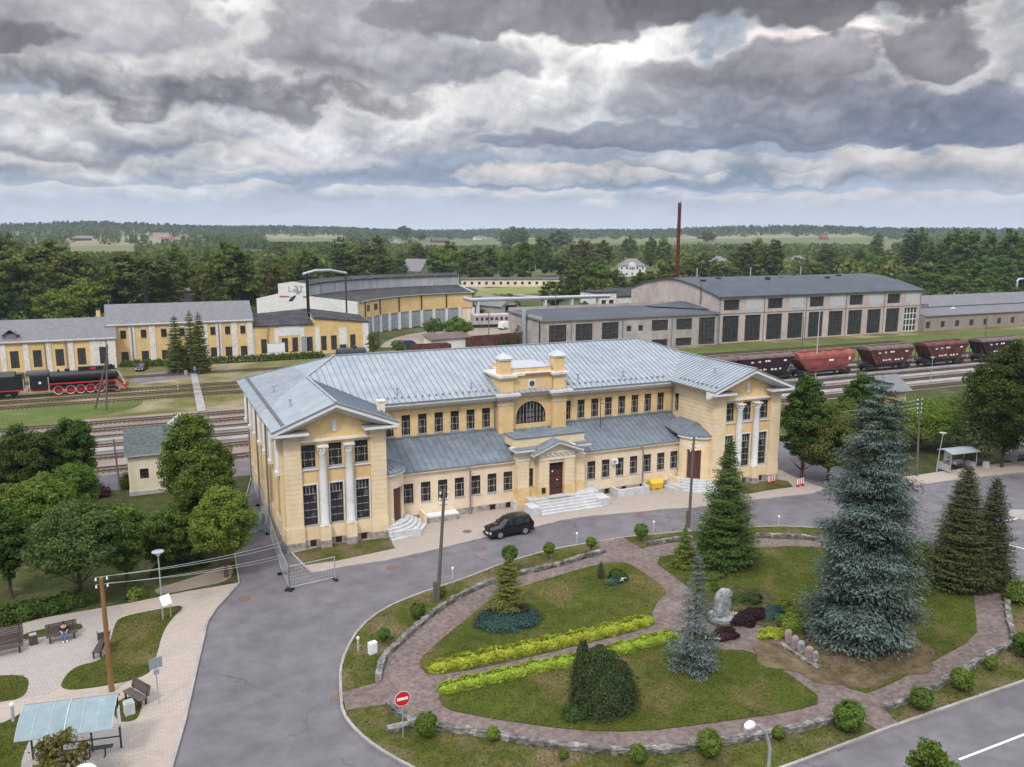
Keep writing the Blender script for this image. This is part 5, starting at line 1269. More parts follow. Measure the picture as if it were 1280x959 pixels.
for k in range(NS):
    a, b = T0+(T1-T0)*k/NS, T0+(T1-T0)*(k+1)/NS
    for (r0, z0, r1, z1) in ((RI-.5, 9.55, RM, 11.05), (RM-.4, 14.2, RM+4.2, 14.85), (RM+4.2, 14.85, RM+8.8, 14.2), (RM+8.4, 11.6, RO+.4, 10.1)):
        rr.face([pol(r0, a, z0), pol(r0, b, z0), pol(r1, b, z1), pol(r1, a, z1)]); rr.face([pol(r0, a, z0-.25), pol(r0, b, z0-.25), pol(r0, b, z0), pol(r0, a, z0)])
    rr.face([pol(RO, a, 0), pol(RO, b, 0), pol(RO, b, 10.2), pol(RO, a, 10.2)])
rr.build('roof', M['tar'], rh)
ef = MB()
for k in range(NS):
    a, b = T0+(T1-T0)*k/NS, T0+(T1-T0)*(k+1)/NS; ef.bar(pol(RI-.5, a, 9.52), pol(RI-.5, b, 9.52), .14, .2)
ef.bar(pol(RI-.4, T0, 9.6), pol(RM, T0, 11.1), .5, .2)
ef.build('eaves_flashing', M['sillmetal'], rh)
# painted emblem and letters on the white end of the clerestory
Ud = Vector((-math.cos(T1), -math.sin(T1), 0)); Nd = Vector((math.cos(T1+PI/2), math.sin(T1+PI/2), 0))
def mur(pts, mat, name='painted_letter'):
    """flat paint on the end wall: u from the outer edge of the raised part, v height"""
    mb = MB(); mb.face([Vector(pol(RM+8.4, T1, 0))+Ud*u+Vector((0, 0, v))+Nd*.012 for u, v in pts]); return mb.build(name, M[mat], rh)
def stroke(segs, mat, wd, name='painted_letter'):
    mb = MB()
    for a, b in segs:
        A = Vector(pol(RM+8.4, T1, 0))+Ud*a[0]+Vector((0, 0, a[1])); B = Vector(pol(RM+8.4, T1, 0))+Ud*b[0]+Vector((0, 0, b[1]))
        d_ = (B-A).normalized(); s_ = d_.cross(Nd)*wd/2; ee = d_*wd*.3; mb.face([p+Nd*.012 for p in (A-ee-s_, B+ee-s_, B+ee+s_, A-ee+s_)])
    return mb.build(name, M[mat], rh)
stroke([((3.0, 13.5), (3.0, 12.15)), ((3.1, 12.15), (3.75, 12.15))], 'mural_grey', .3)
rg_ = [(4.75+.72*math.cos(q), 12.85+.72*math.sin(q)) for q in np.linspace(-2.6, 1.9, 12)]; stroke(list(zip(rg_, rg_[1:])), 'mural_red', .34)
rg_ = [(4.65+.3*math.cos(q), 12.8+.3*math.sin(q)) for q in np.linspace(-3., 1.6, 8)]; stroke(list(zip(rg_, rg_[1:])), 'mural_red', .2)
stroke([((6.0, 13.5), (6.7, 13.5)), ((6.65, 13.4), (6.05, 12.2)), ((6.0, 12.15), (6.75, 12.15))], 'mural_grey', .28)
mur([(5.0, 13.4), (5.35, 12.5), (6.3, 11.8), (5.5, 11.5), (4.9, 11.3), (5.15, 12.3)], 'mural_blue', 'painted_emblem')
mur([(4.6, 11.2), (4.95, 11.0), (3.9, 9.6), (2.7, 9.5), (3.4, 10.6)], 'tar', 'painted_emblem')
bk = MB()
for a, b, z in ((.1, 3.2, 10.9), (6.6, 8.3, 10.85)):
    P_ = [Vector(pol(RM+8.4, T1, 0))+Ud*u+Vector((0, 0, v))+Nd*.02 for u, v in ((a, z-.35), (b, z-.3), (b-.2, z+.1), (a+.4, z+.15))]; bk.face(P_)
bk.build('bare_brick', M['brick'], rh)
# dark steel gantry rising from the annex roof
gt = thing('pipe_gantry', 'dark steel post and curved pale pipe rising over the black annex roof', 'pipe gantry', (25.5, 127.5, 0))
g = MB(); g.cyl((0, 0, 0), (0, 0, 18.2), .38, 10); g.build('post', M['black'], gt)
g = MB(); g.tube([(-1.0, -.2, 18.0), (2., 1., 18.7), (6, 3., 18.7), (10.5, 5.5, 17.8)], .32, 8); g.build('pipe', M['steel'], gt)
g = MB(); g.tube([(10.3, 5.4, 8.0), (10.3, 5.4, 17.7)], .22, 6); g.build('support', M['rail'], gt)

# large concrete hall with rows of industrial windows
hl = thing('workshop_hall', 'tall pale concrete workshop hall with two rows of big dark windows and curved blue-grey roof', 'workshop', (0, 0, 0))
y0, y1 = 99., 140.; X0, X1 = 122.5, 194.2; ops = []; pan = []
for k in range(10):
    a = 124.05+7.08*k; b = a+5.1
    ops.append((a, b, .25, 7.0)); (ops if k % 2 == 0 else pan).append((a+.1, b-.1, 8.4, 11.1))
w = MB(); shell(w, X0, X1, y0, y1, 11.9, ops, depth=.35)
for k in range(1, 10): x = 122.6+7.08*k+.25
def arch_z(t): return 11.9+3.7*(1-abs(2*t-1)**1.6)
for x in (X0, X1): w.face([(x, y0+(y1-y0)*i/16, arch_z(i/16)) for i in range(17)]+[(x, y1, 11.9)])
w.build('wall', M['panel'], hl)
for o in ops:
    if o[3] > 8: wins(hl, y0, [o], (4, 3, .07), 'darksteel', 'glassdark', .35)
    else: wins(hl, y0, [o], (4, 4, .22) if o[0] > 187 else (4, 7, .07), 'locowhite' if o[0] > 187 else 'darksteel', 'glassdark', .35)
pp = MB()
for a, b, c, d in pan: pp.box(a, b, y0-.02, y0-.003, c, d)
build_each(pp, 'boarded_window', M['plywood'], hl)
j = MB()
for k in range(6): x = 122.5+.45+14.16*k; j.cyl((x, y0-.12, 0), (x, y0-.12, 11.6), .1, 6)
j.box(X0, X1, y0-.10, y0-.003, 7.5, 7.62); j.box(X0-.1, X1+.1, y0-.35, y0-.003, 11.6, 11.9)
j.build('downpipe', M['pipe'], hl)
r = MB(); NR = 16
for i in range(NR):
    ya, yb = y0-.5+(y1-y0+1)*i/NR, y0-.5+(y1-y0+1)*(i+1)/NR
    za, zb = arch_z(i/NR)+.05, arch_z((i+1)/NR)+.05
    r.face([(X0-.4, ya, za), (X1+.4, ya, za), (X1+.4, yb, zb), (X0-.4, yb, zb)])
    for x, s in ((X0-.4, 1), (X1+.4, -1)): r.face([(x, ya, za-.3), (x, yb, zb-.3), (x, yb, zb), (x, ya, za)])
r.face([(X0-.4, y0-.5, 11.6), (X1+.4, y0-.5, 11.6), (X1+.4, y0-.5, 11.95), (X0-.4, y0-.5, 11.95)])
rfo = r.build('roof', M['roofblue'], hl, smooth=True)
for k in range(9):
    v = MB(); x = 127+7.3*k; v.box(x, x+1.1, 112+(k % 3)*3, 113+(k % 3)*3, 14.2, 15.5+.25*(k % 2)); v.build('roof_vent', M['darksteel'], rfo)
for k in range(3):
    v = MB(); v.cyl((134+19*k, 124, 15.5), (134+19*k, 124, 18.0), .18, 6); v.build('vent_pipe', M['steel'], rfo)
ld = MB()
for s in (0, .6): ld.tube([(X0-.15, 106+s, 9.5), (X0-.15, 106+s, 15.4)], .05, 5)
for k in range(12): ld.tube([(X0-.15, 106, 9.6+.48*k), (X0-.15, 106.6, 9.6+.48*k)], .04, 4)
ld.build('ladder', M['rail'], hl)

# lower concrete hall in front of the gable
lh = thing('workshop_hall', 'lower grey concrete workshop wing with flat blue-grey roof and wide paned windows', 'workshop', (0, 0, 0))
y0, y1 = 98., 117.; X0, X1 = 72.5, 122.1
ops = [(74.3, 78.8, 1.6, 6.85), (81.2, 85.7, 1.6, 6.85), (88.2, 92.8, 2.7, 6.9), (95., 96.3, 4.5, 5.85), (98.3, 99.6, 4.5, 5.85), (102.1, 106.8, 4.3, 6.95), (109.2, 113.9, 4.25, 7.0), (102.2, 106.8, .25, 2.15), (109.2, 113.9, .25, 2.2), (116., 120.9, .25, 7.)]
w = MB(); wall_face(w, (X0, y0, 0), (1, 0, 0), (0, -1, 0), X1-X0, 8.05, [(a-X0, b-X0, c, d) for a, b, c, d in ops], .3)
wall_face(w, (X0, y1, 0), (0, -1, 0), (-1, 0, 0), y1-y0, 8.9); wall_face(w, (X1, y1, 0), (-1, 0, 0), (0, 1, 0), X1-X0, 9.5)
w.build('wall', M['panelgrey'], lh)
for o in ops: wins(lh, y0, [o], (4, 6, .08) if o[3]-o[2] > 4 else (5, 3, .07) if o[1]-o[0] > 3 else (2, 2), 'brown', 'glassgrid', .3)
r = MB(); roof_plane(r, [(X0-.3, y0-.4, 8.1), (X1, y0-.4, 8.1), (X1, y1+.3, 8.75), (X0-.3, y1+.3, 8.75)], (0, 1), 0, thick=.35, mside=1)
r.extrude([(111., y0+14, 8.9), (X1+.3, y0+4.5, 8.5), (X1+.3, y0+14, 9.7)], (0, 3., 0)); r.build('roof', [M['roofblue'], M['pipe']], lh)
j = MB()
for x in (80., 93.9, 107.9, 121.7): j.cyl((x, y0-.12, 0), (x, y0-.12, 7.8), .1, 6)
j.build('downpipe', M['pipe'], lh)
j = MB(); j.cyl((X0-.8, y0+8, 1.), (X0-.8, y0+8, 9.8), .55, 10); j.tube([(X0-.8, y0+8, 1.4), (X0-.2, y0+7, .8)], .55, 8); j.build('flue', M['steel'], lh)
j = MB(); j.bar((X0-.1, y0+1, 7.7), (X0-.1, y0+16, 8.2), .14, .2); j.bar((X0-.1, y0+1, 1), (X0-.1, y0+1, 7.7), .2, .3); j.build('cable_duct', M['darksteel'], lh)

# long low masonry store on the right
ms = thing('store_building', 'long low block-masonry store with corrugated grey roof and small square windows', 'store', (0, 0, 0))
y0 = 97.5; X0, X1 = 194.3, 290.; ops = []
for k in range(12): a = 195.+6.05*k; ops.append((a, a+1.7, 1.0, 2.75))
w = MB(); shell(w, X0, X1, y0, y0+22, 4.6, ops); w.build('wall', M['blockwall'], ms)
wins(ms, y0, ops, (2, 2), 'brown', 'glassgrid')
r = MB(); roof_plane(r, [(X0, y0-.4, 4.5), (X1, y0-.4, 4.5), (X1, y0+7, 6.), (X0, y0+7, 6.)], (0, 1), 1.1, seam_h=.06); roof_plane(r, [(203, y0+7, 6.3), (X1, y0+7, 6.3), (X1, y0+14, 9.), (203, y0+14, 9.)], (0, 1), 1.1, seam_h=.06); roof_plane(r, [(203, y0+14, 9.), (X1, y0+14, 9.), (X1, y0+22, 5.5), (203, y0+22, 5.5)], (0, 1), 0)
roof_plane(r, [(X0, y0+7, 7.2), (204, y0+7, 7.2), (204, y0+13, 8.6), (X0, y0+13, 8.6)], (0, 1), 1.1, seam_h=.06); r.box(X0, 204, y0+7.05, y0+7.2, 6.0, 7.0)
r.build('roof', [M['slate']], ms)
c = MB(); c.cyl((212, y0+5, 5.), (212, y0+5, 10.5), .16, 6); c.lathe([(.9, 0), (.5, .4), (.2, .5)], (212, y0+5, 5.6), 10); c.build('vent_stack', M['steel'], ms)
bp = thing('overhead_pipe', 'silver pipe bending over the far end of the masonry store roof', 'pipe', (*GT(1268, 385)[:2], 0))
c = MB(); c.tube([(0, 0, 0), (0, 0, 10.2), (.8, 0, 10.9), (30, -4, 11.2)], .45, 10); c.build('pipe', M['steel'], bp, smooth=True)
c = MB(); c.cyl((14, -2, 0), (14, -2, 10.8), .2, 6); c.build('support', M['rail'], bp)

# rusty red chimney stack
ch = thing('chimney_stack', 'slender tall rusty red boiler chimney behind the workshop gable', 'chimney', (150.5, 150., 0))
def ray_at(px, py, y):
    d = survey_dir(px, py); t = (y-CAM_POS[1])/d[1]; p = CAM_POS+d*t; return float(p[0]), float(p[2])
cx_, _z = ray_at(846.5, 340, 150.); zt = ray_at(846.5, 254, 150.)[1]; ch.location = (cx_, 150., 0)
c = MB(); c.tube([(0, 0, 0), (0, 0, zt*.5), (0, 0, zt)], [.62, .58, .52], 14); c.build('stack', M['chimneyred'], ch, smooth=True)
c = MB()
for z in np.arange(8, zt, 5.5): c.lathe([(.66, 0), (.68, .1), (.66, .25)], (0, 0, float(z)), 14)
c.build('flange', M['rail'], ch)
c = MB(); c.lathe([(.62, 0), (.62, .5), (.5, .5)], (0, 0, zt), 14); c.build('rim', M['signback'], ch)

# steam pipe on trestles between roundhouse and ruin
sp_ = thing('steam_pipeline', 'long silver-grey heating pipe on thin white trestles behind the workshops', 'pipeline', (0, 0, 0))
xa, xb, yy = 88.5, 150., 158.
A_ = ray_at(587, 375, yy); B_ = ray_at(762, 372, yy)
c = MB(); c.tube([(A_[0]-2, yy, A_[1]+.6), (A_[0], yy, A_[1]), (B_[0], yy, A_[1]-.2)], .55, 10); c.tube([(A_[0], yy+1.1, A_[1]-.45), (B_[0], yy+1.1, A_[1]-.6)], .3, 8); c.build('pipe', M['steel'], sp_, smooth=True)
for px in (598, 682, 715, 748):
    x = ray_at(px, 400, yy)[0]; c = MB(); c.box(x-.3, x+.3, yy-.2, yy+1.4, 0, A_[1]-.5); c.build('trestle', M['concretelight'], sp_)

# white ruined boiler house in front of the chimney
rb = thing('ruined_building', 'roofless-looking white plastered ruin with dark openings beside the pipeline', 'ruin', (0, 0, 0))
yy = 163.; xa = ray_at(742, 390, yy)[0]; xm = ray_at(770, 390, yy)[0]; xb = ray_at(824, 390, yy)[0]; xc_ = ray_at(812, 390, yy)[0]
zt = ray_at(745, 366.5, yy)[1]
ops = [(xa+(xm-xa)*f, xa+(xm-xa)*f+1.7, 2.0, 6.3) for f in (.34, .68)]+[(xm+(xc_-xm)*f, xm+(xc_-xm)*f+2.1, 2.6, 5.6) for f in (.5, .76)]
w = MB(); shell(w, xa, xm, yy, yy+9, zt, [o for o in ops if o[1] < xm], depth=.3); shell(w, xm, xc_, yy+.8, yy+9, zt-1.4, [o for o in ops if o[0] > xm], depth=.3); shell(w, xc_, xb+3, yy+4, yy+9, zt-.3, [], depth=.3)
w.build('wall', M['whiteworn'], rb)
wins(rb, yy, [o for o in ops if o[1] < xm], (2, 3), 'brown', 'glassdark', .3); wins(rb, yy+.8, [o for o in ops if o[0] > xm], (2, 2), 'brown', 'glassdark', .3)
r = MB(); r.box(xa-.2, xm+.2, yy-.3, yy+9, zt+.003, zt+.35); roof_plane(r, [(xm, yy+.5, zt-1.3), (xc_, yy+.5, zt-1.3), (xc_, yy+9, zt+.8), (xm, yy+9, zt+.8)], (0, 1), 0, thick=.3); r.build('roof', M['tar'], rb)

def house(name, label, cat, px, py, L_, D_, h, zr, wallm, roofm, rz=0., nw=4, storeys=1, hip=0., frame='brown', group=None, chim=0, gz=None, win=(1.1, 1.4)):
    """a far building at survey point px, py, its front middle there"""
    gx_, gy_, gz_ = GT(px, py); t = thing(name, label, cat, (gx_, gy_, gz_-.2), rz, group)
    ops = []; sh = h/storeys
    for s in range(storeys):
        for k in range(nw):
            x = -L_/2+L_*(k+.5)/nw; z = sh*s+sh*.30; ops.append((x-win[0]/2, x+win[0]/2, z, z+win[1]))
    w = MB(); shell(w, -L_/2, L_/2, 0, D_, h, ops)
    if not hip:
        for x in (-L_/2, L_/2): w.face([(x, 0, h), (x, D_, h), (x, D_/2, zr)])
    w.build('wall', M[wallm], t)
    wins(t, 0, ops, (2, 2), frame, 'glassdark')
    r = MB()
    if hip:
        o = .5; a = [(-L_/2-o, -o, h-.1), (L_/2+o, -o, h-.1), (L_/2+o, D_+o, h-.1), (-L_/2-o, D_+o, h-.1)]; r0, r1 = (-L_/2+hip, D_/2, zr), (L_/2-hip, D_/2, zr)
        for q in ([a[0], a[1], r1, r0], [a[1], a[2], r1], [a[2], a[3], r0, r1], [a[3], a[0], r0]): roof_plane(r, q, (0, 1), 0, thick=.2)
    else: gable(r, -L_/2, L_/2, 0, D_, h, zr, .5)
    rf_ = r.build('roof', M[roofm], t)
    for k in range(chim):
        c = MB(); x = -L_/4+k*L_/2; c.box(x-.5, x+.5, D_/2-.5, D_/2+.5, zr-1.4, zr+1.1); c.build('chimney', M['brick'], rf_)
    return t
mn = house('manor_house', 'white two-storey villa with hipped grey roof and a rounded central gable among trees', 'house', 790, 346, 17, 12, 7.4, 11.6, 'white', 'slate', -.5, 5, 2, 6., chim=1)
c = MB(); c.box(-2.3, 2.3, -.5, 1.2, 0, 7.6); c.lathe([(2.3, 0), (2.3, .01)], (0, 0, 0), 8) if False else None
c.extrude([(2.3*math.cos(PI*i/10), -.5, 7.6+1.8*math.sin(PI*i/10)) for i in range(11)], (0, 3.5, 0)); c.build('central_gable', M['white'], mn)
for k, z in ((0, 4.6), (-1.2, 4.6), (1.2, 4.6), (0, 1.)): c = MB(); c.box(k-.4, k+.4, -.53, -.503, z, z+1.8); c.build('gable_window', M['glassdark'], mn)
house('villa', 'pale villa with hipped roof half hidden in trees between the chimney and the small house', 'house', 897, 336, 19, 12, 6.2, 10.2, 'cream', 'slate', -.4, 6, 2, 7.)
house('villa', 'small house with hipped grey-brown roof above the workshop hall', 'house', 1000, 333, 15, 10, 5., 9.4, 'cream', 'slate', -.2, 3, 1, 5.)
bk_ = house('barrack_building', 'long single-storey pale barrack with flat roof and many small dark windows', 'barrack', 653, 358.5, 64, 10, 4.3, 4.9, 'cream', 'roofblue', -.32, 17, 1, 8., win=(1.4, 1.5))
house('farmhouse', 'tiny white farmhouse with dark roof on the far field', 'house', 499, 304.5, 14, 8, 4.5, 9., 'white', 'slate', .3, 3)
house('barn', 'long dark red barn beyond the field', 'barn', 551, 303.5, 40, 12, 5, 11, 'wagonbrown', 'wagonroof', .1, 4)
house('barn', 'grey gabled barn roof rising behind the roundhouse', 'barn', 512, 347, 17, 16, 4.5, 11.5, 'panelgrey', 'slate', -1.0, 3)
house('house', 'house with a grey-blue gable roof among the trees behind the depot', 'house', 309, 320, 12, 9, 4., 9., 'white', 'roofblue', .5, 3)
house('house', 'house with a dark grey roof beside the blue-roofed one', 'house', 322, 321, 14, 9, 4., 8.5, 'panelgrey', 'slate', .4, 3)
house('house', 'small house roof among trees behind the clerestory', 'house', 411, 338, 16, 9, 4., 8.5, 'panelgrey', 'slate', -.2, 3)
house('farmhouse', 'red-roofed house far out on the tan field', 'house', 1032, 299.5, 22, 11, 4, 9, 'redtile', 'redtile', .1, 3)
house('farmhouse', 'red-roofed house just beside the red chimney', 'house', 857, 344, 11, 8, 4, 8.2, 'redtile', 'redtile', -.3, 3)
house('barn', 'far beige farm building on the hillside beyond the depots', 'barn', 198, 296.5, 46, 16, 8, 10, 'panel', 'slate', .2, 5)
house('barn', 'far red-roofed farm building next to the beige one', 'barn', 211, 302, 26, 12, 4, 8, 'panel', 'redtile', .3, 4)
house('barn', 'far long brown barn by the field beyond the low depot', 'barn', 104, 301, 30, 12, 5, 9, 'wagonbrown', 'slate', .2, 4)
house('farmhouse', 'distant grey-roofed house at the far edge of the field', 'house', 598, 300, 20, 11, 5, 10, 'white', 'slate', .2, 3)
house('shed', 'small pale shed with grey roof behind the low depot, cut by the picture edge', 'shed', 6, 402, 11, 7, 4., 5.6, 'whiteworn', 'slate', .6, 2)
house('shed', 'dark wooden shed with grey gable roof among bushes behind the low depot', 'shed', 98, 400, 7, 7, 4.2, 6.4, 'brown', 'slate', .9, 2)
house('shed', 'low grey flat-roofed hut behind the two-storey depot', 'shed', 243, 392, 13, 8, 8.2, 8.8, 'panelgrey', 'slate', 0., 2, hip=3.)
# open wagon shed next to the pipeline
ow = thing('wagon_shed', 'small pale shed with a dark open front and grey gable roof by the pipeline', 'shed', (*G(637, 402), 0), .35)
w = MB(); w.box(-3.8, -1.9, 0, .4, 0, 5.2); w.box(3.4, 4.4, 0, .4, 0, 5.); w.box(-3.8, -3.5, .4, 12, 0, 5.2); w.box(4.1, 4.4, .4, 12, 0, 5.2); w.face([(-4, -.02, 5.2), (4.6, -.02, 5.2), (.3, -.02, 7.8)]); w.box(-3.5, 4.1, 11.7, 12, 0, 5.2)
w.build('wall', M['panelgrey'], ow); r = MB(); gable(r, -3.9, 4.5, -.2, 12, 5.2, 7.8, .4, axis='y'); r.build('roof', M['slate'], ow)
# small white hut on the left and yellow kiosk on the right
hx, hy = G(163, 621); hx2, hy2 = G(203, 614)
ht = thing('trackside_hut', 'small cream trackside hut with a green-grey felt roof beside tall trees', 'hut', (hx, hy, 0))
w = MB(); Lh = 7.6; wall_face(w, (0, 0, .5), (1, 0, 0), (0, -1, 0), 3.6, 4.1, [(1.1, 1.95, 1.3, 2.4)], .2); wall_face(w, (0, 4.2, .5), (0, -1, 0), (-1, 0, 0), 4.2, 4.1); wall_face(w, (3.6, 0, .5), (0, 1, 0), (1, 0, 0), 4.2, 4.1); wall_face(w, (3.6, 4.2, .5), (-1, 0, 0), (0, 1, 0), 3.6, 4.1)
w.box(3.6, 6.2, 1.0, 4.2, .5, 4.0); w.build('wall', M['cream'], ht)
window(ht, (0, 0, .5), (1, 0, 0), (0, -1, 0), 1.1, 1.95, 1.3, 2.4, .2, (2, 2), M['brown'], M['glass'])
c = MB(); c.box(-.06, 3.66, -.06, 4.26, -.05, .5); c.build('plinth', M['concpole'], ht)
r = MB(); roof_plane(r, [(-.3, -.35, 4.5), (6.4, -.35, 4.5), (6.4, 4.6, 6.4), (-.3, 4.6, 6.4)], (0, 1), 0, thick=.15, mside=1); ro_ = r.build('roof', [M['hutgreen'], M['sillmetal']], ht)
r = MB(); roof_plane(r, [(4.2, 4.3, 5.9), (5.6, 4.3, 7.), (5.6, 8, 7.), (4.2, 8, 5.9)], (1, 0), 0); roof_plane(r, [(5.6, 4.3, 7.), (7., 4.3, 5.9), (7., 8, 5.9), (5.6, 8, 7.)], (1, 0), 0); r.build('ridge_hood', M['sillmetal'], ro_)
c = MB(); c.box(3.3, 4.3, -.5, -.01, 3.1, 4.2); c.build('wall_box', M['signback'], ht); c = MB(); c.box(4.0, 4.9, .93, .997, .55, 2.7); c.build('door', M['brown'], ht)
kx, ky = G(1117, 523)
ks = thing('yellow_kiosk', 'small yellow railway hut with a pale grey ridge roof behind the big blue spruce', 'hut', (kx-1.5, ky, 0))
w = MB(); w.box(-2.5, 3.6, 0, 5, .5, 4.4); w.build('wall', M['depotyellow'], ks); w = MB(); w.box(-2.6, 3.7, -.1, 5.1, -.05, .5); w.build('plinth', M['concretelight'], ks)
for x in (3.3,): c = MB(); c.box(x-.02, x+.36, -.06, -.003, .5, 4.4); c.build('corner_strip', M['white'], ks)
r = MB(); roof_plane(r, [(-3., -.7, 4.2), (4.3, -.7, 4.2), (4.3, 2.5, 6.3), (-3., 2.5, 6.3)], (0, 1), 0); roof_plane(r, [(-3., 2.5, 6.3), (4.3, 2.5, 6.3), (4.3, 5.7, 4.2), (-3., 5.7, 4.2)], (0, 1), 0); r.build('roof', M['slate'], ks)
c = MB(); roof_plane(c, [(-1.5, -2.2, 1.1), (3.5, -2.2, 1.1), (3.5, -.1, 1.9), (-1.5, -.1, 1.9)], (0, 1), 0); c.box(-1.4, -1.2, -2.1, -1.9, 0, 1.1); c.box(3.2, 3.4, -2.1, -1.9, 0, 1.1); c.build('lean_to_roof', M['sillmetal'], ks)
# little white outbuilding behind the station roof
ob = thing('outbuilding', 'low white outbuilding with brown flat roof just behind the station roof ridge', 'outbuilding', (*G(556, 446, 0), 0))
ox, oy = G(560, 424, 3.2); ob.location = (ox, oy, 0)
w = MB(); w.box(-4, 5.5, 0, 6, 0, 3.2); w.build('wall', M['white'], ob); r = MB(); roof_plane(r, [(-4.4, -.4, 3.25), (5.9, -.4, 3.5), (5.9, 6.4, 4.1), (-4.4, 6.4, 3.9)], (0, 1), 0); r.build('roof', M['wagonroof'], ob)
# ------------------------------------------------------------------ rolling stock and road vehicles
def wheelset(parent, x, r, gauge=.76, mat='black', name='wheel'):
    c = MB()
    for s in (-1, 1): c.cyl((x, s*gauge-.06, r), (x, s*gauge+.06, r), r, 16)
    c.cyl((x, -gauge, r), (x, gauge, r), .08, 6); return c.build(name, M[mat], parent)
LOCO_Y = 88.6
lx, _ = ray_at(160, 488, LOCO_Y)
loco = thing('steam_locomotive', 'black steam locomotive with red white-rimmed driving wheels and a red running-board stripe', 'steam locomotive', (lx-17.4, LOCO_Y, .24))
c = MB(); c.tube([(5.2, 0, 2.95), (13.2, 0, 2.95), (15.9, 0, 2.95), (16.0, 0, 2.95)], [.98, .98, .98, .7], 24); c.cyl((15.9, 0, 2.95), (16.12, 0, 2.95), .62, 20, r2=.5)
c.build('boiler', M['black'], loco, smooth=True)
c = MB(); c.box(9.9, 15.6, -.42, .42, 3.85, 4.45); c.cyl((14.9, 0, 4.3), (14.9, 0, 4.62), .36, 14); c.cyl((8.2, 0, 3.8), (8.2, 0, 4.25), .4, 14); c.cyl((6.9, -.3, 3.8), (6.9, -.3, 4.25), .16, 8); c.build('dome_casing', M['black'], loco)
c = MB(); c.box(11.8, 12.7, -.435, -.423, 4.0, 4.3); c.build('name_plate', M['locored'], loco)
cab = MB(); cab.box(2.6, 5.3, -1.5, 1.5, 1.35, 3.5); pr_ = [(1.5*math.cos(PI*i/10), 3.5+.75*math.sin(PI*i/10)) for i in range(11)]
cab.extrude([(2.1, y, z) for y, z in pr_], (3.3, 0, 0)); cabo = cab.build('cab', M['black'], loco)
c = MB(); c.disc((4.1, -1.505, 2.3), .22, 14, axis='y'); c.build('emblem_disc', M['locowhite'], cabo)
c = MB(); c.box(3.3, 4.1, -1.51, -1.503, 2.7, 3.35); c.box(4.4, 5., -1.51, -1.503, 2.7, 3.35); c.build('cab_window', M['carglass'], cabo)
c = MB()
for x in (2.55, 5.36): c.cyl((x, -1.45, .7), (x, -1.45, 3.2), .05, 6)
c.build('handrail', M['locowhite'], loco)
c = MB()
for s in (-1, 1): c.box(5.3, 15.4, s*1.22-.3, s*1.22+.3, 1.95, 2.02); c.bar((15.4, s*1.2, 1.95), (16.7, s*1.2, .95), .6, .06)
c.build('running_board', M['black'], loco)
c = MB()
for s in (-1, 1): c.box(5.3, 15.4, s*1.54-.03, s*1.54+.03, 1.88, 2.08); c.bar((15.4, s*1.54, 1.97), (16.9, s*1.54, .95), .07, .22)
c.box(16.75, 17.1, -1.5, 1.5, .75, 1.15); c.box(2.2, 15, -.55, .55, .75, 1.3)
for k in range(5): c.bar((17.1, -1.+k*.5, .75), (17.35, -.8+k*.4, .2), .08, .08)
c.build('red_trim', M['locored'], loco)
c = MB()
for s in (-1, 1): c.tube([(16.0, s*1.15, 3.5), (16.5, s*1.2, 2.6), (17.0, s*1.3, 1.3)], .05, 6)
c.tube([(15., -.9, 3.75), (16.0, -.9, 3.6)], .04, 5); c.build('handrail', M['locowhite'], loco)
c = MB(); 
for s in (-1, 1): c.cyl((13.9, s*1.25, .95), (15.5, s*1.25, .95), .42, 14); c.box(14.1, 15.3, s*1.25-.3, s*1.25+.3, 1.2, 1.95)
c.box(5.5, 13, -.7, .7, 1.2, 2.0); c.build('cylinder_block', M['black'], loco)
def spoked(x, r, parent, nm='driving_wheel'):
    for s in (-1, 1):
        t = MB(); y = s*.80
        for k in range(10):
            a = 2*PI*k/10; t.bar((x, y, r), (x+(r-.08)*math.cos(a), y, r+(r-.08)*math.sin(a)), .06, .13)
        t.cyl((x, y-.1, r), (x, y+.1, r), .24, 12); t.obox((x+.1, y, r-.35), (.5, .09, .3), 0)
        t.cyl((x, y-.02, r), (x, y+.02, r), r-.09, 24, 1); wo = t.build(nm, [M['locored'], M['black']], parent)
        t = MB(); t.lathe([(r-.11, 0), (r, 0), (r, .14), (r-.11, .14), (r-.11, 0)], (0, 0, 0), 28)
        t2 = MB(); t2.mesh([(x+v[0], y-.07+v[2], r+v[1]) for v in t.v], t.f); t2.build('tyre', M['locowhite'], wo)
for x in (6.7, 8.55, 10.1, 11.6, 13.1): spoked(x, .75, loco)
spoked(15.75, .45, loco, 'pony_wheel')
c = MB()
for s in (-1, 1): c.bar((6.7, s*.98, .55), (13.1, s*.98, .55), .06, .14); c.bar((10.1, s*1.05, .55), (14.2, s*1.15, .95), .06, .12); c.bar((11.4, s*1.12, .8), (12.1, s*1.12, 1.5), .07, .14)
c.build('coupling_rod', M['locored'], loco)
c = MB()
for s in (-1, 1): c.cyl((17.1, s*.9, 1.0), (17.5, s*.9, 1.0), .1, 8); c.cyl((17.5, s*.9, 1.0), (17.58, s*.9, 1.0), .24, 12)
c.build('buffer', M['black'], loco)
tn = thing('locomotive_tender', 'black coal tender with a low red stripe coupled behind the steam locomotive', 'tender', (lx-17.4-9.3, LOCO_Y, .24))
c = MB(); c.box(0, 10.9, -1.5, 1.5, 1.3, 3.6); c.extrude([(.4, -1.3, 3.6), (.4, 1.3, 3.6), (.4, .9, 4.2), (.4, -.9, 4.2)], (9.4, 0, 0)); c.box(2, 2.5, -.4, .4, 4.2, 4.4); c.box(9.85, 10.9, -1.2, 1.2, 3.6, 3.9)
c.build('body', M['black'], tn); c = MB(); c.box(0, 10.9, -1.53, 1.53, 1.12, 1.295); c.build('frame', M['locored'], tn)
c = MB()
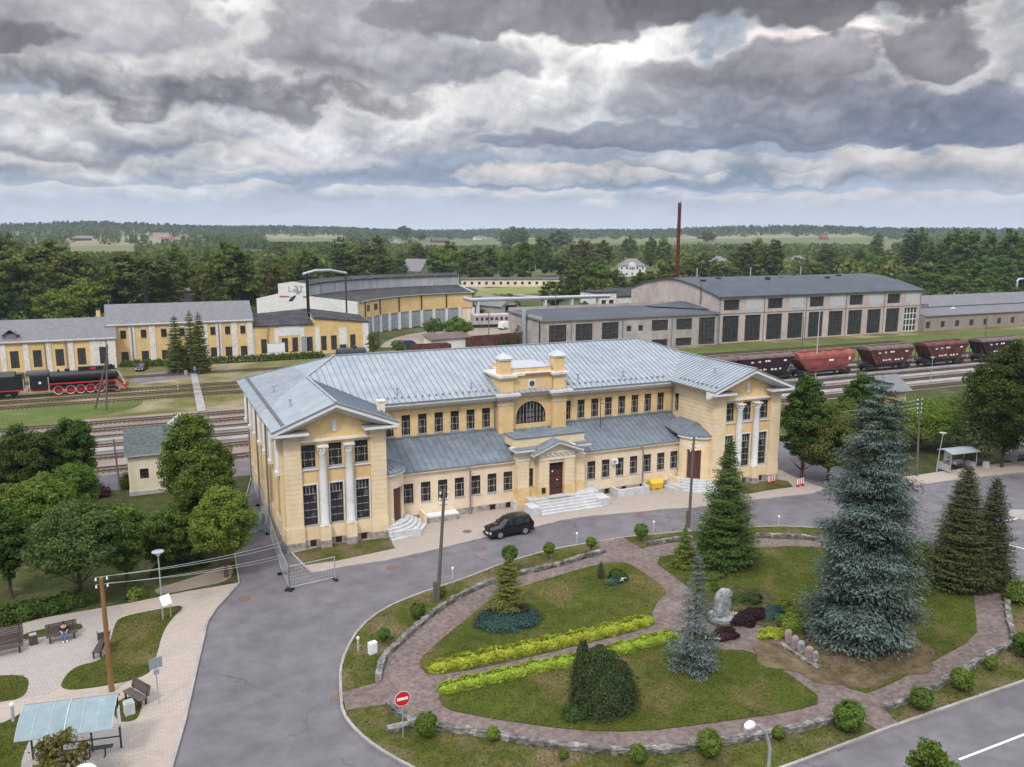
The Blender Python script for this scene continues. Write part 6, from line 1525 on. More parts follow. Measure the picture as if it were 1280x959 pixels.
for x in (1.4, 7.6): c.box(x-.5, x+2.4, -1.2, 1.2, .55, 1.1)
c.build('bogie', M['black'], tn)
for x in (1.4, 3.2, 7.6, 9.4): wheelset(tn, x, .48)
c = MB(); c.cyl((11., -1.4, .8), (11., -1.4, 3.1), .05, 6); c.build('handrail', M['locowhite'], tn)
# hopper wagons on the fourth track
WY = 51.9
def chassis(t, L_):
    c = MB(); c.box(.2, L_-.2, -1.1, 1.1, .95, 1.2); c.bar((0, 0, 1.05), (L_, 0, 1.05), .3, .25)
    for x in (1.9, L_-1.9): c.box(x-1.35, x+1.35, -1.15, -.95, .4, .75); c.box(x-1.35, x+1.35, .95, 1.15, .4, .75)
    c.box(L_*.3, L_*.7, -1., 1., .55, .95); c.build('chassis', M['darksteel'], t)
    for x in (1.0, 2.8, L_-2.8, L_-1.0): wheelset(t, x, .46)
def hopper(label, px, mat, roofm, L_=11.6, group='covered hopper wagons on the track'):
    x0, _ = ray_at(px, 470, WY-1.5); t = thing('hopper_wagon', label, 'hopper wagon', (x0, WY, .24), 0, group); hw = 1.55; t.scale = (1.16, 1.08, 1.16)
    chassis(t, L_); c = MB(); zt, zb, si = 3.75, 1.3, 2.1
    A = [(.35, -hw, zt), (L_-.35, -hw, zt), (L_-si, -hw*.96, zb), (si, -hw*.96, zb)]; B = [(x, -y, z) for x, y, z in A]
    c.mesh(A+B, [(0, 3, 2, 1), (4, 5, 6, 7), (0, 4, 7, 3), (1, 2, 6, 5), (3, 7, 6, 2)])
    n = 9
    for k in range(n+1):
        f = k/n; xt = .35+(L_-.7)*f; xb_ = si+(L_-2*si)*f
        for s in (-1, 1): c.bar((xb_, s*(hw+.03), zb), (xt, s*(hw+.03), zt), .09, .10)
    for s in (-1, 1): c.box(.3, L_-.3, s*hw-.07, s*hw+.07, zt-.12, zt+.02); c.box(si, L_-si, s*hw-.06, s*hw+.06, 2.2, 2.3)
    c.build('hopper_body', M[mat], t)
    c = MB(); pr = [(1.62*math.cos(PI*i/8), zt+.62*math.sin(PI*i/8)) for i in range(9)]; c.extrude([(.2, y, z) for y, z in pr], (L_-.4, 0, 0)); ro = c.build('roof', M[roofm], t, smooth=False)
    c = MB(); c.box(.8, L_-.8, -.3, .3, zt+.625, zt+.68)
    for k in range(4): c.box(1.6+k*2.4, 2.8+k*2.4, -.5, .5, zt+.6, zt+.78)
    c.build('hatches', M[roofm], ro)
    c = MB()
    for x0_, x1_, s in ((.3, si, 1), (L_-.3, L_-si, -1)):
        for y in (-1.2, 0, 1.2): c.bar((x0_+s*.25, y, .95), (x0_+s*.3, y, zt-.3), .08, .08); c.bar((x0_+s*.2, y, 1.2), (x1_, y, 2.2), .06, .06)
    c.build('end_frame', M['darksteel'], t)
    c = MB()
    for k, (fx, z, w_) in enumerate(((.22, 3.05, .55), (.34, 3.1, .5), (.45, 3.15, .5), (.50, 3.15, .55), (.78, 3.1, .6), (.3, 1.75, .5), (.36, 1.75, .5), (.43, 1.8, .6), (.56, 1.75, .5), (.62, 1.75, .5), (.7, 1.8, .45))):
        c.box(fx*L_, fx*L_+w_, -hw-.075, -hw-.06, z, z+.28)
    c.build('stencil_panel', M['locowhite'], t)
    return t
hopper('brown hopper wagon between the station roof corner and the red wagon', 921, 'wagondark', 'wagonroof', 11.9)
hopper('rust-brown hopper wagon coupled to the red wagon, away from the station', 1082, 'wagonbrown', 'wagonroof', 11.4)
hopper('reddish hopper wagon with a reddish roof, between two darker hoppers', 1153, 'wagonbrown', 'wagonbrown', 11.4)
hopper('dark hopper wagon partly hidden by the big trees of the bus stop', 1221, 'wagondark', 'wagonroof', 12.)
hopper('last hopper wagon of the row, almost wholly behind the big tree', 1292, 'wagondark', 'wagonroof', 12.)
hopper('brown hopper wagon hidden behind the station roof, only its top showing', 848, 'wagonbrown', 'wagonroof', 11.4)
x0, _ = ray_at(997, 470, WY-1.5); Lr = 14.2
gw = thing('grain_wagon', 'faded red covered grain wagon with smooth rounded sides, in the row of hoppers', 'grain wagon', (x0, WY, .24), 0, None); chassis(gw, Lr); gw.scale = (1.02, 1.08, 1.12)
c = MB(); pr = [(-1.45, 1.3), (-1.6, 2.0), (-1.62, 3.2), (-1.45, 3.7), (-.9, 4.15), (0, 4.3), (.9, 4.15), (1.45, 3.7), (1.62, 3.2), (1.6, 2.0), (1.45, 1.3)]
ns = len(pr); rings = [(.1, 3.0), (.5, 2.6), (2.1, 1.3), (Lr-2.1, 1.3), (Lr-.5, 2.6), (Lr-.1, 3.0)]
vs = []
for x, zb in rings: vs += [(x, y*(.97 if x in (.1, Lr-.1) else 1), max(z, zb+(z-1.3)*.08) if z < zb+.3 else z) for y, z in pr]
fs = [(i*ns+k, i*ns+(k+1) % ns, (i+1)*ns+(k+1) % ns, (i+1)*ns+k) for i in range(len(rings)-1) for k in range(ns)]+[tuple(range(ns))[::-1], tuple((len(rings)-1)*ns+k for k in range(ns))]
c.mesh(vs, fs); c.build('body', M['wagonred'], gw)
c = MB(); c.box(1, Lr-1, -.35, .35, 4.3, 4.38)
for k in range(4): c.box(2+k*3, 3.3+k*3, -.6, .6, 4.28, 4.46)
c.box(2.2, Lr-2.2, -1.67, -1.6, 3.15, 3.22); c.build('hatches', M['wagonred'], gw)
c = MB(); c.box(7.3, 8.5, -1.66, -1.63, 2.6, 2.95); c.box(12.3, 12.8, -1.66, -1.63, 2.6, 3.1); c.build('stencil_panel', M['locowhite'], gw)
c = MB(); c.box(2.4, Lr-2.4, -1.5, 1.5, .95, 1.3); c.box(3, 5, -1.52, 1.52, 1.3, 2.0); c.box(9, 12, -1.52, 1.52, 1.3, 1.9); c.build('discharge_gear', M['wagonbrown'], gw)
# wagons behind the station roof
def gondola(label, px, py, L_, h, rz):
    x, y = G(px, py); t = thing('open_wagon', label, 'open wagon', (x, y, .2), rz, 'maroon wagons behind the station'); c = MB()
    c.box(0, L_, -1.5, -1.4, 1.1, h); c.box(0, L_, 1.4, 1.5, 1.1, h); c.box(0, .1, -1.4, 1.4, 1.1, h); c.box(L_-.1, L_, -1.4, 1.4, 1.1, h); c.box(0, L_, -1.4, 1.4, 1.0, 1.1)
    for k in range(int(L_/1.1)+1): c.box(k*1.1, k*1.1+.1, -1.57, -1.503, 1.05, h)
    c.build('body', M['wagonbrown'], t); c = MB(); c.box(.3, L_-.3, -1, 1, .8, 1.0)
    for q in (1.5, L_-1.5): c.box(q-1., q+1., -1.1, 1.1, .3, .8)
    c.build('chassis', M['darksteel'], t)
gondola('maroon open wagon behind the station roof, next to the white outbuilding', 583, 440, 13.4, 3.3, .10)
gondola('second maroon open wagon behind the station roof, partly behind a bush', 628, 436, 8, 3.3, .10)
gondola('maroon flat wagon by the navy van, behind the station roof', 515, 446, 9, 2.4, .05)
tx, ty = G(420, 452)
tk = thing('tank_wagon', 'black round-topped tank wagon whose top shows over the station roof', 'tank wagon', (ray_at(421, 450, 102.6)[0], 102.6, .24)); c = MB(); c.tube([(0, 0, 2.0), (.15, 0, 2.0), (6., 0, 2.0), (6.2, 0, 2.0)], [1.0, 1.3, 1.3, 1.], 18); c.cyl((3.9, 0, 3.2), (3.9, 0, 3.6), .5, 12); c.build('tank', M['black'], tk, smooth=True); chassis(tk, 6.4)
cx2, cy2 = G(600, 409)
pc_ = thing('passenger_coach', 'grey-green derelict passenger coach by the white van', 'coach', (cx2-3., cy2-2., 0), -.12)
c = MB(); c.box(0, 12., 0, 2.9, 1.0, 3.6); c.extrude([(0, -.05+2.99*(.5-.5*math.cos(PI*i/8)), 3.6+.55*math.sin(PI*i/8)) for i in range(9)], (12., 0, 0)); c.build('body', M['panelgrey'], pc_)
c = MB(); [c.box(.8+1.5*k, 1.7+1.5*k, -.02, -.003, 2.2, 3.1) for k in range(7)]; c.build('glazing', M['glassdark'], pc_); c = MB(); c.box(.3, 11.7, .3, 2.6, .2, 1.0); c.build('underframe', M['darksteel'], pc_)

# road vehicles: a body lofted from cross-sections, then glazing, wheels and lights as parts
def car(name, label, cat, loc, rz, st, paint, width, wb, wr, glaz, roofrack=False, group=None, wheelm='alloy', rear_glass=True):
    """st: stations (x, sill z, belt z, top z, half width at belt, half width at top) from nose to tail"""
    t = thing(name, label, cat, loc, rz, group); n = 9; vs = []; c = MB()
    for x, zs, zb, zt, wbt, wt in st:
        zr_ = zt
        vs += [(x, -wbt*.93, zs), (x, -wbt, zs+(zb-zs)*.45), (x, -wbt*.985, zb), (x, -wt, zr_-.04*(zr_ > zb+.1)), (x, 0, zr_+.025), (x, wt, zr_-.04*(zr_ > zb+.1)), (x, wbt*.985, zb), (x, wbt, zs+(zb-zs)*.45), (x, wbt*.93, zs)]
    fs = [(i*n+k, (i+1)*n+k, (i+1)*n+(k+1) % n, i*n+(k+1) % n) for i in range(len(st)-1) for k in range(n)]+[tuple(range(n)), tuple((len(st)-1)*n+k for k in reversed(range(n)))]
    c.mesh(vs, fs); bo = c.build('body', M[paint], t, smooth=True)
    V = lambda i, k: Vector(vs[i*n+k])
    def pane(q, nm, mt='carglass'):
        m_ = (q[0]+q[1]+q[2]+q[3])/4; nr = (q[2]-q[0]).cross(q[3]-q[1]).normalized()
        if nr.dot(m_-Vector((st[len(st)//2][0], 0, .6))) < 0: nr = -nr
        g = MB(); g.face([m_+(p-m_)*.9+nr*.012 for p in q]); g.build(nm, M[mt], t)
    a, b, e = glaz['wind']; pane([V(a, 2).lerp(V(a, 3), .02), V(b, 3), V(b, 5), V(a, 6).lerp(V(a, 5), .02)], 'windscreen', 'windscreen')
    for (i, j) in glaz['side']:
        for k0, k1 in ((2, 3), (6, 5)): pane([V(i, k0), V(j, k0), V(j, k1), V(i, k1)], 'side_window')
    if rear_glass: i, j = glaz['rear']; pane([V(i, 3), V(j, 2).lerp(V(j, 3), .1), V(j, 6).lerp(V(j, 5), .1), V(i, 5)], 'rear_window')
    hw = width/2
    for x in wb:
        for s in (-1, 1):
            w = MB(); w.cyl((x, s*(hw-.20), wr), (x, s*(hw+.015), wr), wr, 20); wo = w.build('wheel', M['rubber'], t)
            w = MB(); y = s*(hw+.022); w.cyl((x, y-s*.03, wr), (x, y, wr), wr*.66, 16)
            w.build('rim', M[wheelm], wo)
            w = MB()
            for k in range(5): a_ = 2*PI*k/5; w.obox((x+wr*.40*math.cos(a_), y+s*.003, wr+wr*.40*math.sin(a_)), (.09, .01, .09), 0)
            w.build('spoke_gap', M['rubber'], wo)
            w = MB(); w.cyl((x, s*(hw-.1), wr+.01), (x, s*(hw-.004), wr+.01), wr*1.16, 18); w.build('wheel_arch', M['rubber'], t)
    x0_, x1_ = st[0][0], st[-1][0]; zb0 = st[0][2]
    for s in (-1, 1):
        w = MB(); w.obox((x0_+.14, s*(hw-.30), zb0-.09), (.30, .40, .20), s*.22); w.build('headlight', M['lampglass'], t)
        w = MB(); w.obox((x1_-.05, s*(hw-.14), st[-1][2]-.05), (.12, .18, .34), 0); w.build('tail_light', M['tail'], t)
        w = MB(); w.obox((glaz['mirror'], s*(hw+.10), st[2][2]+.10), (.14, .22, .16), 0); w.build('mirror', M[paint], t)
    w = MB(); w.box(x0_-.04, x0_+.03, -.26, .26, .42, .53); w.build('number_plate', M['locowhite'], t)
    w = MB(); w.box(x0_-.05, x0_+.25, -hw*.9, hw*.9, .24, .40); w.box(x1_-.2, x1_+.05, -hw*.9, hw*.9, .28, .48); build_each(w, 'bumper', M['rubber'], t)
    if roofrack:
        w = MB()
        for s in (-1, 1): w.tube([(st[5][0]-.1, s*.56, st[5][3]+.02), (st[5][0], s*.56, st[5][3]+.07), (st[7][0]-.1, s*.56, st[7][3]+.05), (st[7][0], s*.56, st[7][3])], .02, 5)
        w.build('roof_rail', M['darksteel'], t)
    return t
SUV = [(0, .36, .72, .80, .72, .62), (.12, .28, .86, .92, .85, .74), (1.05, .26, 1.02, 1.09, .885, .76), (1.2, .26, 1.06, 1.12, .885, .76), (1.85, .26, 1.07, 1.66, .885, .66), (2.3, .26, 1.07, 1.73, .885, .68), (3.3, .26, 1.08, 1.75, .885, .68), (4.1, .28, 1.09, 1.71, .88, .66), (4.40, .34, 1.10, 1.22, .87, .76), (4.48, .42, .98, 1.05, .80, .70)]
a_, b_ = Vector(G(624.5, 674.5)), Vector(G(657.5, 668.2)); dcar = (b_-a_).normalized(); mid = (a_+b_)/2
nrm = Vector((-dcar.y, dcar.x)); mid2 = mid+nrm*.86; ang = math.atan2(dcar.y, dcar.x); org = mid2-dcar*2.22
car('parked_suv', 'black station SUV with silver wheels parked half on the pavement before the entrance steps', 'car', (org.x, org.y, .03), ang, SUV, 'carblack', 1.77, (.92, 3.52), .36, {'wind': (3, 4, 0), 'side': ((4, 5), (5, 6), (6, 7)), 'rear': (7, 8), 'mirror': 1.5}, True)
HATCH = [(0, .3, .6, .66, .70, .6), (.12, .24, .74, .78, .8, .68), (.9, .22, .86, .9, .84, .66), (1.15, .22, .9, .94, .84, .66), (1.95, .22, .9, 1.38, .84, .54), (2.4, .22, .9, 1.42, .84, .55), (3.0, .22, .92, 1.38, .84, .55), (3.7, .24, .94, 1.02, .82, .6), (4.2, .3, .92, .96, .78, .62), (4.3, .36, .8, .84, .72, .6)]
x, y = G(174, 464); car('parked_car', 'small dark saloon car parked before the two-storey yellow depot', 'car', (x, y-1., .05), 1.35, HATCH, 'carblack', 1.68, (.85, 3.4), .3, {'wind': (3, 4, 0), 'side': ((4, 5), (5, 6)), 'rear': (6, 7), 'mirror': 1.4})
VAN = [(0, .35, .85, .95, .8, .7), (.1, .3, 1.0, 1.08, .9, .78), (.75, .28, 1.1, 1.2, .95, .82), (.95, .28, 1.14, 1.24, .95, .82), (1.75, .28, 1.2, 2.0, .96, .78), (2.2, .28, 1.2, 2.2, .96, .78), (3.2, .28, 1.2, 2.25, .96, .8), (5.0, .28, 1.2, 2.25, .96, .8), (5.2, .35, 1.2, 2.2, .94, .78)]
GL = {'wind': (3, 4, 0), 'side': ((4, 5),), 'rear': (7, 8), 'mirror': 1.3}
x, y = G(524, 436); car('parked_van', 'navy blue panel van with a pale roof parked by the roundhouse bushes', 'van', (x, y, .05), PI+.15, VAN, 'vanblue', 1.94, (.95, 4.2), .34, GL, rear_glass=False)
x, y = G(627, 410.5); car('parked_van', 'white van parked beside the grey-green coach', 'van', (x+2.5, y-1., .05), PI+.55, VAN, 'vanwhite', 1.94, (.95, 4.2), .34, GL, rear_glass=False)
p = GT(577, 358); car('parked_van', 'teal van parked at the end of the pale barrack', 'van', (p[0]-3, p[1], p[2]+.05), .3, VAN, 'vanteal', 1.94, (.95, 4.2), .34, GL, rear_glass=False)
# ------------------------------------------------------------------ street furniture
def HZ(px, py, pyt):
    """height of an upright thing standing at survey point px, py whose top is at row pyt"""
    x, y = G(px, py); lo, hi = 0., 60.
    for _ in range(40):
        m = (lo+hi)/2; d = np.array((x, y, m))-CAM_POS; v = 479.5-CAM_F*(d@UPV)/(d@FWD)
        if v > pyt: lo = m
        else: hi = m
    return lo
def at_height(px, py, z): return (*G(px, py, z), z)
def power_pole(label, base, top, mat='pole', r=.14, arms=((.3, 2), (.9, 2)), strut=None, foot=None):
    """wooden pole from base to the given top point, with white insulators"""
    t = thing('utility_pole', label, 'pole', (base[0], base[1], 0)); d = Vector((top[0]-base[0], top[1]-base[1], top[2]))
    c = MB(); c.tube([(0, 0, 0), d*.5, d], [r, r*.85, r*.68], 10); po = c.build('pole', M[mat], t, smooth=True)
    ins = MB(); hk = MB()
    for dz, n in arms:
        for s in (-1, 1):
            q = d*(1-dz/d.length)+Vector((s*.30, .0, 0)); hk.tube([q-Vector((s*.30, 0, .08)), q-Vector((0, 0, .08)), q], .02, 5); ins.cyl(q, q+Vector((0, 0, .16)), .065, 8, r2=.04)
    if arms: hk.build('bracket', M['darksteel'], po); ins.build('insulator', M['ceramic'], po)
    if strut: c = MB(); c.tube([strut, d*.82], [r, r*.7], 8); c.build('strut', M[mat], t)
    if foot: c = MB(); c.box(-.30, -.1, -.12, .12, 0, 1.7); c.build('foot_stub', M['pole'], t)
    return t, d
b = G(140, 866); zt = HZ(140, 866, 722); tp_ = at_height(126.5, 722, zt)
PF, _ = power_pole('brown leaning wooden power pole standing by the green shelter', b, tp_, 'polebrown', .17, ((.15, 1), (.6, 1)))
b = G(547, 753); zt = HZ(547, 753, 612); P1t = at_height(555.5, 612, zt); power_pole('dark leaning wooden pole with a stub foot on the island verge before the station', b, P1t, 'pole', .15, ((.3, 1), (.75, 1), (1.1, 1)), foot=True)
b = G(861, 659); zt = HZ(861, 659, 546); P2t = at_height(867.5, 546, zt); power_pole('dark wooden pole with white insulators next to the green conifer', b, P2t, 'pole', .15, ((.2, 1), (.6, 1), (1., 1), (1.4, 1)), foot=True)
b = G(1146, 596); zt = HZ(1146, 596, 497); P3t = at_height(1150, 497, zt); power_pole('grey wooden pole on the grass between the blue spruce and the bus shelter', b, P3t, 'pole', .14, ((.3, 1), (.8, 1), (1.3, 1), (1.8, 1)))
b = G(133, 512); zt = HZ(133, 512, 431); power_pole('wooden pole with a slanted strut in front of the steam locomotive', b, at_height(134, 431, zt), 'pole', .17, ((.3, 1),), strut=Vector((*(np.array(G(119, 511))-np.array(b)), 0)))
b = G(152, 628); power_pole('thin weathered pole next to the trackside hut', b, at_height(142, 549, HZ(152, 628, 549)), 'pole', .11, ())
for px, py, pt, lab, m_ in ((1002, 440, 396, 'thin dark mast before the concrete hall', 'pole'), (1019, 472, 388, 'pale concrete mast rising beside the red grain wagon', 'concpole'), (1231, 425, 392, 'thin grey mast before the masonry store', 'pole'), (694, 420, 358, 'thin dark pole behind the trestles of the pipeline', 'pole'), (611, 420, 390, 'thin pole between the pipeline and the white van', 'pole'), (697, 374, 344, 'thin pale pole at the meadow edge by the barrack', 'concpole')):
    b = G(px, py); power_pole(lab, b, (b[0], b[1], HZ(px, py, pt)), m_, .13, ())
# wires
def wire(label, a, b, sag, n=14):
    A, B = Vector(a), Vector(b); pts = [A.lerp(B, i/n)-Vector((0, 0, sag*4*(i/n)*(1-i/n))) for i in range(n+1)]
    c = MB(); c.tube([p-A for p in pts], .014, 5); o = c.build('overhead_wire', M['wire'], loc=A); return tag(o, label, 'wire', 'wires from the brown pole to the lane mouth')
for k, (dz, s, z2) in enumerate(((.05, -1, 2.75), (.05, 1, 2.45), (.5, -1, 1.65), (.5, 1, 1.4))):
    wire(['uppermost', 'second', 'third', 'lowest'][k]+' power wire strung from the brown pole to the fence post at the lane mouth', (tp_[0]+s*.3, tp_[1], tp_[2]-dz+.1), (*G(353, 718), z2), .25)
for k, (pa, pb2, z) in enumerate((((975, 541), (1150, 500), 0), ((975, 548), (1150, 506), 0), ((975, 555), (1150, 512), 0))):
    zz = P3t[2]-.2-.45*k; c = MB(); A = Vector((W+.1, 2., 7.1-.5*k)); B = Vector((P3t[0], P3t[1], zz))
    pts = [A.lerp(B, i/12)-Vector((0, 0, .5*4*(i/12)*(1-i/12)))-A for i in range(13)]; c.tube(pts, .014, 5); tag(c.build('overhead_wire', M['wire'], loc=A), ['upper', 'middle', 'lower'][k]+' thin power wire strung from the far pavilion to the grey pole', 'wire', 'wires from the far pavilion to the grey pole')
# lamps
def park_lamp(label, base, top_z, head='cap', mat='steel', lean=(0, 0)):
    t = thing('street_lamp', label, 'street lamp', (base[0], base[1], 0)); c = MB(); c.tube([(0, 0, 0), (0, 0, 1.), (lean[0], lean[1], top_z-.3)], [.075, .06, .045], 8); c.build('post', M[mat], t, smooth=True)
    c = MB(); c.lathe([(.02, .0), (.42, .04), (.42, .10), (.05, .18)], (lean[0], lean[1], top_z-.18), 16); c.build('cap', M['signback'], t)
    c = MB(); c.lathe([(.10, -.22), (.17, -.05), (.17, .03)], (lean[0], lean[1], top_z-.2), 12); c.build('lantern', M['ceramic'], t); return t
park_lamp('grey park lamp with a flat round cap beside the white notice board', G(204, 776), HZ(204, 776, 688))
b = G(1170.5, 591); tz = HZ(1170.5, 591, 540); tt = at_height(1179, 540, tz); park_lamp('leaning green-grey park lamp beside the silver bus shelter', b, tz, lean=(tt[0]-b[0], tt[1]-b[1]))
park_lamp('slim platform lamp with a white globe beyond the yellow hut', G(1163, 479), HZ(1163, 479, 446))
park_lamp('small street lamp beyond the barn behind the roundhouse', GT(539, 341)[:2], 9)
z = 8.; hd = at_height(938, 908, z); nb = at_height(962, 940, 6.4)
sl_ = thing('street_lamp', 'curved-arm street lamp with a white head at the bottom picture edge', 'street lamp', (nb[0], nb[1], 0)); H_ = Vector((hd[0]-nb[0], hd[1]-nb[1], 0))
c = MB(); c.tube([(0, 0, 0), (0, 0, 5.5), (0, 0, 6.6), H_*.25+Vector((0, 0, 7.4)), H_*.6+Vector((0, 0, 7.85)), H_*.85+Vector((0, 0, 8.0))], [.09, .075, .07, .06, .05, .05], 10); c.build('pole', M['steel'], sl_, smooth=True)
dh = H_.normalized(); c = MB(); c.tube([H_*.8+Vector((0, 0, 7.98)), H_*.9+Vector((0, 0, 8.03)), H_+Vector((0, 0, 8.06)), H_+dh*.22+Vector((0, 0, 8.05)), H_+dh*.32+Vector((0, 0, 8.02))], [.06, .15, .19, .15, .05], 12); c.build('lamp_head', M['locowhite'], sl_, smooth=True)
z = 4.4; hd = at_height(98, 958, z); sl2 = thing('street_lamp', 'curved white lamp top in front of the green shelter', 'street lamp', (hd[0]+.7, hd[1]-.3, 0))
c = MB(); c.cyl((0, 0, 0), (0, 0, 4.), .07, 8); c.build('pole', M['darksteel'], sl2); c = MB(); c.lathe([(.62, -.35), (.60, -.1), (.45, .12), (.2, .22), (0, .25)], (-.5, .2, 4.15), 16, 0, 0, PI*2); c.build('lamp_hood', M['locowhite'], sl2, smooth=True); c = MB(); c.bar((0, 0, 4.), (-.5, .2, 4.1), .06, .06); c.build('arm', M['darksteel'], sl2)
# garden bollard lamps
for px, py, lab in ((448, 816, 'small grey bollard light beside the white box on the west verge'), (566, 726, 'small grey bollard light just beside the leaning pole'), (721, 681, 'small grey bollard light between two round bushes on the north verge'), (817, 666, 'small grey bollard light next to the conifer by the island kerb'), (973, 659, 'small bollard light between the conifer and the blue spruce')):
    t = thing('bollard_light', lab, 'bollard light', (*G(px, py), TOP), 0, 'bollard lights round the garden island'); c = MB(); c.cyl((0, 0, 0), (0, 0, .85), .07, 8); c.build('post', M['concpole'], t); c = MB(); c.lathe([(.07, 0), (.10, .02), (.10, .14), (.04, .2), (0, .2)], (0, 0, .85), 10); c.build('lamp', M['ceramic'], t)
t = thing('bollard_light', 'pale bollard light on the grass beside the green bus shelter', 'bollard light', (*G(17, 904), .14), 0); c = MB(); c.cyl((0, 0, 0), (0, 0, .9), .09, 10); c.build('post', M['concpole'], t); c = MB(); c.lathe([(.1, 0), (.13, .03), (.13, .16), (.05, .24), (0, .24)], (0, 0, .9), 10); c.build('lamp', M['ceramic'], t)
t = thing('cable_box', 'small white cable cabinet on the west verge of the island', 'cabinet', (*G(466, 819), TOP), .3); c = MB(); c.box(-.28, .28, -.18, .18, 0, .82); c.build('body', M['locowhite'], t, bevel=.03); c = MB(); c.box(-.24, .24, -.19, -.183, .1, .74); c.build('door', M['signwhite'], t)
# signs
x, y = G(504, 925); hs = HZ(504, 925, 866); t = thing('no_entry_sign', 'round red no-entry sign with a white bar on a steel post', 'road sign', (x, y, TOP), 0.); c = MB(); c.cyl((0, 0, 0), (0, 0, hs-.2), .035, 8); c.build('post', M['steel'], t)
c = MB(); c.cyl((0, -.06, hs-.45), (0, -.04, hs-.45), .42, 28); so_ = c.build('disc', M['signred'], t); c = MB(); c.box(-.31, .31, -.066, -.061, hs-.53, hs-.37); c.build('white_bar', M['signwhite'], so_)
c = MB(); c.lathe([(.42, 0), (.445, 0), (.445, .01), (.42, .01)], (0, 0, 0), 28); m_ = MB(); m_.mesh([(a, -.063+q, hs-.45+b) for a, b, q in c.v], c.f); m_.build('rim', M['signwhite'], so_)
x, y = G(199, 882); hs = HZ(199, 882, 824); t = thing('road_sign', 'grey-backed road sign seen from behind on the paving by the weathered bench', 'road sign', (x, y, TOP), .35); c = MB(); c.cyl((0, 0, 0), (-.05, 0, hs), .035, 8); c.build('post', M['steel'], t); c = MB(); c.box(-.40, .36, -.05, -.03, hs-.68, hs-.02); c.build('panel', M['signback'], t, bevel=.01); c = MB(); c.box(-.18, .14, -.06, -.035, hs-1.05, hs-.75); c.build('small_panel', M['signback'], t)
x, y = G(206, 774); t = thing('notice_board', 'white tilted notice board on two steel legs by the park lamp', 'notice board', (x+.15, y-.3, TOP), .5)
c = MB(); c.cyl((-.3, 0, 0), (-.3, 0, 1.4), .03, 6); c.cyl((.3, 0, 0), (.3, 0, 1.4), .03, 6); c.build('leg', M['steel'], t); c = MB(); c.obox((0, 0, 1.45), (.75, .06, .75), 0, tilt=-.5); c.build('board', M['signwhite'], t)
x, y = G(346, 449); t = thing('billboard', 'blank white billboard on posts before the depot annex hedge', 'billboard', (x, y, 0), 0.)
c = MB(); c.box(-1.85, 1.85, -.12, .12, 1.0, 3.5); c.build('panel', M['signwhite'], t); c = MB(); c.box(-1.9, 1.9, -.14, .14, 3.503, 3.6); c.box(-1.6, 1.5, -.13, -.123, 1.5, 1.58); c.build('frame', M['steel'], t)
for q in (-1.3, 0, 1.3): c = MB(); c.box(q-.09, q+.09, -.05, .13, 0, .997); c.build('post', M['steel'], t)
x, y = G(233, 478); t = thing('track_sign', 'small pale sign on a post beside the boardwalk', 'sign', (x, y, 0)); c = MB(); c.cyl((0, 0, 0), (0, 0, 2.2), .06, 6); c.build('post', M['steel'], t); c = MB(); c.box(-.3, .3, -.08, -.05, 1.5, 2.3); c.build('panel', M['signback'], t)
x, y = G(222.5, 487); t = thing('marker_post', 'red and white striped marker post on the yard grass', 'marker post', (x, y, 0)); c = MB()
for k in range(6): c.cyl((0, 0, k*.28), (0, 0, k*.28+.28), .07, 8, k % 2)
c.build('post', [M['signwhite'], M['signred']], t)
for k in range(5):
    x, y = G(302+6.3*k, 452.5-.35*k); c = MB(); c.tube([(0, 0, 0), (0, 0, .75), (0, 0, 1.0)], [.16, .15, .08], 10); o = c.build('white_bollard', M['white'], loc=(x, y, 0)); tag(o, 'short white bollard in the row before the annex hedge', 'bollard', 'white bollards before the annex hedge')
# red-white barriers at the right pavilion
for px, py, lab in ((1022, 609.5, 'red and white striped barrier on the driveway corner'), (1031-67, 606, 'red and white striped barrier leaning at the far pavilion plinth')):
    x, y = G(px-22 if px > 1000 else px, py); t = thing('striped_barrier', lab, 'barrier', (x, y, .05), .1); c = MB()
    for k in range(7): c.box(-.49+.14*k, -.35+.14*k, -.04, .04, .35, 1.0, k % 2)
    c.build('board', [M['signwhite'], M['signred']], t); c = MB(); c.box(-.42, -.34, -.2, .2, 0, .35); c.box(.34, .42, -.2, .2, 0, .35); c.build('foot', M['signred'], t)
t = thing('stone_block', 'white concrete block at the far corner of the far pavilion', 'block', (W+.9, 2.2, 0)); c = MB(); c.box(-.5, .7, -.5, .5, 0, .7); c.build('block', M['concretelight'], t, bevel=.03)
x, y = G(707-0, 607) if False else (39.1, 2.3)
t = thing('grit_bin', 'yellow plastic grit bin with sloping lid beside the station wall', 'grit bin', (39.0, 2.1, TOP), 0.); c = MB(); c.mesh([(0, 0, .12), (1.35, 0, .12), (1.35, .8, .12), (0, .8, .12), (-.06, -.06, .72), (1.41, -.06, .72), (1.41, .86, .72), (-.06, .86, .72)], [(0, 3, 2, 1), (4, 5, 6, 7), (0, 1, 5, 4), (1, 2, 6, 5), (2, 3, 7, 6), (3, 0, 4, 7)]); [c.box(a, a+.3, 0.02, .78, 0, .125) for a in (.08, .98)]; c.build('body', M['yellowbin'], t, bevel=.03)
c = MB(); c.extrude([(-.1, -.1, .723), (-.1, .9, .723), (-.1, .8, 1.05), (-.1, .35, 1.12)], (1.55, 0, 0)); c.build('lid', M['yellowbin'], t, bevel=.03)
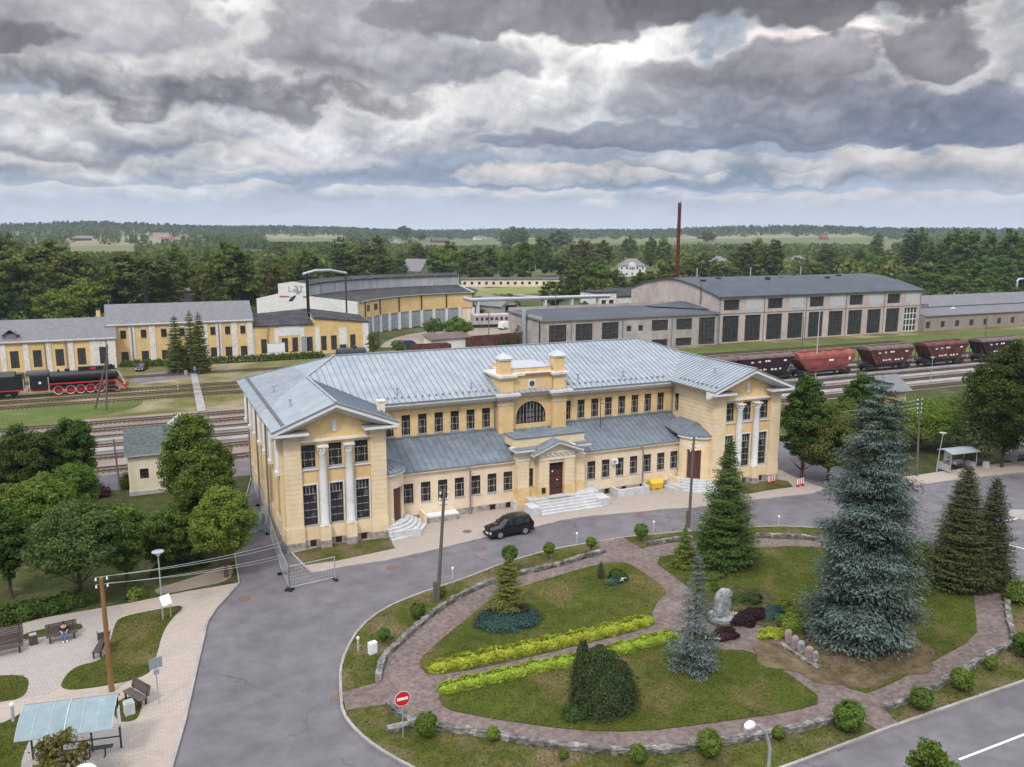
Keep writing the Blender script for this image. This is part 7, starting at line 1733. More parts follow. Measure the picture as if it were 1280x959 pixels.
# manhole covers
for px, py, r, lab in ((306, 748, .46, 'rusty manhole cover on the road beside the lane beside the station'), (368, 711.5, .45, 'manhole cover on the asphalt by the fence corner'), (490, 710, .45, 'reddish manhole cover on the road before the near pavilion'), (584, 666, .42, 'manhole cover on the forecourt next to the SUV'), (603, 686.5, .45, 'manhole cover on the road in front of the SUV'), (420, 872, .34, 'drain cover at the west tip of the island kerb'), (800, 645, .45, 'manhole cover on the road before the light well'), (853.5, 645.7, .45, 'manhole cover on the road by the foot of the insulator pole')):
    x, y = G(px, py); z0 = TOP+.004 if (584 == px) else .004; c = MB(); c.lathe([(r, 0), (r, .012), (r*.86, .016), (r*.86, .01), (0, .012)], (0, 0, 0), 22); tag(c.build('manhole_cover', M['manhole'], loc=(x, y, z0)), lab, 'manhole cover', 'manhole covers')
# benches, bins and the seated person
def bench(label, px, py, rz, mat='wooddark', L_=1.9):
    t = thing('park_bench', label, 'bench', (*G(px, py, TOP), TOP+.01), rz, 'benches on the paved square'); c = MB()
    for k in range(4): c.box(-L_/2, L_/2, -.28+.135*k, -.165+.135*k, .44, .48)
    c.build('seat', M[mat], t); c = MB()
    for k in range(5): c.obox((0, .30+.035*k, .56+.125*k), (L_, .035, .11), 0, tilt=-.22)
    c.build('backrest', M[mat], t)
    for s in (-1, 1): c = MB(); c.box(s*L_*.38-.05, s*L_*.38+.05, -.26, -.18, 0, .44); c.box(s*L_*.38-.05, s*L_*.38+.05, .18, .26, 0, .44); c.bar((s*L_*.38, .24, .4), (s*L_*.38, .46, 1.12), .06, .05); c.box(s*L_*.38-.03, s*L_*.38+.03, -.26, .26, .395, .438); c.build('leg_frame', M['darksteel'], t)
    return t
bench('dark slatted bench with a person sitting on it', 78, 800, .12); bench('dark bench cut by the picture edge, the one in line with the seated person', 10, 806, .12); b2 = bench('dark bench cut by the picture edge, the one nearer the round lawn', 8, 818, .12, L_=2.0)
bench('dark bench seen from its end beside the brown pole', 126, 816, 1.35-PI); bench('weathered grey-brown bench beside the grey bin on the shelter lawn', 170, 877, -1.05, 'woodgrey')
def bin_(label, px, py, mat, s, top):
    t = thing('litter_bin', label, 'litter bin', (*G(px, py, TOP), TOP+.01), .2, None); c = MB(); c.box(-s/2, s/2, -s/2, s/2, 0, s*1.35); c.build('body', M[mat], t, bevel=.03)
    c = MB(); c.box(-s*.42, s*.42, -s*.42, s*.42, s*1.353, s*1.42); c.build('top', M[top], t)
bin_('dark litter bin between the edge bench and the seated person', 42, 805, 'wooddark', .5, 'signback'); bin_('dark litter bin behind the end-on bench', 127, 800, 'wooddark', .46, 'signback'); bin_('grey concrete litter bin beside the weathered bench', 162, 892, 'concretelight', .55, 'signback')
def person(label, loc, rz, pose, top, legs, hair='hair', group=None):
    """figure grown over a skeleton with a skin modifier; clothes and hair are parts"""
    t = thing('person', label, 'person', loc, rz, group)
    hz = .47 if pose == 'sit' else .93
    kz = (.42, .45) if pose == 'sit' else (.02, .50)
    def grow(name, V, E, R, mat):
        me = bpy.data.meshes.new(name); me.from_pydata(V, E, []); me.materials.append(M[mat]); o = bpy.data.objects.new(name, me); COL.objects.link(o); o.parent = t
        s = o.modifiers.new('skin', 'SKIN'); sv = me.skin_vertices[0].data
        for i, r in enumerate(R): sv[i].radius = (r, r)
        sv[0].use_root = True; q = o.modifiers.new('smooth', 'SUBSURF'); q.levels = q.render_levels = 1; return o
    V = [(0, 0, hz), (0, 0, hz+.22), (0, -.01, hz+.44), (0, -.02, hz+.56), (0, -.05, hz+.66), (0, -.05, hz+.76)]; E = [(i, i+1) for i in range(5)]; R = [.13, .125, .14, .055, .085, .075]
    for s in (-1, 1):
        b = len(V); V += [(s*.19, 0, hz+.46), (s*.23, -.06, hz+.20), (s*.12, -.26, hz+.10), (s*.10, -.33, hz+.10)]; E += [(2, b), (b, b+1), (b+1, b+2), (b+2, b+3)]; R += [.055, .045, .036, .03]
        b = len(V)
        if pose == 'sit': V += [(s*.10, -.05, hz), (s*.12, -kz[0], hz+.02), (s*.13, -.46, .08), (s*.13, -.58, .05)]
        else: V += [(s*.10, 0, hz-.05), (s*.11, -.02, kz[1]), (s*.11, 0, .08), (s*.12, -.14, .04)]
        E += [(0, b), (b, b+1), (b+1, b+2), (b+2, b+3)]; R += [.09, .07, .048, .045]
    grow('body', V, E, R, 'skin')
    grow('jacket', [V[0], V[1], V[2], V[6], V[7], V[14], V[15]], [(0, 1), (1, 2), (2, 3), (3, 4), (2, 5), (5, 6)], [.145, .14, .155, .07, .06, .07, .06], top)
    grow('trousers', [V[0], V[10], V[11], V[12], V[18], V[19], V[20]], [(0, 1), (1, 2), (2, 3), (0, 4), (4, 5), (5, 6)], [.145, .105, .085, .065, .105, .085, .065], legs)
    c = MB(); c.lathe([(.0, .14), (.075, .11), (.102, .03), (.098, -.03), (.085, -.06)], (0, -.035, hz+.73), 12); c.build('hair', M[hair], t, smooth=True)
    c = MB()
    for s in (-1, 1): c.obox((s*.12, -.55 if pose == 'sit' else -.10, .05), (.09, .25, .09), 0)
    c.build('shoes', M['whitecloth'], t, bevel=.02); return t
bx, by = G(80, 799, TOP); person('person in dark top and blue jeans sitting on the slatted bench', (bx+.05, by-.05, TOP+.02), .12, 'sit', 'darkcloth', 'jeans')
# shelters
def arc_shelter():
    """green steel shelter: a back row of posts carries a curved translucent roof that falls towards the front"""
    a, b = Vector(G(42, 952)), Vector(G(152, 937)); u = (b-a).normalized(); L_ = (b-a).length
    t = thing('bus_shelter', 'green steel bus shelter with a curved translucent roof by the brown pole', 'bus shelter', (a.x, a.y, TOP+.01), math.atan2(u.y, u.x))
    prof = [(.22, 2.95), (.1, 3.12), (-.12, 3.2), (-.45, 3.18), (-.85, 3.05), (-1.25, 2.86), (-1.65, 2.62), (-2.02, 2.33)]; c = MB()
    for (v0, z0), (v1, z1) in zip(prof, prof[1:]): c.face([(-.1, v0, z0), (L_+.1, v0, z0), (L_+.1, v1, z1), (-.1, v1, z1)]); c.face([(-.1, v0, z0-.03), (-.1, v1, z1-.03), (L_+.1, v1, z1-.03), (L_+.1, v0, z0-.03)])
    ro = c.build('roof_sheet', M['poly'], t, smooth=True)
    for k in range(7): x = -.1+(L_+.2)*k/6; c = MB(); c.tube([(x, v, z+.012) for v, z in prof], .016 if k != 3 else .04, 5); c.build('roof_rib', M['sillmetal'], ro)
    for x in (0, L_*.33, L_*.67, L_):
        c = MB(); c.cyl((x, 0, 0), (x, 0, 3.1), .055, 8); c.build('post', M['greensteel'], t); c = MB(); c.tube([(x, 0, 2.2), (x, -.8, 2.75), (x, -1.9, 2.36)], .03, 6); c.build('bracket', M['greensteel'], t)
    c = MB(); c.bar((0, .0, 3.06), (L_, 0, 3.06), .08, .12); c.build('top_beam', M['greensteel'], t); c = MB(); c.bar((0, -.12, .75), (L_, -.12, .75), .05, .06); c.build('back_rail', M['greensteel'], t)
    c = MB(); c.box(.4, L_-.3, -.62, -.28, .43, .47); c.build('seat', M['darksteel'], t)
    for x in (.8, L_*.38, L_*.66, L_-.7): c = MB(); c.tube([(x, -.75, 0), (x, -.45, .02), (x, -.4, .43)], .04, 6); c.build('seat_leg', M['darksteel'], t)
    c = MB(); c.box(L_+.06, L_+.09, -.55, .0, 1.5, 2.5); c.build('timetable', M['signwhite'], t)
    c = MB(); c.face([(0, .15, 3.02), (L_, .15, 3.02), (L_, .25, 2.75), (0, .25, 2.75)]); c.build('back_panel', M['greensteel'], t)
arc_shelter()
def box_shelter(label, a, b, depth):
    a, b = Vector(a), Vector(b); u = (b-a).normalized(); L_ = (b-a).length; t = thing('bus_shelter', label, 'bus shelter', (a.x, a.y, TOP), math.atan2(u.y, u.x))
    c = MB(); pr = [(-.3, 2.35), (depth*.5, 2.62), (depth+.2, 2.45)]
    for i in range(2): c.face([(-.2, pr[i][0], pr[i][1]), (L_+.2, pr[i][0], pr[i][1]), (L_+.2, pr[i+1][0], pr[i+1][1]), (-.2, pr[i+1][0], pr[i+1][1])])
    c.box(-.2, L_+.2, -.3, -.24, 2.28, 2.36); c.box(-.2, L_+.2, depth+.14, depth+.2, 2.36, 2.46); c.build('roof', M['steel'], t)
    for x in (0, L_):
        for y in (0, depth): c = MB(); c.cyl((x, y, 0), (x, y, 2.4), .05, 8); c.build('post', M['steel'], t)
    c = MB(); c.box(-.02, .02, .1, depth-.1, .15, .95); c.box(.1, L_-.1, depth-.02, depth+.02, .15, .95); c.box(L_-.02, L_+.02, .1, depth-.1, .15, .95); c.build('side_panel', M['sillmetal'], t)
    c = MB(); c.box(L_*.18, L_*.45, depth-.03, depth-.021, 1.0, 2.2); c.build('poster', M['signwhite'], t)
    c = MB(); c.box(.4, L_-.4, depth-.6, depth-.2, .4, .46); c.box(.7, .8, depth-.45, depth-.35, 0, .4); c.box(L_-.8, L_-.7, depth-.45, depth-.35, 0, .4); c.build('bench', M['wooddark'], t); return t
A1, B1 = G(1187, 593), G(1219, 589); box_shelter('silver-framed bus shelter with people waiting, beside the leaning lamp', A1, B1, 1.7)
A2, B2 = G(1270, 581), G(1312, 575); box_shelter('silver-framed bus shelter with a red-clad person, cut by the picture edge', A2, B2, 1.7)
ub = (Vector(B1)-Vector(A1)).normalized(); nb_ = Vector((-ub.y, ub.x))
p_ = Vector(A1)+ub*.3+nb_*.7; person('person in dark clothes standing at the lamp end of the bus shelter', (p_.x, p_.y, TOP), .5, 'stand', 'darkcloth', 'darkcloth')
p_ = Vector(A1)+ub*1.9+nb_*1.15; person('person in a white top sitting inside the bus shelter', (p_.x, p_.y, TOP), math.atan2(ub.y, ub.x), 'sit', 'whitecloth', 'darkcloth')
p_ = Vector(A2)+ub*2.1-nb_*.2; person('person dressed in bright red under the last bus shelter', (p_.x, p_.y, TOP), .3, 'stand', 'redcloth', 'redcloth')
x, y = G(244, 470); person('person in a blue jacket at the far end of the boardwalk', (x, y, .2), 2.9, 'stand', 'bluecloth', 'jeans')
bin_('small concrete litter bin between the two silver bus shelters', 1232, 585, 'concretelight', .55, 'signback')
# temporary fencing: posts in rubber feet with rails and mesh
def fence_panel(label, a, b, h=2.0):
    A, B = Vector((*a, 0)), Vector((*b, 0)); d = B-A; t = thing('fence_panel', label, 'fence panel', A, 0, 'temporary fence panels by the station'); c = MB()
    for q in (Vector(), d): c.cyl(q, q+Vector((0, 0, h)), .045, 8)
    for z in (.25, h-.04): c.cyl(Vector((0, 0, z)), d+Vector((0, 0, z)), .028, 6)
    c.build('frame', M['steel'], t)
    for q in (Vector(), d): c = MB(); c.obox(q+Vector((0, 0, .07)), (.75, .24, .14), math.atan2(d.y, d.x)+PI/2); c.build('foot', M['rubber'], t)
    c = MB(); n = max(2, int(d.length/.26))
    for k in range(1, n): q = d*k/n; c.cyl(q+Vector((0, 0, .25)), q+Vector((0, 0, h-.04)), .005, 3)
    for k in range(1, 6): z = .25+k*(h-.3)/6; c.cyl(Vector((0, 0, z)), d+Vector((0, 0, z)), .005, 3)
    c.build('mesh', M['wire'], t)
f = [G(353, 718), G(337, 668), G(325, 632), G(315.5, 602)]
fence_panel('open fence panel at the near end of the lane beside the station', f[1], f[0]); fence_panel('fence panel in the middle of the lane beside the station by the wall', f[2], f[1]); fence_panel('fence panel at the far end of the lane beside the station', f[3], f[2])
fence_panel('fence panel standing across the road before the near pavilion', G(362, 738), G(419, 725)); fence_panel('fence panel turned sideways at the lane mouth', G(353, 718), G(362, 738), 2.)
t = thing('debris_netting', 'crumpled dark tarpaulin heap against the west wall', 'tarpaulin', (-1.3, 9.2, .0)); rng = np.random.default_rng(5); c = MB(); n = 9
vs = [((i/n-.5)*2.2, (j/n-.5)*5.5, max(0, .75*(1-abs(i/n*2-1)**2)*(1-abs(j/n*2-1)**4)+rng.normal()*.12)) for j in range(n+1) for i in range(n+1)]
c.mesh(vs, [(j*(n+1)+i, j*(n+1)+i+1, (j+1)*(n+1)+i+1, (j+1)*(n+1)+i) for j in range(n) for i in range(n)]); c.build('heap', M['rooflow'], t)
# monument, memorial stones
def rock(name, parent, loc, size, seed, mat, rz=0., n=14, m=9, top=None, rough=.10, flat=.3):
    rng = np.random.default_rng(seed); vs = []
    ph = rng.uniform(0, 6.28, 8)
    for j in range(m+1):
        v = j/m
        for i in range(n):
            a = 2*PI*i/n; r = (math.sin(PI*(.16+.84*v))**.55 if top is None else top(v, a))*(1+rough*math.sin(3*a+ph[0]+v*4)+rough*.7*math.sin(5*a+ph[1]-v*6)+rng.normal()*rough*.35)
            vs.append((size[0]*r*math.cos(a), size[1]*r*math.sin(a), size[2]*v+rng.normal()*.02*size[2]*(0 < j < m)))
    c = MB(); c.mesh(vs, [(j*n+i, j*n+(i+1) % n, (j+1)*n+(i+1) % n, (j+1)*n+i) for j in range(m) for i in range(n)]+[tuple(range(n))[::-1], tuple(m*n+i for i in range(n))])
    return c.build(name, M[mat], parent, loc, rz)
x, y = G(902, 776); mo = thing('stone_monument', 'rough grey carved granite monument on a flat base amid purple shrubs', 'monument', (x, y, LAWN_Z), .2)
c = MB(); c.lathe([(1.0, 0), (1.0, .25), (.92, .32), (0, .34)], (0, 0, .0), 14); c.build('base', M['stone'], mo)
def mtop(v, a): 
    s = (1.0-.16*v+.06*math.sin(9*v+2*a)) if v < .62 else (1.0-.075)*math.sqrt(max(.02, 1-((v-.62)/.40)**2)); return s*(1+.13*math.cos(2*a+.6)+.10*math.sin(4*a+v*3))*.98
rock('figure', mo, (0, 0, .33), (.76, .52, 1.95), 3, 'stone', 0, 22, 18, mtop, .055); rock('shoulder', mo, (-.48, -.15, .33), (.36, .36, 1.15), 8, 'stone', .4, 12, 9, None, .08)
for k, (px, py, w_, h_, m_) in enumerate(((985, 806, .34, .78, 'stonered'), (993, 813, .36, .74, 'stonered'), (1001, 818, .34, .66, 'stone'), (1011, 824, .40, .60, 'stonered'), (1019, 829, .24, .55, 'stone'))):
    o = rock('memorial_stone', None, (*G(px, py), LAWN_Z), (w_*.72, .15, h_*1.2), 20+k, m_, -.6, 12, 8, lambda v, a: 1.0-.05*v if v < .7 else math.sqrt(max(.05, 1-((v-.7)/.34)**2)), .07); tag(o, ['rounded reddish memorial stone, topmost in the row beside the diagonal path', 'squarish reddish memorial stone, second in the row by the path', 'grey memorial stone in the middle of the row by the path', 'wide tilted memorial stone, fourth in the row by the path', 'thin grey memorial stone at the near end of the row'][k], 'memorial stone', 'memorial stones under the blue spruce')
def stone_wall(label, pts, w=.36, h=.34, seed=0, group='low drystone walls round the garden'):
    """low wall of rough stones along a ground line"""
    rng = np.random.default_rng(seed); P = [Vector((p[0], p[1])) for p in smo(pts, 2)]; c = MB(); acc = 0; o = P[0]
    for a, b in zip(P, P[1:]):
        d = b-a; L_ = d.length
        if L_ < .01: continue
        u = d/L_; nrm_ = Vector((-u.y, u.x)); s = 0
        while s < L_:
            l = rng.uniform(.28, .6)
            for row in range(2):
                for side in (-.5, .5):
                    q = a+u*min(s+l/2, L_)+nrm_*(side*w*.5+rng.normal()*.02)-o; hh = h*.5*rng.uniform(.85, 1.2); z = TOP+h*.5*row*.92+hh/2-.02
                    v0 = len(c.v); c.obox((q.x, q.y, z), (l*1.02, w*.52, hh), math.atan2(u.y, u.x)+rng.normal()*.07)
                    for i in range(v0, len(c.v)): c.v[i] = tuple(np.array(c.v[i])+rng.normal(size=3)*.028)
            s += l
    ob_ = c.build('stone_wall', M['drystone'], loc=(o.x, o.y, 0)); return tag(ob_, label, 'stone wall', group)
stone_wall('low drystone wall along the west path, from the white box round to the leaning pole', GP((473, 853), (475, 836), (482, 823), (508, 799), (545, 766), (582, 744), (616, 729)), seed=1)
stone_wall('low drystone wall on the north side, behind the thuja cone', GP((652, 720), (700, 708), (755, 692)), seed=2)
stone_wall('low drystone wall between the north entrance and the conifer', GP((810, 683), (840, 678), (862, 676)), seed=3)
stone_wall('low drystone wall behind the conifer by the road', GP((945, 672), (980, 673), (1008, 675), (1035, 679)), seed=4)
stone_wall('low drystone wall on the east side, along the path bend', GP((1257, 748), (1259, 770), (1267, 803)), seed=5)
stone_wall('low drystone wall from the east bend to the round bush', GP((1266, 808), (1240, 820), (1215, 836), (1186, 852), (1168, 864)), seed=6)
stone_wall('low drystone wall next to the south-east path mouth', GP((1160, 868), (1132, 880), (1107, 889)), seed=7)
stone_wall('low drystone wall along the south path, from the red sign to the big round bush', GP((512, 906), (552, 914), (600, 920), (640, 928), (720, 941), (813, 946), (906, 932), (985, 919), (1037, 905)), seed=8)
stone_wall('short drystone corner wall beside the no-entry sign', GP((488, 886), (500, 897), (514, 904)), seed=9); stone_wall('short flat run of stones next to the no-entry sign', GP((489, 916), (518, 909)), seed=10, h=.3)
stone_wall('low stone kerb in front of the memorial stones', GP((976, 808), (1000, 826), (1021, 838)), .3, .22, 11)
# ------------------------------------------------------------------ trees and plants
def up(o, z): o.location.z = z; return o
def TG(px, py, z=TOP): x, y = G(px, py, z); return (x, y, z)
# garden island
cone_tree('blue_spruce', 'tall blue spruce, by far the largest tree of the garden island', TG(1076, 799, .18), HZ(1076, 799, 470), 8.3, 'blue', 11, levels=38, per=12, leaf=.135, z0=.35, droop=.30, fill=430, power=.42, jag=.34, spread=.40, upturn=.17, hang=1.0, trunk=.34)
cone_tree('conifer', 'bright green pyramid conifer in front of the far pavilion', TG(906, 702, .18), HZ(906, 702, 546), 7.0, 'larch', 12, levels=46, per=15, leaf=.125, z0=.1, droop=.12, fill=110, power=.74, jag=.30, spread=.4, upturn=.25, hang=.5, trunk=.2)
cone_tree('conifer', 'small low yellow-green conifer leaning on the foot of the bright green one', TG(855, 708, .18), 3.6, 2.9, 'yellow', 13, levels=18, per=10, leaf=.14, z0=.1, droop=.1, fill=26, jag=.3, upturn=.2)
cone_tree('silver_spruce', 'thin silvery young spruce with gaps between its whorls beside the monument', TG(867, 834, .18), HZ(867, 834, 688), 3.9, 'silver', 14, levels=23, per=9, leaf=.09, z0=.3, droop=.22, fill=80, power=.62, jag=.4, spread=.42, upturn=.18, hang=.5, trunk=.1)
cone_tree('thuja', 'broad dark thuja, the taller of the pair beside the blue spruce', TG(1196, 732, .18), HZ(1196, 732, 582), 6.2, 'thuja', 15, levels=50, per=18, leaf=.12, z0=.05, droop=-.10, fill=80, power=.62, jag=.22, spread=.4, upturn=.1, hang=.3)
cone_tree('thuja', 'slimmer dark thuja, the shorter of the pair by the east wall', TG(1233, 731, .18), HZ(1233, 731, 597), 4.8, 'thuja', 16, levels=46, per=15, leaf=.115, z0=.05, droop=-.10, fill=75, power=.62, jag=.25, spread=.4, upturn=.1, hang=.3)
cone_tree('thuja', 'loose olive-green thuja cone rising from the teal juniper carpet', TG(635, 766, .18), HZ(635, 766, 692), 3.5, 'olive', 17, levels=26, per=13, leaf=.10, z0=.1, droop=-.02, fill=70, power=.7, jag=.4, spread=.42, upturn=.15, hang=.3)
def carpet(name, label, cat, px, py, rx, ry, rz, mat, seed, n, leaf, z=LAWN_Z, clump=40): return shrub(name, label, cat, TG(px, py, z), rx, ry, rz, mat, seed, n, leaf, clump=clump)
carpet('juniper', 'spreading teal juniper carpet round the foot of the thuja cone', 'juniper', 636, 775, 2.95, 2.3, .8, 'juniper', 21, 11000, .075, clump=120)
# yew group: several upright stems
rng = np.random.default_rng(31); yw = thing('yew', 'dense dark many-topped upright yew on the south lawn', 'yew', TG(746, 880, LAWN_Z))
for k, (dx, dy, h, w) in enumerate(((-.85, .5, 3.9, 1.0), (-.35, .95, 3.6, .9), (.3, .1, 3.1, 2.1), (.95, .4, 2.9, 1.9), (-.6, -.3, 2.7, 1.9), (1.25, -.2, 2.5, 1.8), (.3, -.6, 2.4, 2.1), (-.1, .4, 3.3, 1.6), (.7, .9, 3.1, 1.4), (1.55, .3, 2.1, 1.6), (-.2, -.8, 1.9, 1.8), (.9, -.7, 1.9, 1.7))):
    n = 4200; zz = rng.uniform(0, 1, n); rr = w*.62*np.clip(1-zz**(1.5 if k < 2 else 2.2), 0, 1)**(.75 if k < 2 else .5)*rng.uniform(.6, 1.14, n)+.02; aa = rng.uniform(0, 2*PI, n); rr = rr*(1+.20*np.sin(aa*5+k+zz*9)+.12*np.sin(aa*9-zz*14+2*k))
    Cc = np.c_[dx+rr*np.cos(aa), dy+rr*np.sin(aa), .05+zz*h]; Nn = np.c_[np.cos(aa), np.sin(aa), np.full(n, .35)]+rng.normal(size=(n, 3))*.55; Ax = np.c_[np.cos(aa)*.3, np.sin(aa)*.3, np.ones(n)]
    o = bpy.data.objects.new('upright_stem', leaf_mesh('upright_stem', Cc, Nn, .07*rng.uniform(.7, 1.3, n), rng.uniform(0, .85, n)+.2*zz**2, L['yew'], rng, .4, Ax)); COL.objects.link(o); o.parent = yw
carpet('juniper', 'low rounded dark bush at the foot of the yew', 'bush', 719, 896, .95, .8, .75, 'spruce', 22, 2200, .08)
# planted rows and bed
h1 = [G(*q) for q in ((535, 842), (600, 828), (680, 811), (740, 798), (816, 779))]; up(leafy_strip('hosta_row', 'upper row of yellow-green hostas along the garden path', 'hosta row', h1, 1.15, .50, 'hosta', 1, 900, .11), LAWN_Z)
h2 = [G(*q) for q in ((549, 868), (600, 856), (680, 838), (740, 826), (790, 812), (846, 798))]; up(leafy_strip('hosta_row', 'lower row of yellow-green hostas, passing behind the yew', 'hosta row', h2, 1.0, .46, 'hosta', 2, 900, .11), LAWN_Z)
for px, py, rx, ry, rz, mt, n, lab, cat in ((930, 778, .95, .6, .62, 'purple', 1800, 'dark purple bush next to the monument base', 'purple bush'), (945, 770, .7, .55, .55, 'purple', 1200, 'second purple bush, between the first one and the blue-green bush', 'purple bush'), (905, 795, .8, .55, .5, 'purple', 1500, 'dark purple bush in front of the monument', 'purple bush'), (965, 794, .85, .5, .42, 'hosta', 1500, 'bright yellow-green hosta clump at the path edge by the purple bushes', 'hosta'), (966, 770, .75, .6, .7, 'juniper', 1500, 'round blue-green bush in the flower bed', 'bush'), (940, 752, .75, .5, .55, 'spruce', 1400, 'dark green bush behind the purple bushes', 'bush'), (918, 749, .8, .5, .45, 'hedge', 1300, 'dark bush just behind the monument, beside the green bush row', 'bush'), (886, 738, .7, .45, .5, 'light', 1200, 'light green bush behind the monument on the silver spruce side', 'bush'), (988, 785, .75, .7, .85, 'light', 1600, 'light green bush at the foot of the blue spruce', 'bush'), (975, 758, .8, .35, .42, 'yellow', 1200, 'strip of yellow flowers along the lawn side of the bed', 'flowers'), (990, 770, .6, .4, .5, 'yellow', 900, 'yellow-green bush between the blue-green bush and the spruce', 'bush'), (880, 800, .6, .4, .3, 'hedge', 800, 'low green planting with white flowers between monument and silver spruce', 'planting'), (772, 724, .62, .55, .72, 'hedge', 2000, 'round dark bush in the upper lawn near the north entrance', 'bush'), (768, 729, .55, .3, .42, 'juniper', 900, 'grey-green low plant in front of the round dark bush', 'plant'), (893, 722, .9, .5, .35, 'larch', 1000, 'low spreading branches of a juniper in front of the conifer', 'juniper')):
    carpet('bush' if cat != 'hosta' else 'hosta', lab, cat, px, py, rx*1.55, ry*1.6, rz*1.35, mt, int(px+py), int(n*3.2), .07)
cone_tree('small_thuja', 'small columnar thuja next to the round dark bush on the upper lawn', TG(751, 722, LAWN_Z), 1.35, .62, 'thuja', 41, levels=14, per=8, leaf=.075, z0=.05, droop=-.1, fill=12, power=.5, jag=.2, trunk=.04)
fl = np.random.default_rng(9); fc = []
for px, py in ((919, 765), (923, 768), (930, 771), (883, 795), (891, 797), (875, 787), (778, 724), (780, 721), (897, 797)):
    x, y = G(px, py, .7); fc += [(x+fl.normal()*.1, y+fl.normal()*.1, .62+fl.normal()*.04) for _ in range(8)]
fc = np.array(fc); o = bpy.data.objects.new('white_flowers', leaf_mesh('white_flowers', fc-fc[0]*(1, 1, 0), np.tile((0, -.3, 1.), (len(fc), 1)), .05, .5, L['petal'], fl, .9)); COL.objects.link(o); o.location = (fc[0][0], fc[0][1], 0); tag(o, 'scattered white flowers round the monument', 'flowers', kind='stuff')
# clipped round bushes
def ball(px, py, dia, label, mat='ball', stem=0., seed=0):
    """py: the row of its foot"""
    s = sc_px(px, py); r = dia/2/s; t = thing('round_bush', label, 'round bush', TG(px, py, TOP), 0, 'round clipped bushes round the garden island'); rng = np.random.default_rng(int(px*7+py))
    n = int(1400+4200*r*r); me = shrub_mesh('crown', mat, rng, r*1.02, r*1.02, r*.96, n, .055+.02*r, 110, zc=stem+r*.92); o = bpy.data.objects.new('crown', me); COL.objects.link(o); o.parent = t
    c = MB(); c.tube([(0, 0, 0), (.01, 0, stem+r*.5)], .035, 6); c.build('stem', M['bark'], t)
def sc_px(px, py): d = np.array((*G(px, py), 0))-CAM_POS; return CAM_F/float(d @ FWD)
for px, py, dia, st, lab in ((480, 803, 18, .15, 'small round bush next to the white cabinet on the west verge'), (522, 774, 22, .15, 'round bush between the white cabinet and the leaning pole'), (637, 716, 23, 1.0, 'round standard bush behind the thuja cone'), (686, 699, 17, .45, 'little standard bush on the north verge next to a bollard light'), (739, 688, 15, .3, 'little round bush at the stone wall end by the north entrance'), (801, 677, 20, .4, 'round bush across the north entrance, by the dark pole'), (533, 921, 32, .15, 'big round bush beside the no-entry sign'), (616, 926, 19, .1, 'small yellowish round bush next to the no-entry sign'), (797, 954, 25, .1, 'round bush at the bottom edge of the south verge'), (885, 946, 37, .1, 'large round bush on the south verge next to the curved lamp'), (973, 925, 18, .1, 'small yellow-green round bush next to the curved lamp'), (1060, 914, 43, .1, 'largest round bush, at the south-east path mouth'), (1150, 887, 31, .1, 'round bush next to the south-east path mouth'), (1202, 863, 31, .1, 'round bush on the south-east verge, next to a small yellow one'), (1238, 838, 18, .1, 'small yellowish bush near the east wall bend'), (552, 747, 13, .1, 'tiny bush at the foot of the leaning pole'), (1280, 822, 34, .1, 'clipped bush below the east wall, cut by the picture edge'), (704, 949, 14, .05, 'tiny bush low on the south verge')):
    ball(px, py, dia, lab, 'yellow' if 'yellow' in lab else 'ball', st)
shrub('bush', 'large loose bush between the east wall and the thuja pair', 'bush', TG(1271, 752), 1.2, 1.1, 1.9, 'mid', 44, 2600, .11); shrub('bush', 'light green bush between the blue spruce and the thuja pair', 'bush', TG(1141, 706), 2.6, 1.3, 2.3, 'light', 45, 3600, .12); shrub('bush', 'grey-green bush close behind the blue spruce foot', 'bush', TG(1152, 742), 1.1, .9, 1.5, 'willow', 46, 1600, .1)
# left park
def PT(px, py, topy, wpx, mat, seed, label, shape='round', bare=.16, nleaf=9000, leaf=.15, clumps=100, group=None, **k):
    h = HZ(px, py, topy); s = sc_px(px, py); return broad_tree('park_tree', label, (*G(px, py), .05), h, wpx/s*1.12, mat, seed, shape, bare, int(nleaf*3.2), leaf*.74, group, clumps*2, **k)
PT(283, 722, 604, 84, 'light', 51, 'bright yellowish-green linden at the corner of the lane beside the station', 'oval', .22, 11000, .13)
PT(247, 655, 508, 92, 'mid', 52, 'tall narrow tree behind the trackside hut', 'column', .08, 12000, .16); PT(262, 690, 556, 82, 'mid', 53, 'tall leafy tree between the hut and the bright linden', 'column', .08, 11000, .15)
PT(214, 716, 632, 66, 'mid', 54, 'shady tree behind the park lamp', 'round', .1, 8000, .15)
PT(160, 735, 626, 66, 'mid', 55, 'mid-green tree next to the big willowy one', 'oval', .2, 9000, .14); PT(102, 752, 628, 122, 'willow', 56, 'wide feathery tree with grey-green leaves above the dark hedge', 'spread', .14, 15000, .14, 130)
PT(14, 748, 622, 62, 'mid', 57, 'tree above the hedge, cut by the picture edge', 'oval', .2, 9000, .15); PT(58, 690, 590, 84, 'light', 58, 'bright green tree, the lowest of the bright ones', 'round', .12, 9000, .14); PT(92, 672, 575, 72, 'light', 59, 'bright green tree next to the thin weathered pole', 'round', .12, 8000, .14); PT(22, 690, 600, 66, 'yellow', 64, 'yellow-green tree at the picture edge between darker trees', 'round', .12, 8000, .14)
PT(34, 632, 526, 78, 'dark', 60, 'round dark tree at the picture edge beside the rail yard', 'round', .1, 10000, .17); PT(94, 618, 516, 64, 'hedge', 61, 'dark tree with an olive top next to the round dark one by the yard', 'oval', .1, 9000, .17)
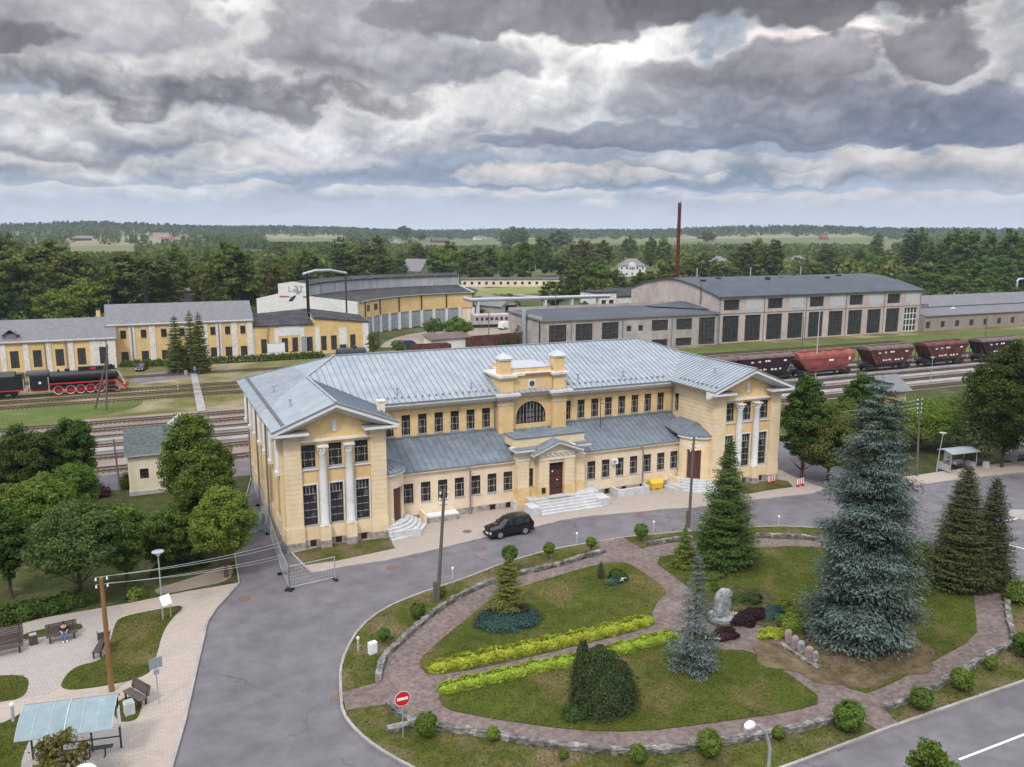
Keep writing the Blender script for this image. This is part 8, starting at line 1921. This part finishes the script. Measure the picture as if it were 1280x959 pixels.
shrub('bush', 'dark bush next to the trackside hut', 'bush', (*G(158, 611), .05), .9, .8, 2.1, 'hedge', 62, 1500, .12); shrub('bush', 'dark reddish bush next to the weathered pole', 'bush', (*G(122, 622), .05), 1.6, 1.2, 1.7, 'purple', 63, 1500, .14); shrub('bush', 'dark green bush in front of the reddish one', 'bush', (*G(104, 628), .05), 1.6, 1.2, 1.6, 'hedge', 65, 1500, .14)
leafy_strip('hedge', 'dark clipped hedge along the park edge behind the benches', 'hedge', [G(-40, 788), G(0, 780), G(60, 767), G(118, 752)], 1.7, 1.15, 'hedge', 3, 620, .12); leafy_strip('hedge', 'shaded hedge behind the park lamp', 'hedge', [G(188, 722), G(225, 714), G(262, 706)], 1.1, 1.1, 'hedge', 4, 420, .12)
shrub('bush', 'small yellow-green bush behind the wires by the park lamp', 'bush', (*G(169, 750), .05), .95, .7, 1.2, 'light', 66, 1200, .1)
# bottom edge saplings
def edge_tree(label, px, topy, mat, h, w, seed, leafs, spread=.0):
    x, y = G(px, topy, h); broad_tree('young_tree', label, (x, y, 0), h, w, mat, seed, 'oval', .25, leafs, .10, None, 60, trunk=.06)
edge_tree('young tree with yellowing leaves before the green shelter', 72, 908, 'autumn', 4.3, 3.0, 71, 2300); edge_tree('young bright green tree at the bottom edge by the road', 1168, 922, 'light', 4.6, 2.9, 72, 3600)
edge_tree('young tree with a green top in front of the silver bus shelter', 1207, 578, 'olive', 1., .6, 73, 200) if False else None
# right park
PT(1002, 600, 458, 62, 'larch', 81, 'tall light conifer-like tree next to the far pavilion', 'column', .08, 10000, .18); PT(1035, 600, 508, 84, 'olive', 82, 'brownish-olive tree next to the blue spruce', 'round', .14, 9000, .17); PT(1072, 560, 463, 54, 'dark', 83, 'dark tree showing behind the blue spruce top', 'oval', .1, 8000, .19); PT(1052, 570, 498, 60, 'mid', 84, 'mid-green tree between the olive tree and the spruce', 'round', .1, 8000, .18)
PT(1148, 562, 500, 104, 'light', 85, 'spreading bright green apple tree beside the yellow kiosk', 'spread', .12, 11000, .16, 110); PT(1196, 556, 494, 70, 'mid', 86, 'green fruit tree between the apple tree and the dark larch', 'spread', .12, 8000, .16)
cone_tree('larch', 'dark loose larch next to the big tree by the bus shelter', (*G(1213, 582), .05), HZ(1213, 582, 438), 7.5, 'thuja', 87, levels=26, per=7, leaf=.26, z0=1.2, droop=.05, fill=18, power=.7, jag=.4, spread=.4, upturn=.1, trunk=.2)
PT(1252, 585, 424, 104, 'dark', 88, 'largest dark broadleaf tree, above the silver bus shelters', 'oval', .12, 16000, .20, 140); PT(1310, 590, 430, 80, 'dark', 89, 'dark tree behind the last bus shelter, cut by the picture edge', 'oval', .12, 9000, .2)
for px, py, w_, lab in ((1010, 575, 22, 'low clipped bush on the grass next to the driveway'), (1032, 580, 16, 'smaller clipped bush next to the low one by the driveway'), (1092, 592, 26, 'bush behind the blue spruce near the pavement')): s = sc_px(px, py); shrub('bush', lab, 'bush', (*G(px, py), .05), w_/2/s, w_/2.4/s, w_/1.9/s, 'hedge', px, 1300, .13)
# thujas and hedges at the depots
cone_tree('thuja', 'shortest thuja before the depot, nearer the parked dark saloon', (*G(222, 466), 0), HZ(222, 466, 394), 5.2, 'olive', 91, levels=34, per=16, leaf=.2, z0=.05, droop=-.1, fill=50, power=.5, jag=.3); cone_tree('thuja', 'tallest thuja, the middle one, before the two-storey depot door', (*G(241, 464), 0), HZ(241, 464, 388), 4.4, 'olive', 92, levels=34, per=16, leaf=.2, z0=.05, droop=-.1, fill=50, power=.5, jag=.3); cone_tree('thuja', 'thuja before the two-storey depot, on the billboard side', (*G(252, 466), 0), HZ(252, 466, 390), 5.0, 'olive', 93, levels=34, per=16, leaf=.2, z0=.05, droop=-.1, fill=50, power=.5, jag=.3)
leafy_strip('hedge', 'clipped hedge before the two-storey depot, next to the thujas', 'hedge', [G(150, 459), G(212, 457)], 1.4, 1.4, 'hedge', 5, 200, .2); leafy_strip('hedge', 'clipped hedge before the depot annex behind the billboard', 'hedge', [G(258, 455), G(320, 452), G(406, 447)], 1.6, 1.5, 'hedge', 6, 200, .2)
def FT(px, py, topy, wpx, mat, seed, label, shape='round', name='tree', n=5200, bare=.1, group=None):
    """tree standing at ground survey point px, py further off"""
    x, y, z = GT(px, py); d = np.array((x, y, z))-CAM_POS; s = CAM_F/float(d @ FWD); lo = (py-topy)/s*1.02
    w = wpx/s; return broad_tree(name, label, (x, y, z-.1), lo, w, mat, seed, shape, bare, n, max(.16, .03*w), group, 120, trunk=.2)
FT(543, 424, 396, 34, 'light', 101, 'green bush-like tree next to the brighter one before the roundhouse doors', 'spread', n=3000); FT(572, 428, 394, 42, 'light', 102, 'bright green spreading tree before the roundhouse doors', 'spread', n=3600); FT(467, 444, 412, 22, 'olive', 103, 'olive bush at the corner of the white annex pier', 'oval', n=1500); FT(497, 444, 424, 26, 'mid', 104, 'low bush in front of the navy van', 'spread', n=1200); FT(630, 438, 420, 24, 'hedge', 105, 'dark bush beside the maroon wagon and the workshop corner', 'round', n=1300); FT(648, 440, 405, 14, 'hedge', 106, 'narrow dark bush against the flue end of the workshop wing', 'oval', n=900)
# ---- trees beyond the yard: a few grown kinds, copied
rngT = np.random.default_rng(77)
def proto(kind, mat, seed, n=4200):
    """unit-height tree as one mesh object (leaves and trunk)"""
    rng = np.random.default_rng(seed)
    if kind == 'fir': c = conifer_crown(rng, 1., .20, .02, 30, 10, .026, .35, .4, .1, 14, .75, .3, .5); C, N_, S, T = c[:4]
    else:
        w = {'round': .40, 'oval': .30, 'column': .20, 'spread': .48}[kind]; C, N_, S, T = broad_crown(rng, w*.88, .46, .52, 110, n, .027 if kind != 'column' else .022, 'oval' if kind == 'column' else kind)
    me = leaf_mesh('tree', C, N_, S, T, L[mat], rng); return me
KINDS = [('round', 'olive'), ('round', 'mid'), ('oval', 'mid'), ('oval', 'olive'), ('spread', 'light'), ('column', 'mid'), ('fir', 'spruce'), ('round', 'willow'), ('oval', 'light'), ('round', 'yellow'), ('column', 'olive'), ('round', 'olive')]
PROTO = [proto(k, m, 200+i) for i, (k, m) in enumerate(KINDS)]
SHADE = {'olive': 'olive-green', 'mid': 'mid-green', 'dark': 'dark green', 'light': 'bright green', 'spruce': 'dark', 'willow': 'silvery', 'hedge': 'deep green', 'yellow': 'yellowish'}
def far_tree(px, py, topy, wpx, ki, place_):
    x, y, z = GT(px, py); d = np.array((x, y, z))-CAM_POS; s = CAM_F/float(d @ FWD); h = (py-topy)/s*1.04; k, m = KINDS[ki]
    w0 = {'round': .8, 'oval': .6, 'column': .4, 'spread': .96, 'fir': .38}[k]; wd = (wpx/s)/w0*1.22 if wpx else h*1.2
    o = bpy.data.objects.new('fir_tree' if k == 'fir' else 'broadleaf_tree', PROTO[ki]); COL.objects.link(o); o.location = (x, y, z-.1); o.scale = (wd, wd, h); o.rotation_euler = (0, 0, rngT.uniform(0, 6.28))
    nm = 'conifer' if k == 'fir' else {'round': 'round tree', 'oval': 'oval tree', 'column': 'slim tree', 'spread': 'low wide tree'}[k]
    size = 'low' if h < 9 else 'mid-sized' if h < 14 else 'tall' if h < 19 else 'towering'
    D = float(np.linalg.norm(d)); row = 'in the first row' if D < 250 else 'in the second row' if D < 310 else 'some rows back' if D < 420 else 'further back' if D < 650 else 'far off'
    return tag(o, f"{size} {SHADE[m]} {nm} {row} {place_}", 'tree', f"{size} {SHADE[m]} {nm}s {row} {place_}")
HAND = [(10, 398, 284, 52, 0), (34, 402, 306, 76, 0), (66, 398, 300, 60, 3), (92, 396, 312, 60, 0), (70, 408, 362, 48, 4), (27, 409, 372, 22, 6), (112, 402, 348, 58, 4), (128, 392, 328, 40, 1), (146, 394, 330, 40, 7), (183, 398, 313, 92, 0), (222, 390, 309, 30, 2), (250, 389, 325, 32, 8), (292, 394, 307, 60, 2), (286, 396, 353, 32, 1), (310, 392, 342, 36, 1), (262, 392, 330, 40, 0), (345, 384, 325, 36, 0), (362, 372, 318, 34, 9), (340, 352, 322, 30, 7), (388, 372, 316, 40, 2), (426, 366, 300, 24, 6), (404, 372, 330, 30, 1), (456, 366, 302, 50, 0), (474, 352, 293, 18, 10), (480, 366, 318, 40, 1), (496, 364, 321, 28, 7), (522, 342, 305, 26, 3), (548, 350, 312, 30, 1), (562, 346, 303, 30, 2), (588, 352, 312, 32, 1), (612, 350, 309, 30, 5), (600, 356, 326, 32, 7), (634, 352, 316, 26, 1), (630, 398, 366, 40, 7), (722, 372, 322, 30, 1), (656, 356, 300, 26, 8), (678, 346, 294, 24, 0), (702, 346, 318, 34, 2), (690, 384, 352, 36, 1), (718, 374, 334, 42, 1), (716, 345, 302, 14, 10), (732, 340, 298, 26, 0), (752, 342, 300, 26, 3), (745, 384, 330, 42, 1), (764, 384, 336, 36, 7), (786, 330, 296, 20, 2), (814, 336, 298, 20, 2), (829, 338, 297, 20, 8), (806, 382, 340, 44, 1), (832, 382, 326, 40, 7), (860, 352, 321, 26, 9), (880, 352, 316, 26, 1), (905, 358, 327, 36, 0), (930, 352, 304, 30, 3), (948, 348, 296, 20, 0), (966, 352, 300, 26, 5), (1012, 354, 327, 40, 0), (1030, 346, 306, 24, 6), (1052, 350, 318, 30, 1), (1072, 348, 312, 22, 6), (1094, 342, 295, 18, 6), (1112, 348, 316, 30, 3), (1134, 348, 289, 24, 6), (1149, 348, 287, 22, 2), (1166, 352, 308, 34, 1), (1189, 352, 288, 34, 2), (1211, 352, 286, 34, 8), (1232, 354, 290, 26, 2), (1258, 356, 289, 34, 2), (1280, 358, 286, 30, 8), (1246, 362, 320, 40, 1), (1212, 366, 325, 46, 1), (1180, 370, 330, 46, 5), (1160, 378, 340, 40, 7), (1198, 384, 345, 44, 7), (1230, 384, 346, 44, 1), (1262, 384, 344, 46, 7), (1150, 362, 326, 36, 8), (700, 312, 288, 30, 2), (642, 308, 284, 26, 2), (632, 309, 286, 20, 8), (652, 309, 285, 20, 2), (504, 300, 283, 22, 2), (526, 301, 290, 16, 2), (884, 303, 289, 24, 2), (350, 364, 340, 30, 4), (380, 366, 345, 30, 1), (215, 392, 345, 36, 3), (160, 398, 340, 40, 0), (4, 405, 350, 40, 1), (48, 404, 352, 40, 0), (88, 406, 380, 34, 4), (122, 400, 372, 30, 4), (596, 400, 380, 30, 8), (575, 398, 384, 20, 8), (655, 398, 380, 34, 8), (690, 400, 384, 40, 1), (712, 398, 382, 30, 8), (735, 398, 376, 30, 1)]
LM = [(0, 140, 'behind the low yellow depot'), (140, 330, 'behind the two-storey depot'), (330, 470, 'behind the roundhouse end'), (470, 580, 'behind the roundhouse roof'), (580, 700, 'round the barrack'), (700, 760, 'between the barrack and the villa'), (760, 845, 'round the white villa'), (845, 960, 'between the red chimney and the hall'), (960, 1100, 'behind the tall workshop hall'), (1100, 1300, 'beyond the masonry store')]
def where(px): return next(s for a, b, s in LM if a <= px < b) if 0 <= px < 1300 else 'at the edge of the view'
for a in HAND: far_tree(*a, where(a[0]))
nfar = 0
HOUSES = [(764, 814, 316, 340), (872, 917, 312, 330), (982, 1018, 310, 328), (584, 724, 342, 359), (490, 507, 296, 305), (536, 568, 294, 305), (495, 532, 324, 346), (300, 332, 302, 318), (1024, 1040, 293, 301), (190, 220, 290, 303), (95, 112, 294, 303), (836, 866, 335, 346)]
FIELDS = [(92, 166, 306, 318), (530, 735, 300, 308), (852, 1084, 297, 307), (340, 425, 297, 304), (735, 850, 300, 308)]
def hides(px, py, top, w):
    """would a tree there hide one of the far houses?"""
    return any(a-w*.45 < px < b+w*.45 and py > d-3 and top < (c+d)/2+2 for a, b, c, d in HOUSES+FIELDS)
for (x0, x1, y0, y1, n, hh) in ((0, 330, 340, 396, 34, (12, 20)), (330, 600, 318, 352, 26, (12, 20)), (600, 780, 318, 392, 24, (8, 16)), (780, 1000, 318, 352, 26, (12, 20)), (1000, 1285, 330, 352, 30, (12, 19)), (1100, 1290, 358, 384, 26, (8, 11)), (0, 1280, 308, 322, 46, (12, 19))):
    for _ in range(n):
        px, py = rngT.uniform(x0, x1), rngT.uniform(y0, y1)
        if 575 < px < 735 and 342 < py < 392: continue
        if (60 < px < 170 and 305 < py < 318) or (540 < px < 720 and 300 < py < 310) or (840 < px < 1080 and py < 312): continue
        if abs(px-790) < 24 and 325 < py < 352: continue
        s = CAM_F/np.linalg.norm(np.array(GT(px, py))-CAM_POS); ki = int(rngT.choice([0, 1, 2, 3, 5, 6, 7, 8, 11, 9, 1, 0, 4])); h = rngT.uniform(*hh)
        if hides(px, py, py-h*s, h*s*.8): continue
        far_tree(px, py, py-h*s, 0, ki, where(px)); nfar += 1
# the far woods read as one mass: many small crowns in one object
def openings(px, py):
    """true where the land lies open: fields, meadow, roads"""
    o = np.zeros(len(px), bool)
    for x0, x1, y0, y1 in ((86, 170, 306, 319), (330, 430, 296, 306), (520, 735, 299, 310), (735, 850, 299, 309), (848, 960, 296, 308), (960, 1090, 295, 310), (575, 735, 342, 394), (150, 260, 296, 303), (1100, 1130, 300, 330)):
        w = 4*np.sin(px*.21+y0)+3*np.sin(px*.07); o |= (px > x0+w) & (px < x1+w) & (py > y0+w*.25) & (py < y1+w*.25)
    return o
def wood(name, label, n, d0, d1, a0, a1, h0, h1, pf, seed, mat, per, mask=None, fat=1., openland=True):
    rng = np.random.default_rng(seed); d = np.sqrt(rng.uniform(d0*d0, d1*d1, n)); a = CAM_YAW+rng.uniform(a0, a1, n)
    x, y = CAM_POS[0]+d*np.sin(a), CAM_POS[1]+d*np.cos(a); z = terrain(x, y)-.3; h = rng.uniform(h0, h1, n); fir = rng.uniform(size=n) < pf
    D = np.c_[x, y, z]-CAM_POS; w = D @ FWD; px, py = 640+CAM_F*(D @ RGT)/w, 479.5-CAM_F*(D @ UPV)/w
    keep = ~openings(px, py) if openland else np.ones(n, bool)
    if mask: keep &= mask(d, a-CAM_YAW, x, y)
    top = py-h*CAM_F/w
    for a_, b_, c_, d_ in HOUSES+FIELDS: keep &= ~((px > a_-h*.4*CAM_F/w) & (px < b_+h*.4*CAM_F/w) & (py > d_-3) & (top < (c_+d_)/2+2))
    x, y, z, h, fir = [q[keep] for q in (x, y, z, h, fir)]; n = len(x)
    i = np.repeat(np.arange(n), per); k = len(i); t = rng.uniform(0, 1, k)**.8; g = rng.uniform(0, 6.28, k); H = h[i]
    r = H*fat*np.where(fir[i], .25*(1-t)+.02, .36*np.sqrt(np.clip(1-(2*t-1)**2, 0, 1))+.03)*rng.uniform(.6, 1.08, k)
    C = np.c_[x[i]+r*np.cos(g), y[i]+r*np.sin(g), z[i]+H*(.04+.96*t)]; N_ = np.c_[np.cos(g), np.sin(g), np.full(k, .6)]+rng.normal(size=(k, 3))*.3
    T = rng.uniform(.05, .75, n)[i]+rng.uniform(-.15, .25, k); S = H*(.62/math.sqrt(per))*rng.uniform(.7, 1.3, k)*fat
    o = bpy.data.objects.new(name, leaf_mesh(name, C, N_, S, T, L[mat], rng, .8)); COL.objects.link(o); return tag(o, label, 'wood', kind='stuff')
wood('far_wood', 'belt of dark woods along the horizon', 7000, 2600, 4700, -.66, .66, 14, 22, .5, 301, 'spruce', 18, None, 1.3)
wood('distant_wood', 'patches of woods between the far fields', 5200, 1250, 2700, -.66, .66, 9, 17, .35, 302, 'dark', 20, None, 1.2)
wood('mixed_wood', 'mixed woods and hedgerow trees in the middle distance', 4200, 520, 1300, -.66, .66, 7, 14, .2, 303, 'mid', 34, None, 1.1)
wood('olive_wood', 'olive-toned trees among the middle-distance woods', 2200, 480, 1300, -.66, .66, 7, 13, .1, 307, 'olive', 34, None, 1.1)
wood('pine_wood', 'dense dark wood block far beyond the depots', 560, 1050, 1330, -.335, -.21, 13, 18, .4, 304, 'dark', 40, None, 1., False)
wood('thicket', 'low silvery willow thicket behind the masonry store', 800, 225, 420, .32, .66, 4, 8, 0., 305, 'willow', 110, lambda d, a, x, y: (y > 150) | ((x > 215) & (y > 124)), 1., False)
wood('undergrowth', 'bushes and undergrowth beneath the trees behind the depots', 1500, 215, 520, -.64, .3, 2.5, 6, 0., 306, 'mid', 80, lambda d, a, x, y: (y > 140) & (np.hypot(x-RC[0], y-RC[1]) > 80) & ((a < -.09) | (y > 235)), 1.1)

# grass blades on the lawns of the island and the square
def in_poly(x, y, poly):
    r = np.zeros(len(x), bool); n = len(poly)
    for i in range(n):
        (xa, ya), (xb, yb) = poly[i], poly[(i+1) % n]; c = ((ya > y) != (yb > y)); r ^= c & (x < (xb-xa)*(y-ya)/(yb-ya+1e-12)+xa)
    return r
def grass(name, label, polys, holes, n, z, mat, seed, size):
    rng = np.random.default_rng(seed); P = np.concatenate([np.array(q) for q in polys]); lo, hi = P.min(0), P.max(0)
    x, y = rng.uniform(lo[0], hi[0], n), rng.uniform(lo[1], hi[1], n); k = np.zeros(n, bool)
    for q in polys: k |= in_poly(x, y, q)
    for q in holes: k &= ~in_poly(x, y, q)
    k &= (np.sin(x*1.1+np.sin(y*.9)*2)+np.sin(y*1.7+x*.6)+rng.normal(size=n)*1.0) > -.9
    x, y = x[k], y[k]; n = len(x); C = np.c_[x, y, np.full(n, z)+rng.uniform(.01, .05, n)]
    a = rng.uniform(0, 6.28, n); N_ = np.c_[np.cos(a)*.6, np.sin(a)*.6, np.full(n, .7)]; Ax = np.c_[rng.normal(size=(n, 2))*.5, np.ones(n)]
    T = np.clip(.4+.25*np.sin(x*.7+1)*np.sin(y*.6)+rng.uniform(-.35, .45, n), 0, 1)
    o = bpy.data.objects.new(name, leaf_mesh(name, C, N_, size*rng.uniform(.6, 1.5, n), T, L[mat], rng, .45, Ax)); COL.objects.link(o); return tag(o, label, 'grass', kind='stuff')
LP = [sm(GP(*b), 1) for b in lawns]
grass('grass', 'short mown grass of the garden island lawns', LP, [bed], 60000, LAWN_Z, 'turf', 401, .055)
grass('grass', 'rougher grass of the verge round the garden island', [isl], [path]+LP, 60000, TOP, 'turf', 402, .065)
grass('grass', 'grass of the small lawns on the paved square', [sm(GP(*b), 2) for b in beds], [], 26000, TOP+.02, 'turf', 403, .055)
# ------------------------------------------------------------------ the air
hm = bpy.data.materials.new('haze'); hm.use_nodes = True; t = NT(hm.node_tree); t.n.clear()
ho = t.node('ShaderNodeOutputMaterial'); hv = t.node('ShaderNodeVolumePrincipled'); t.l.new(hv.outputs[0], ho.inputs['Volume'])
hv.inputs['Color'].default_value = (.72, .82, 1., 1); hv.inputs['Density'].default_value = HAZE; hv.inputs['Anisotropy'].default_value = 0.
c = MB(); zb = float(Zt.min())-1; c.box(-16500, 16900, -16500, 17000, zb, 95.); o = c.build('haze', hm); tag(o, 'pale air haze over the far land', 'haze', kind='stuff')
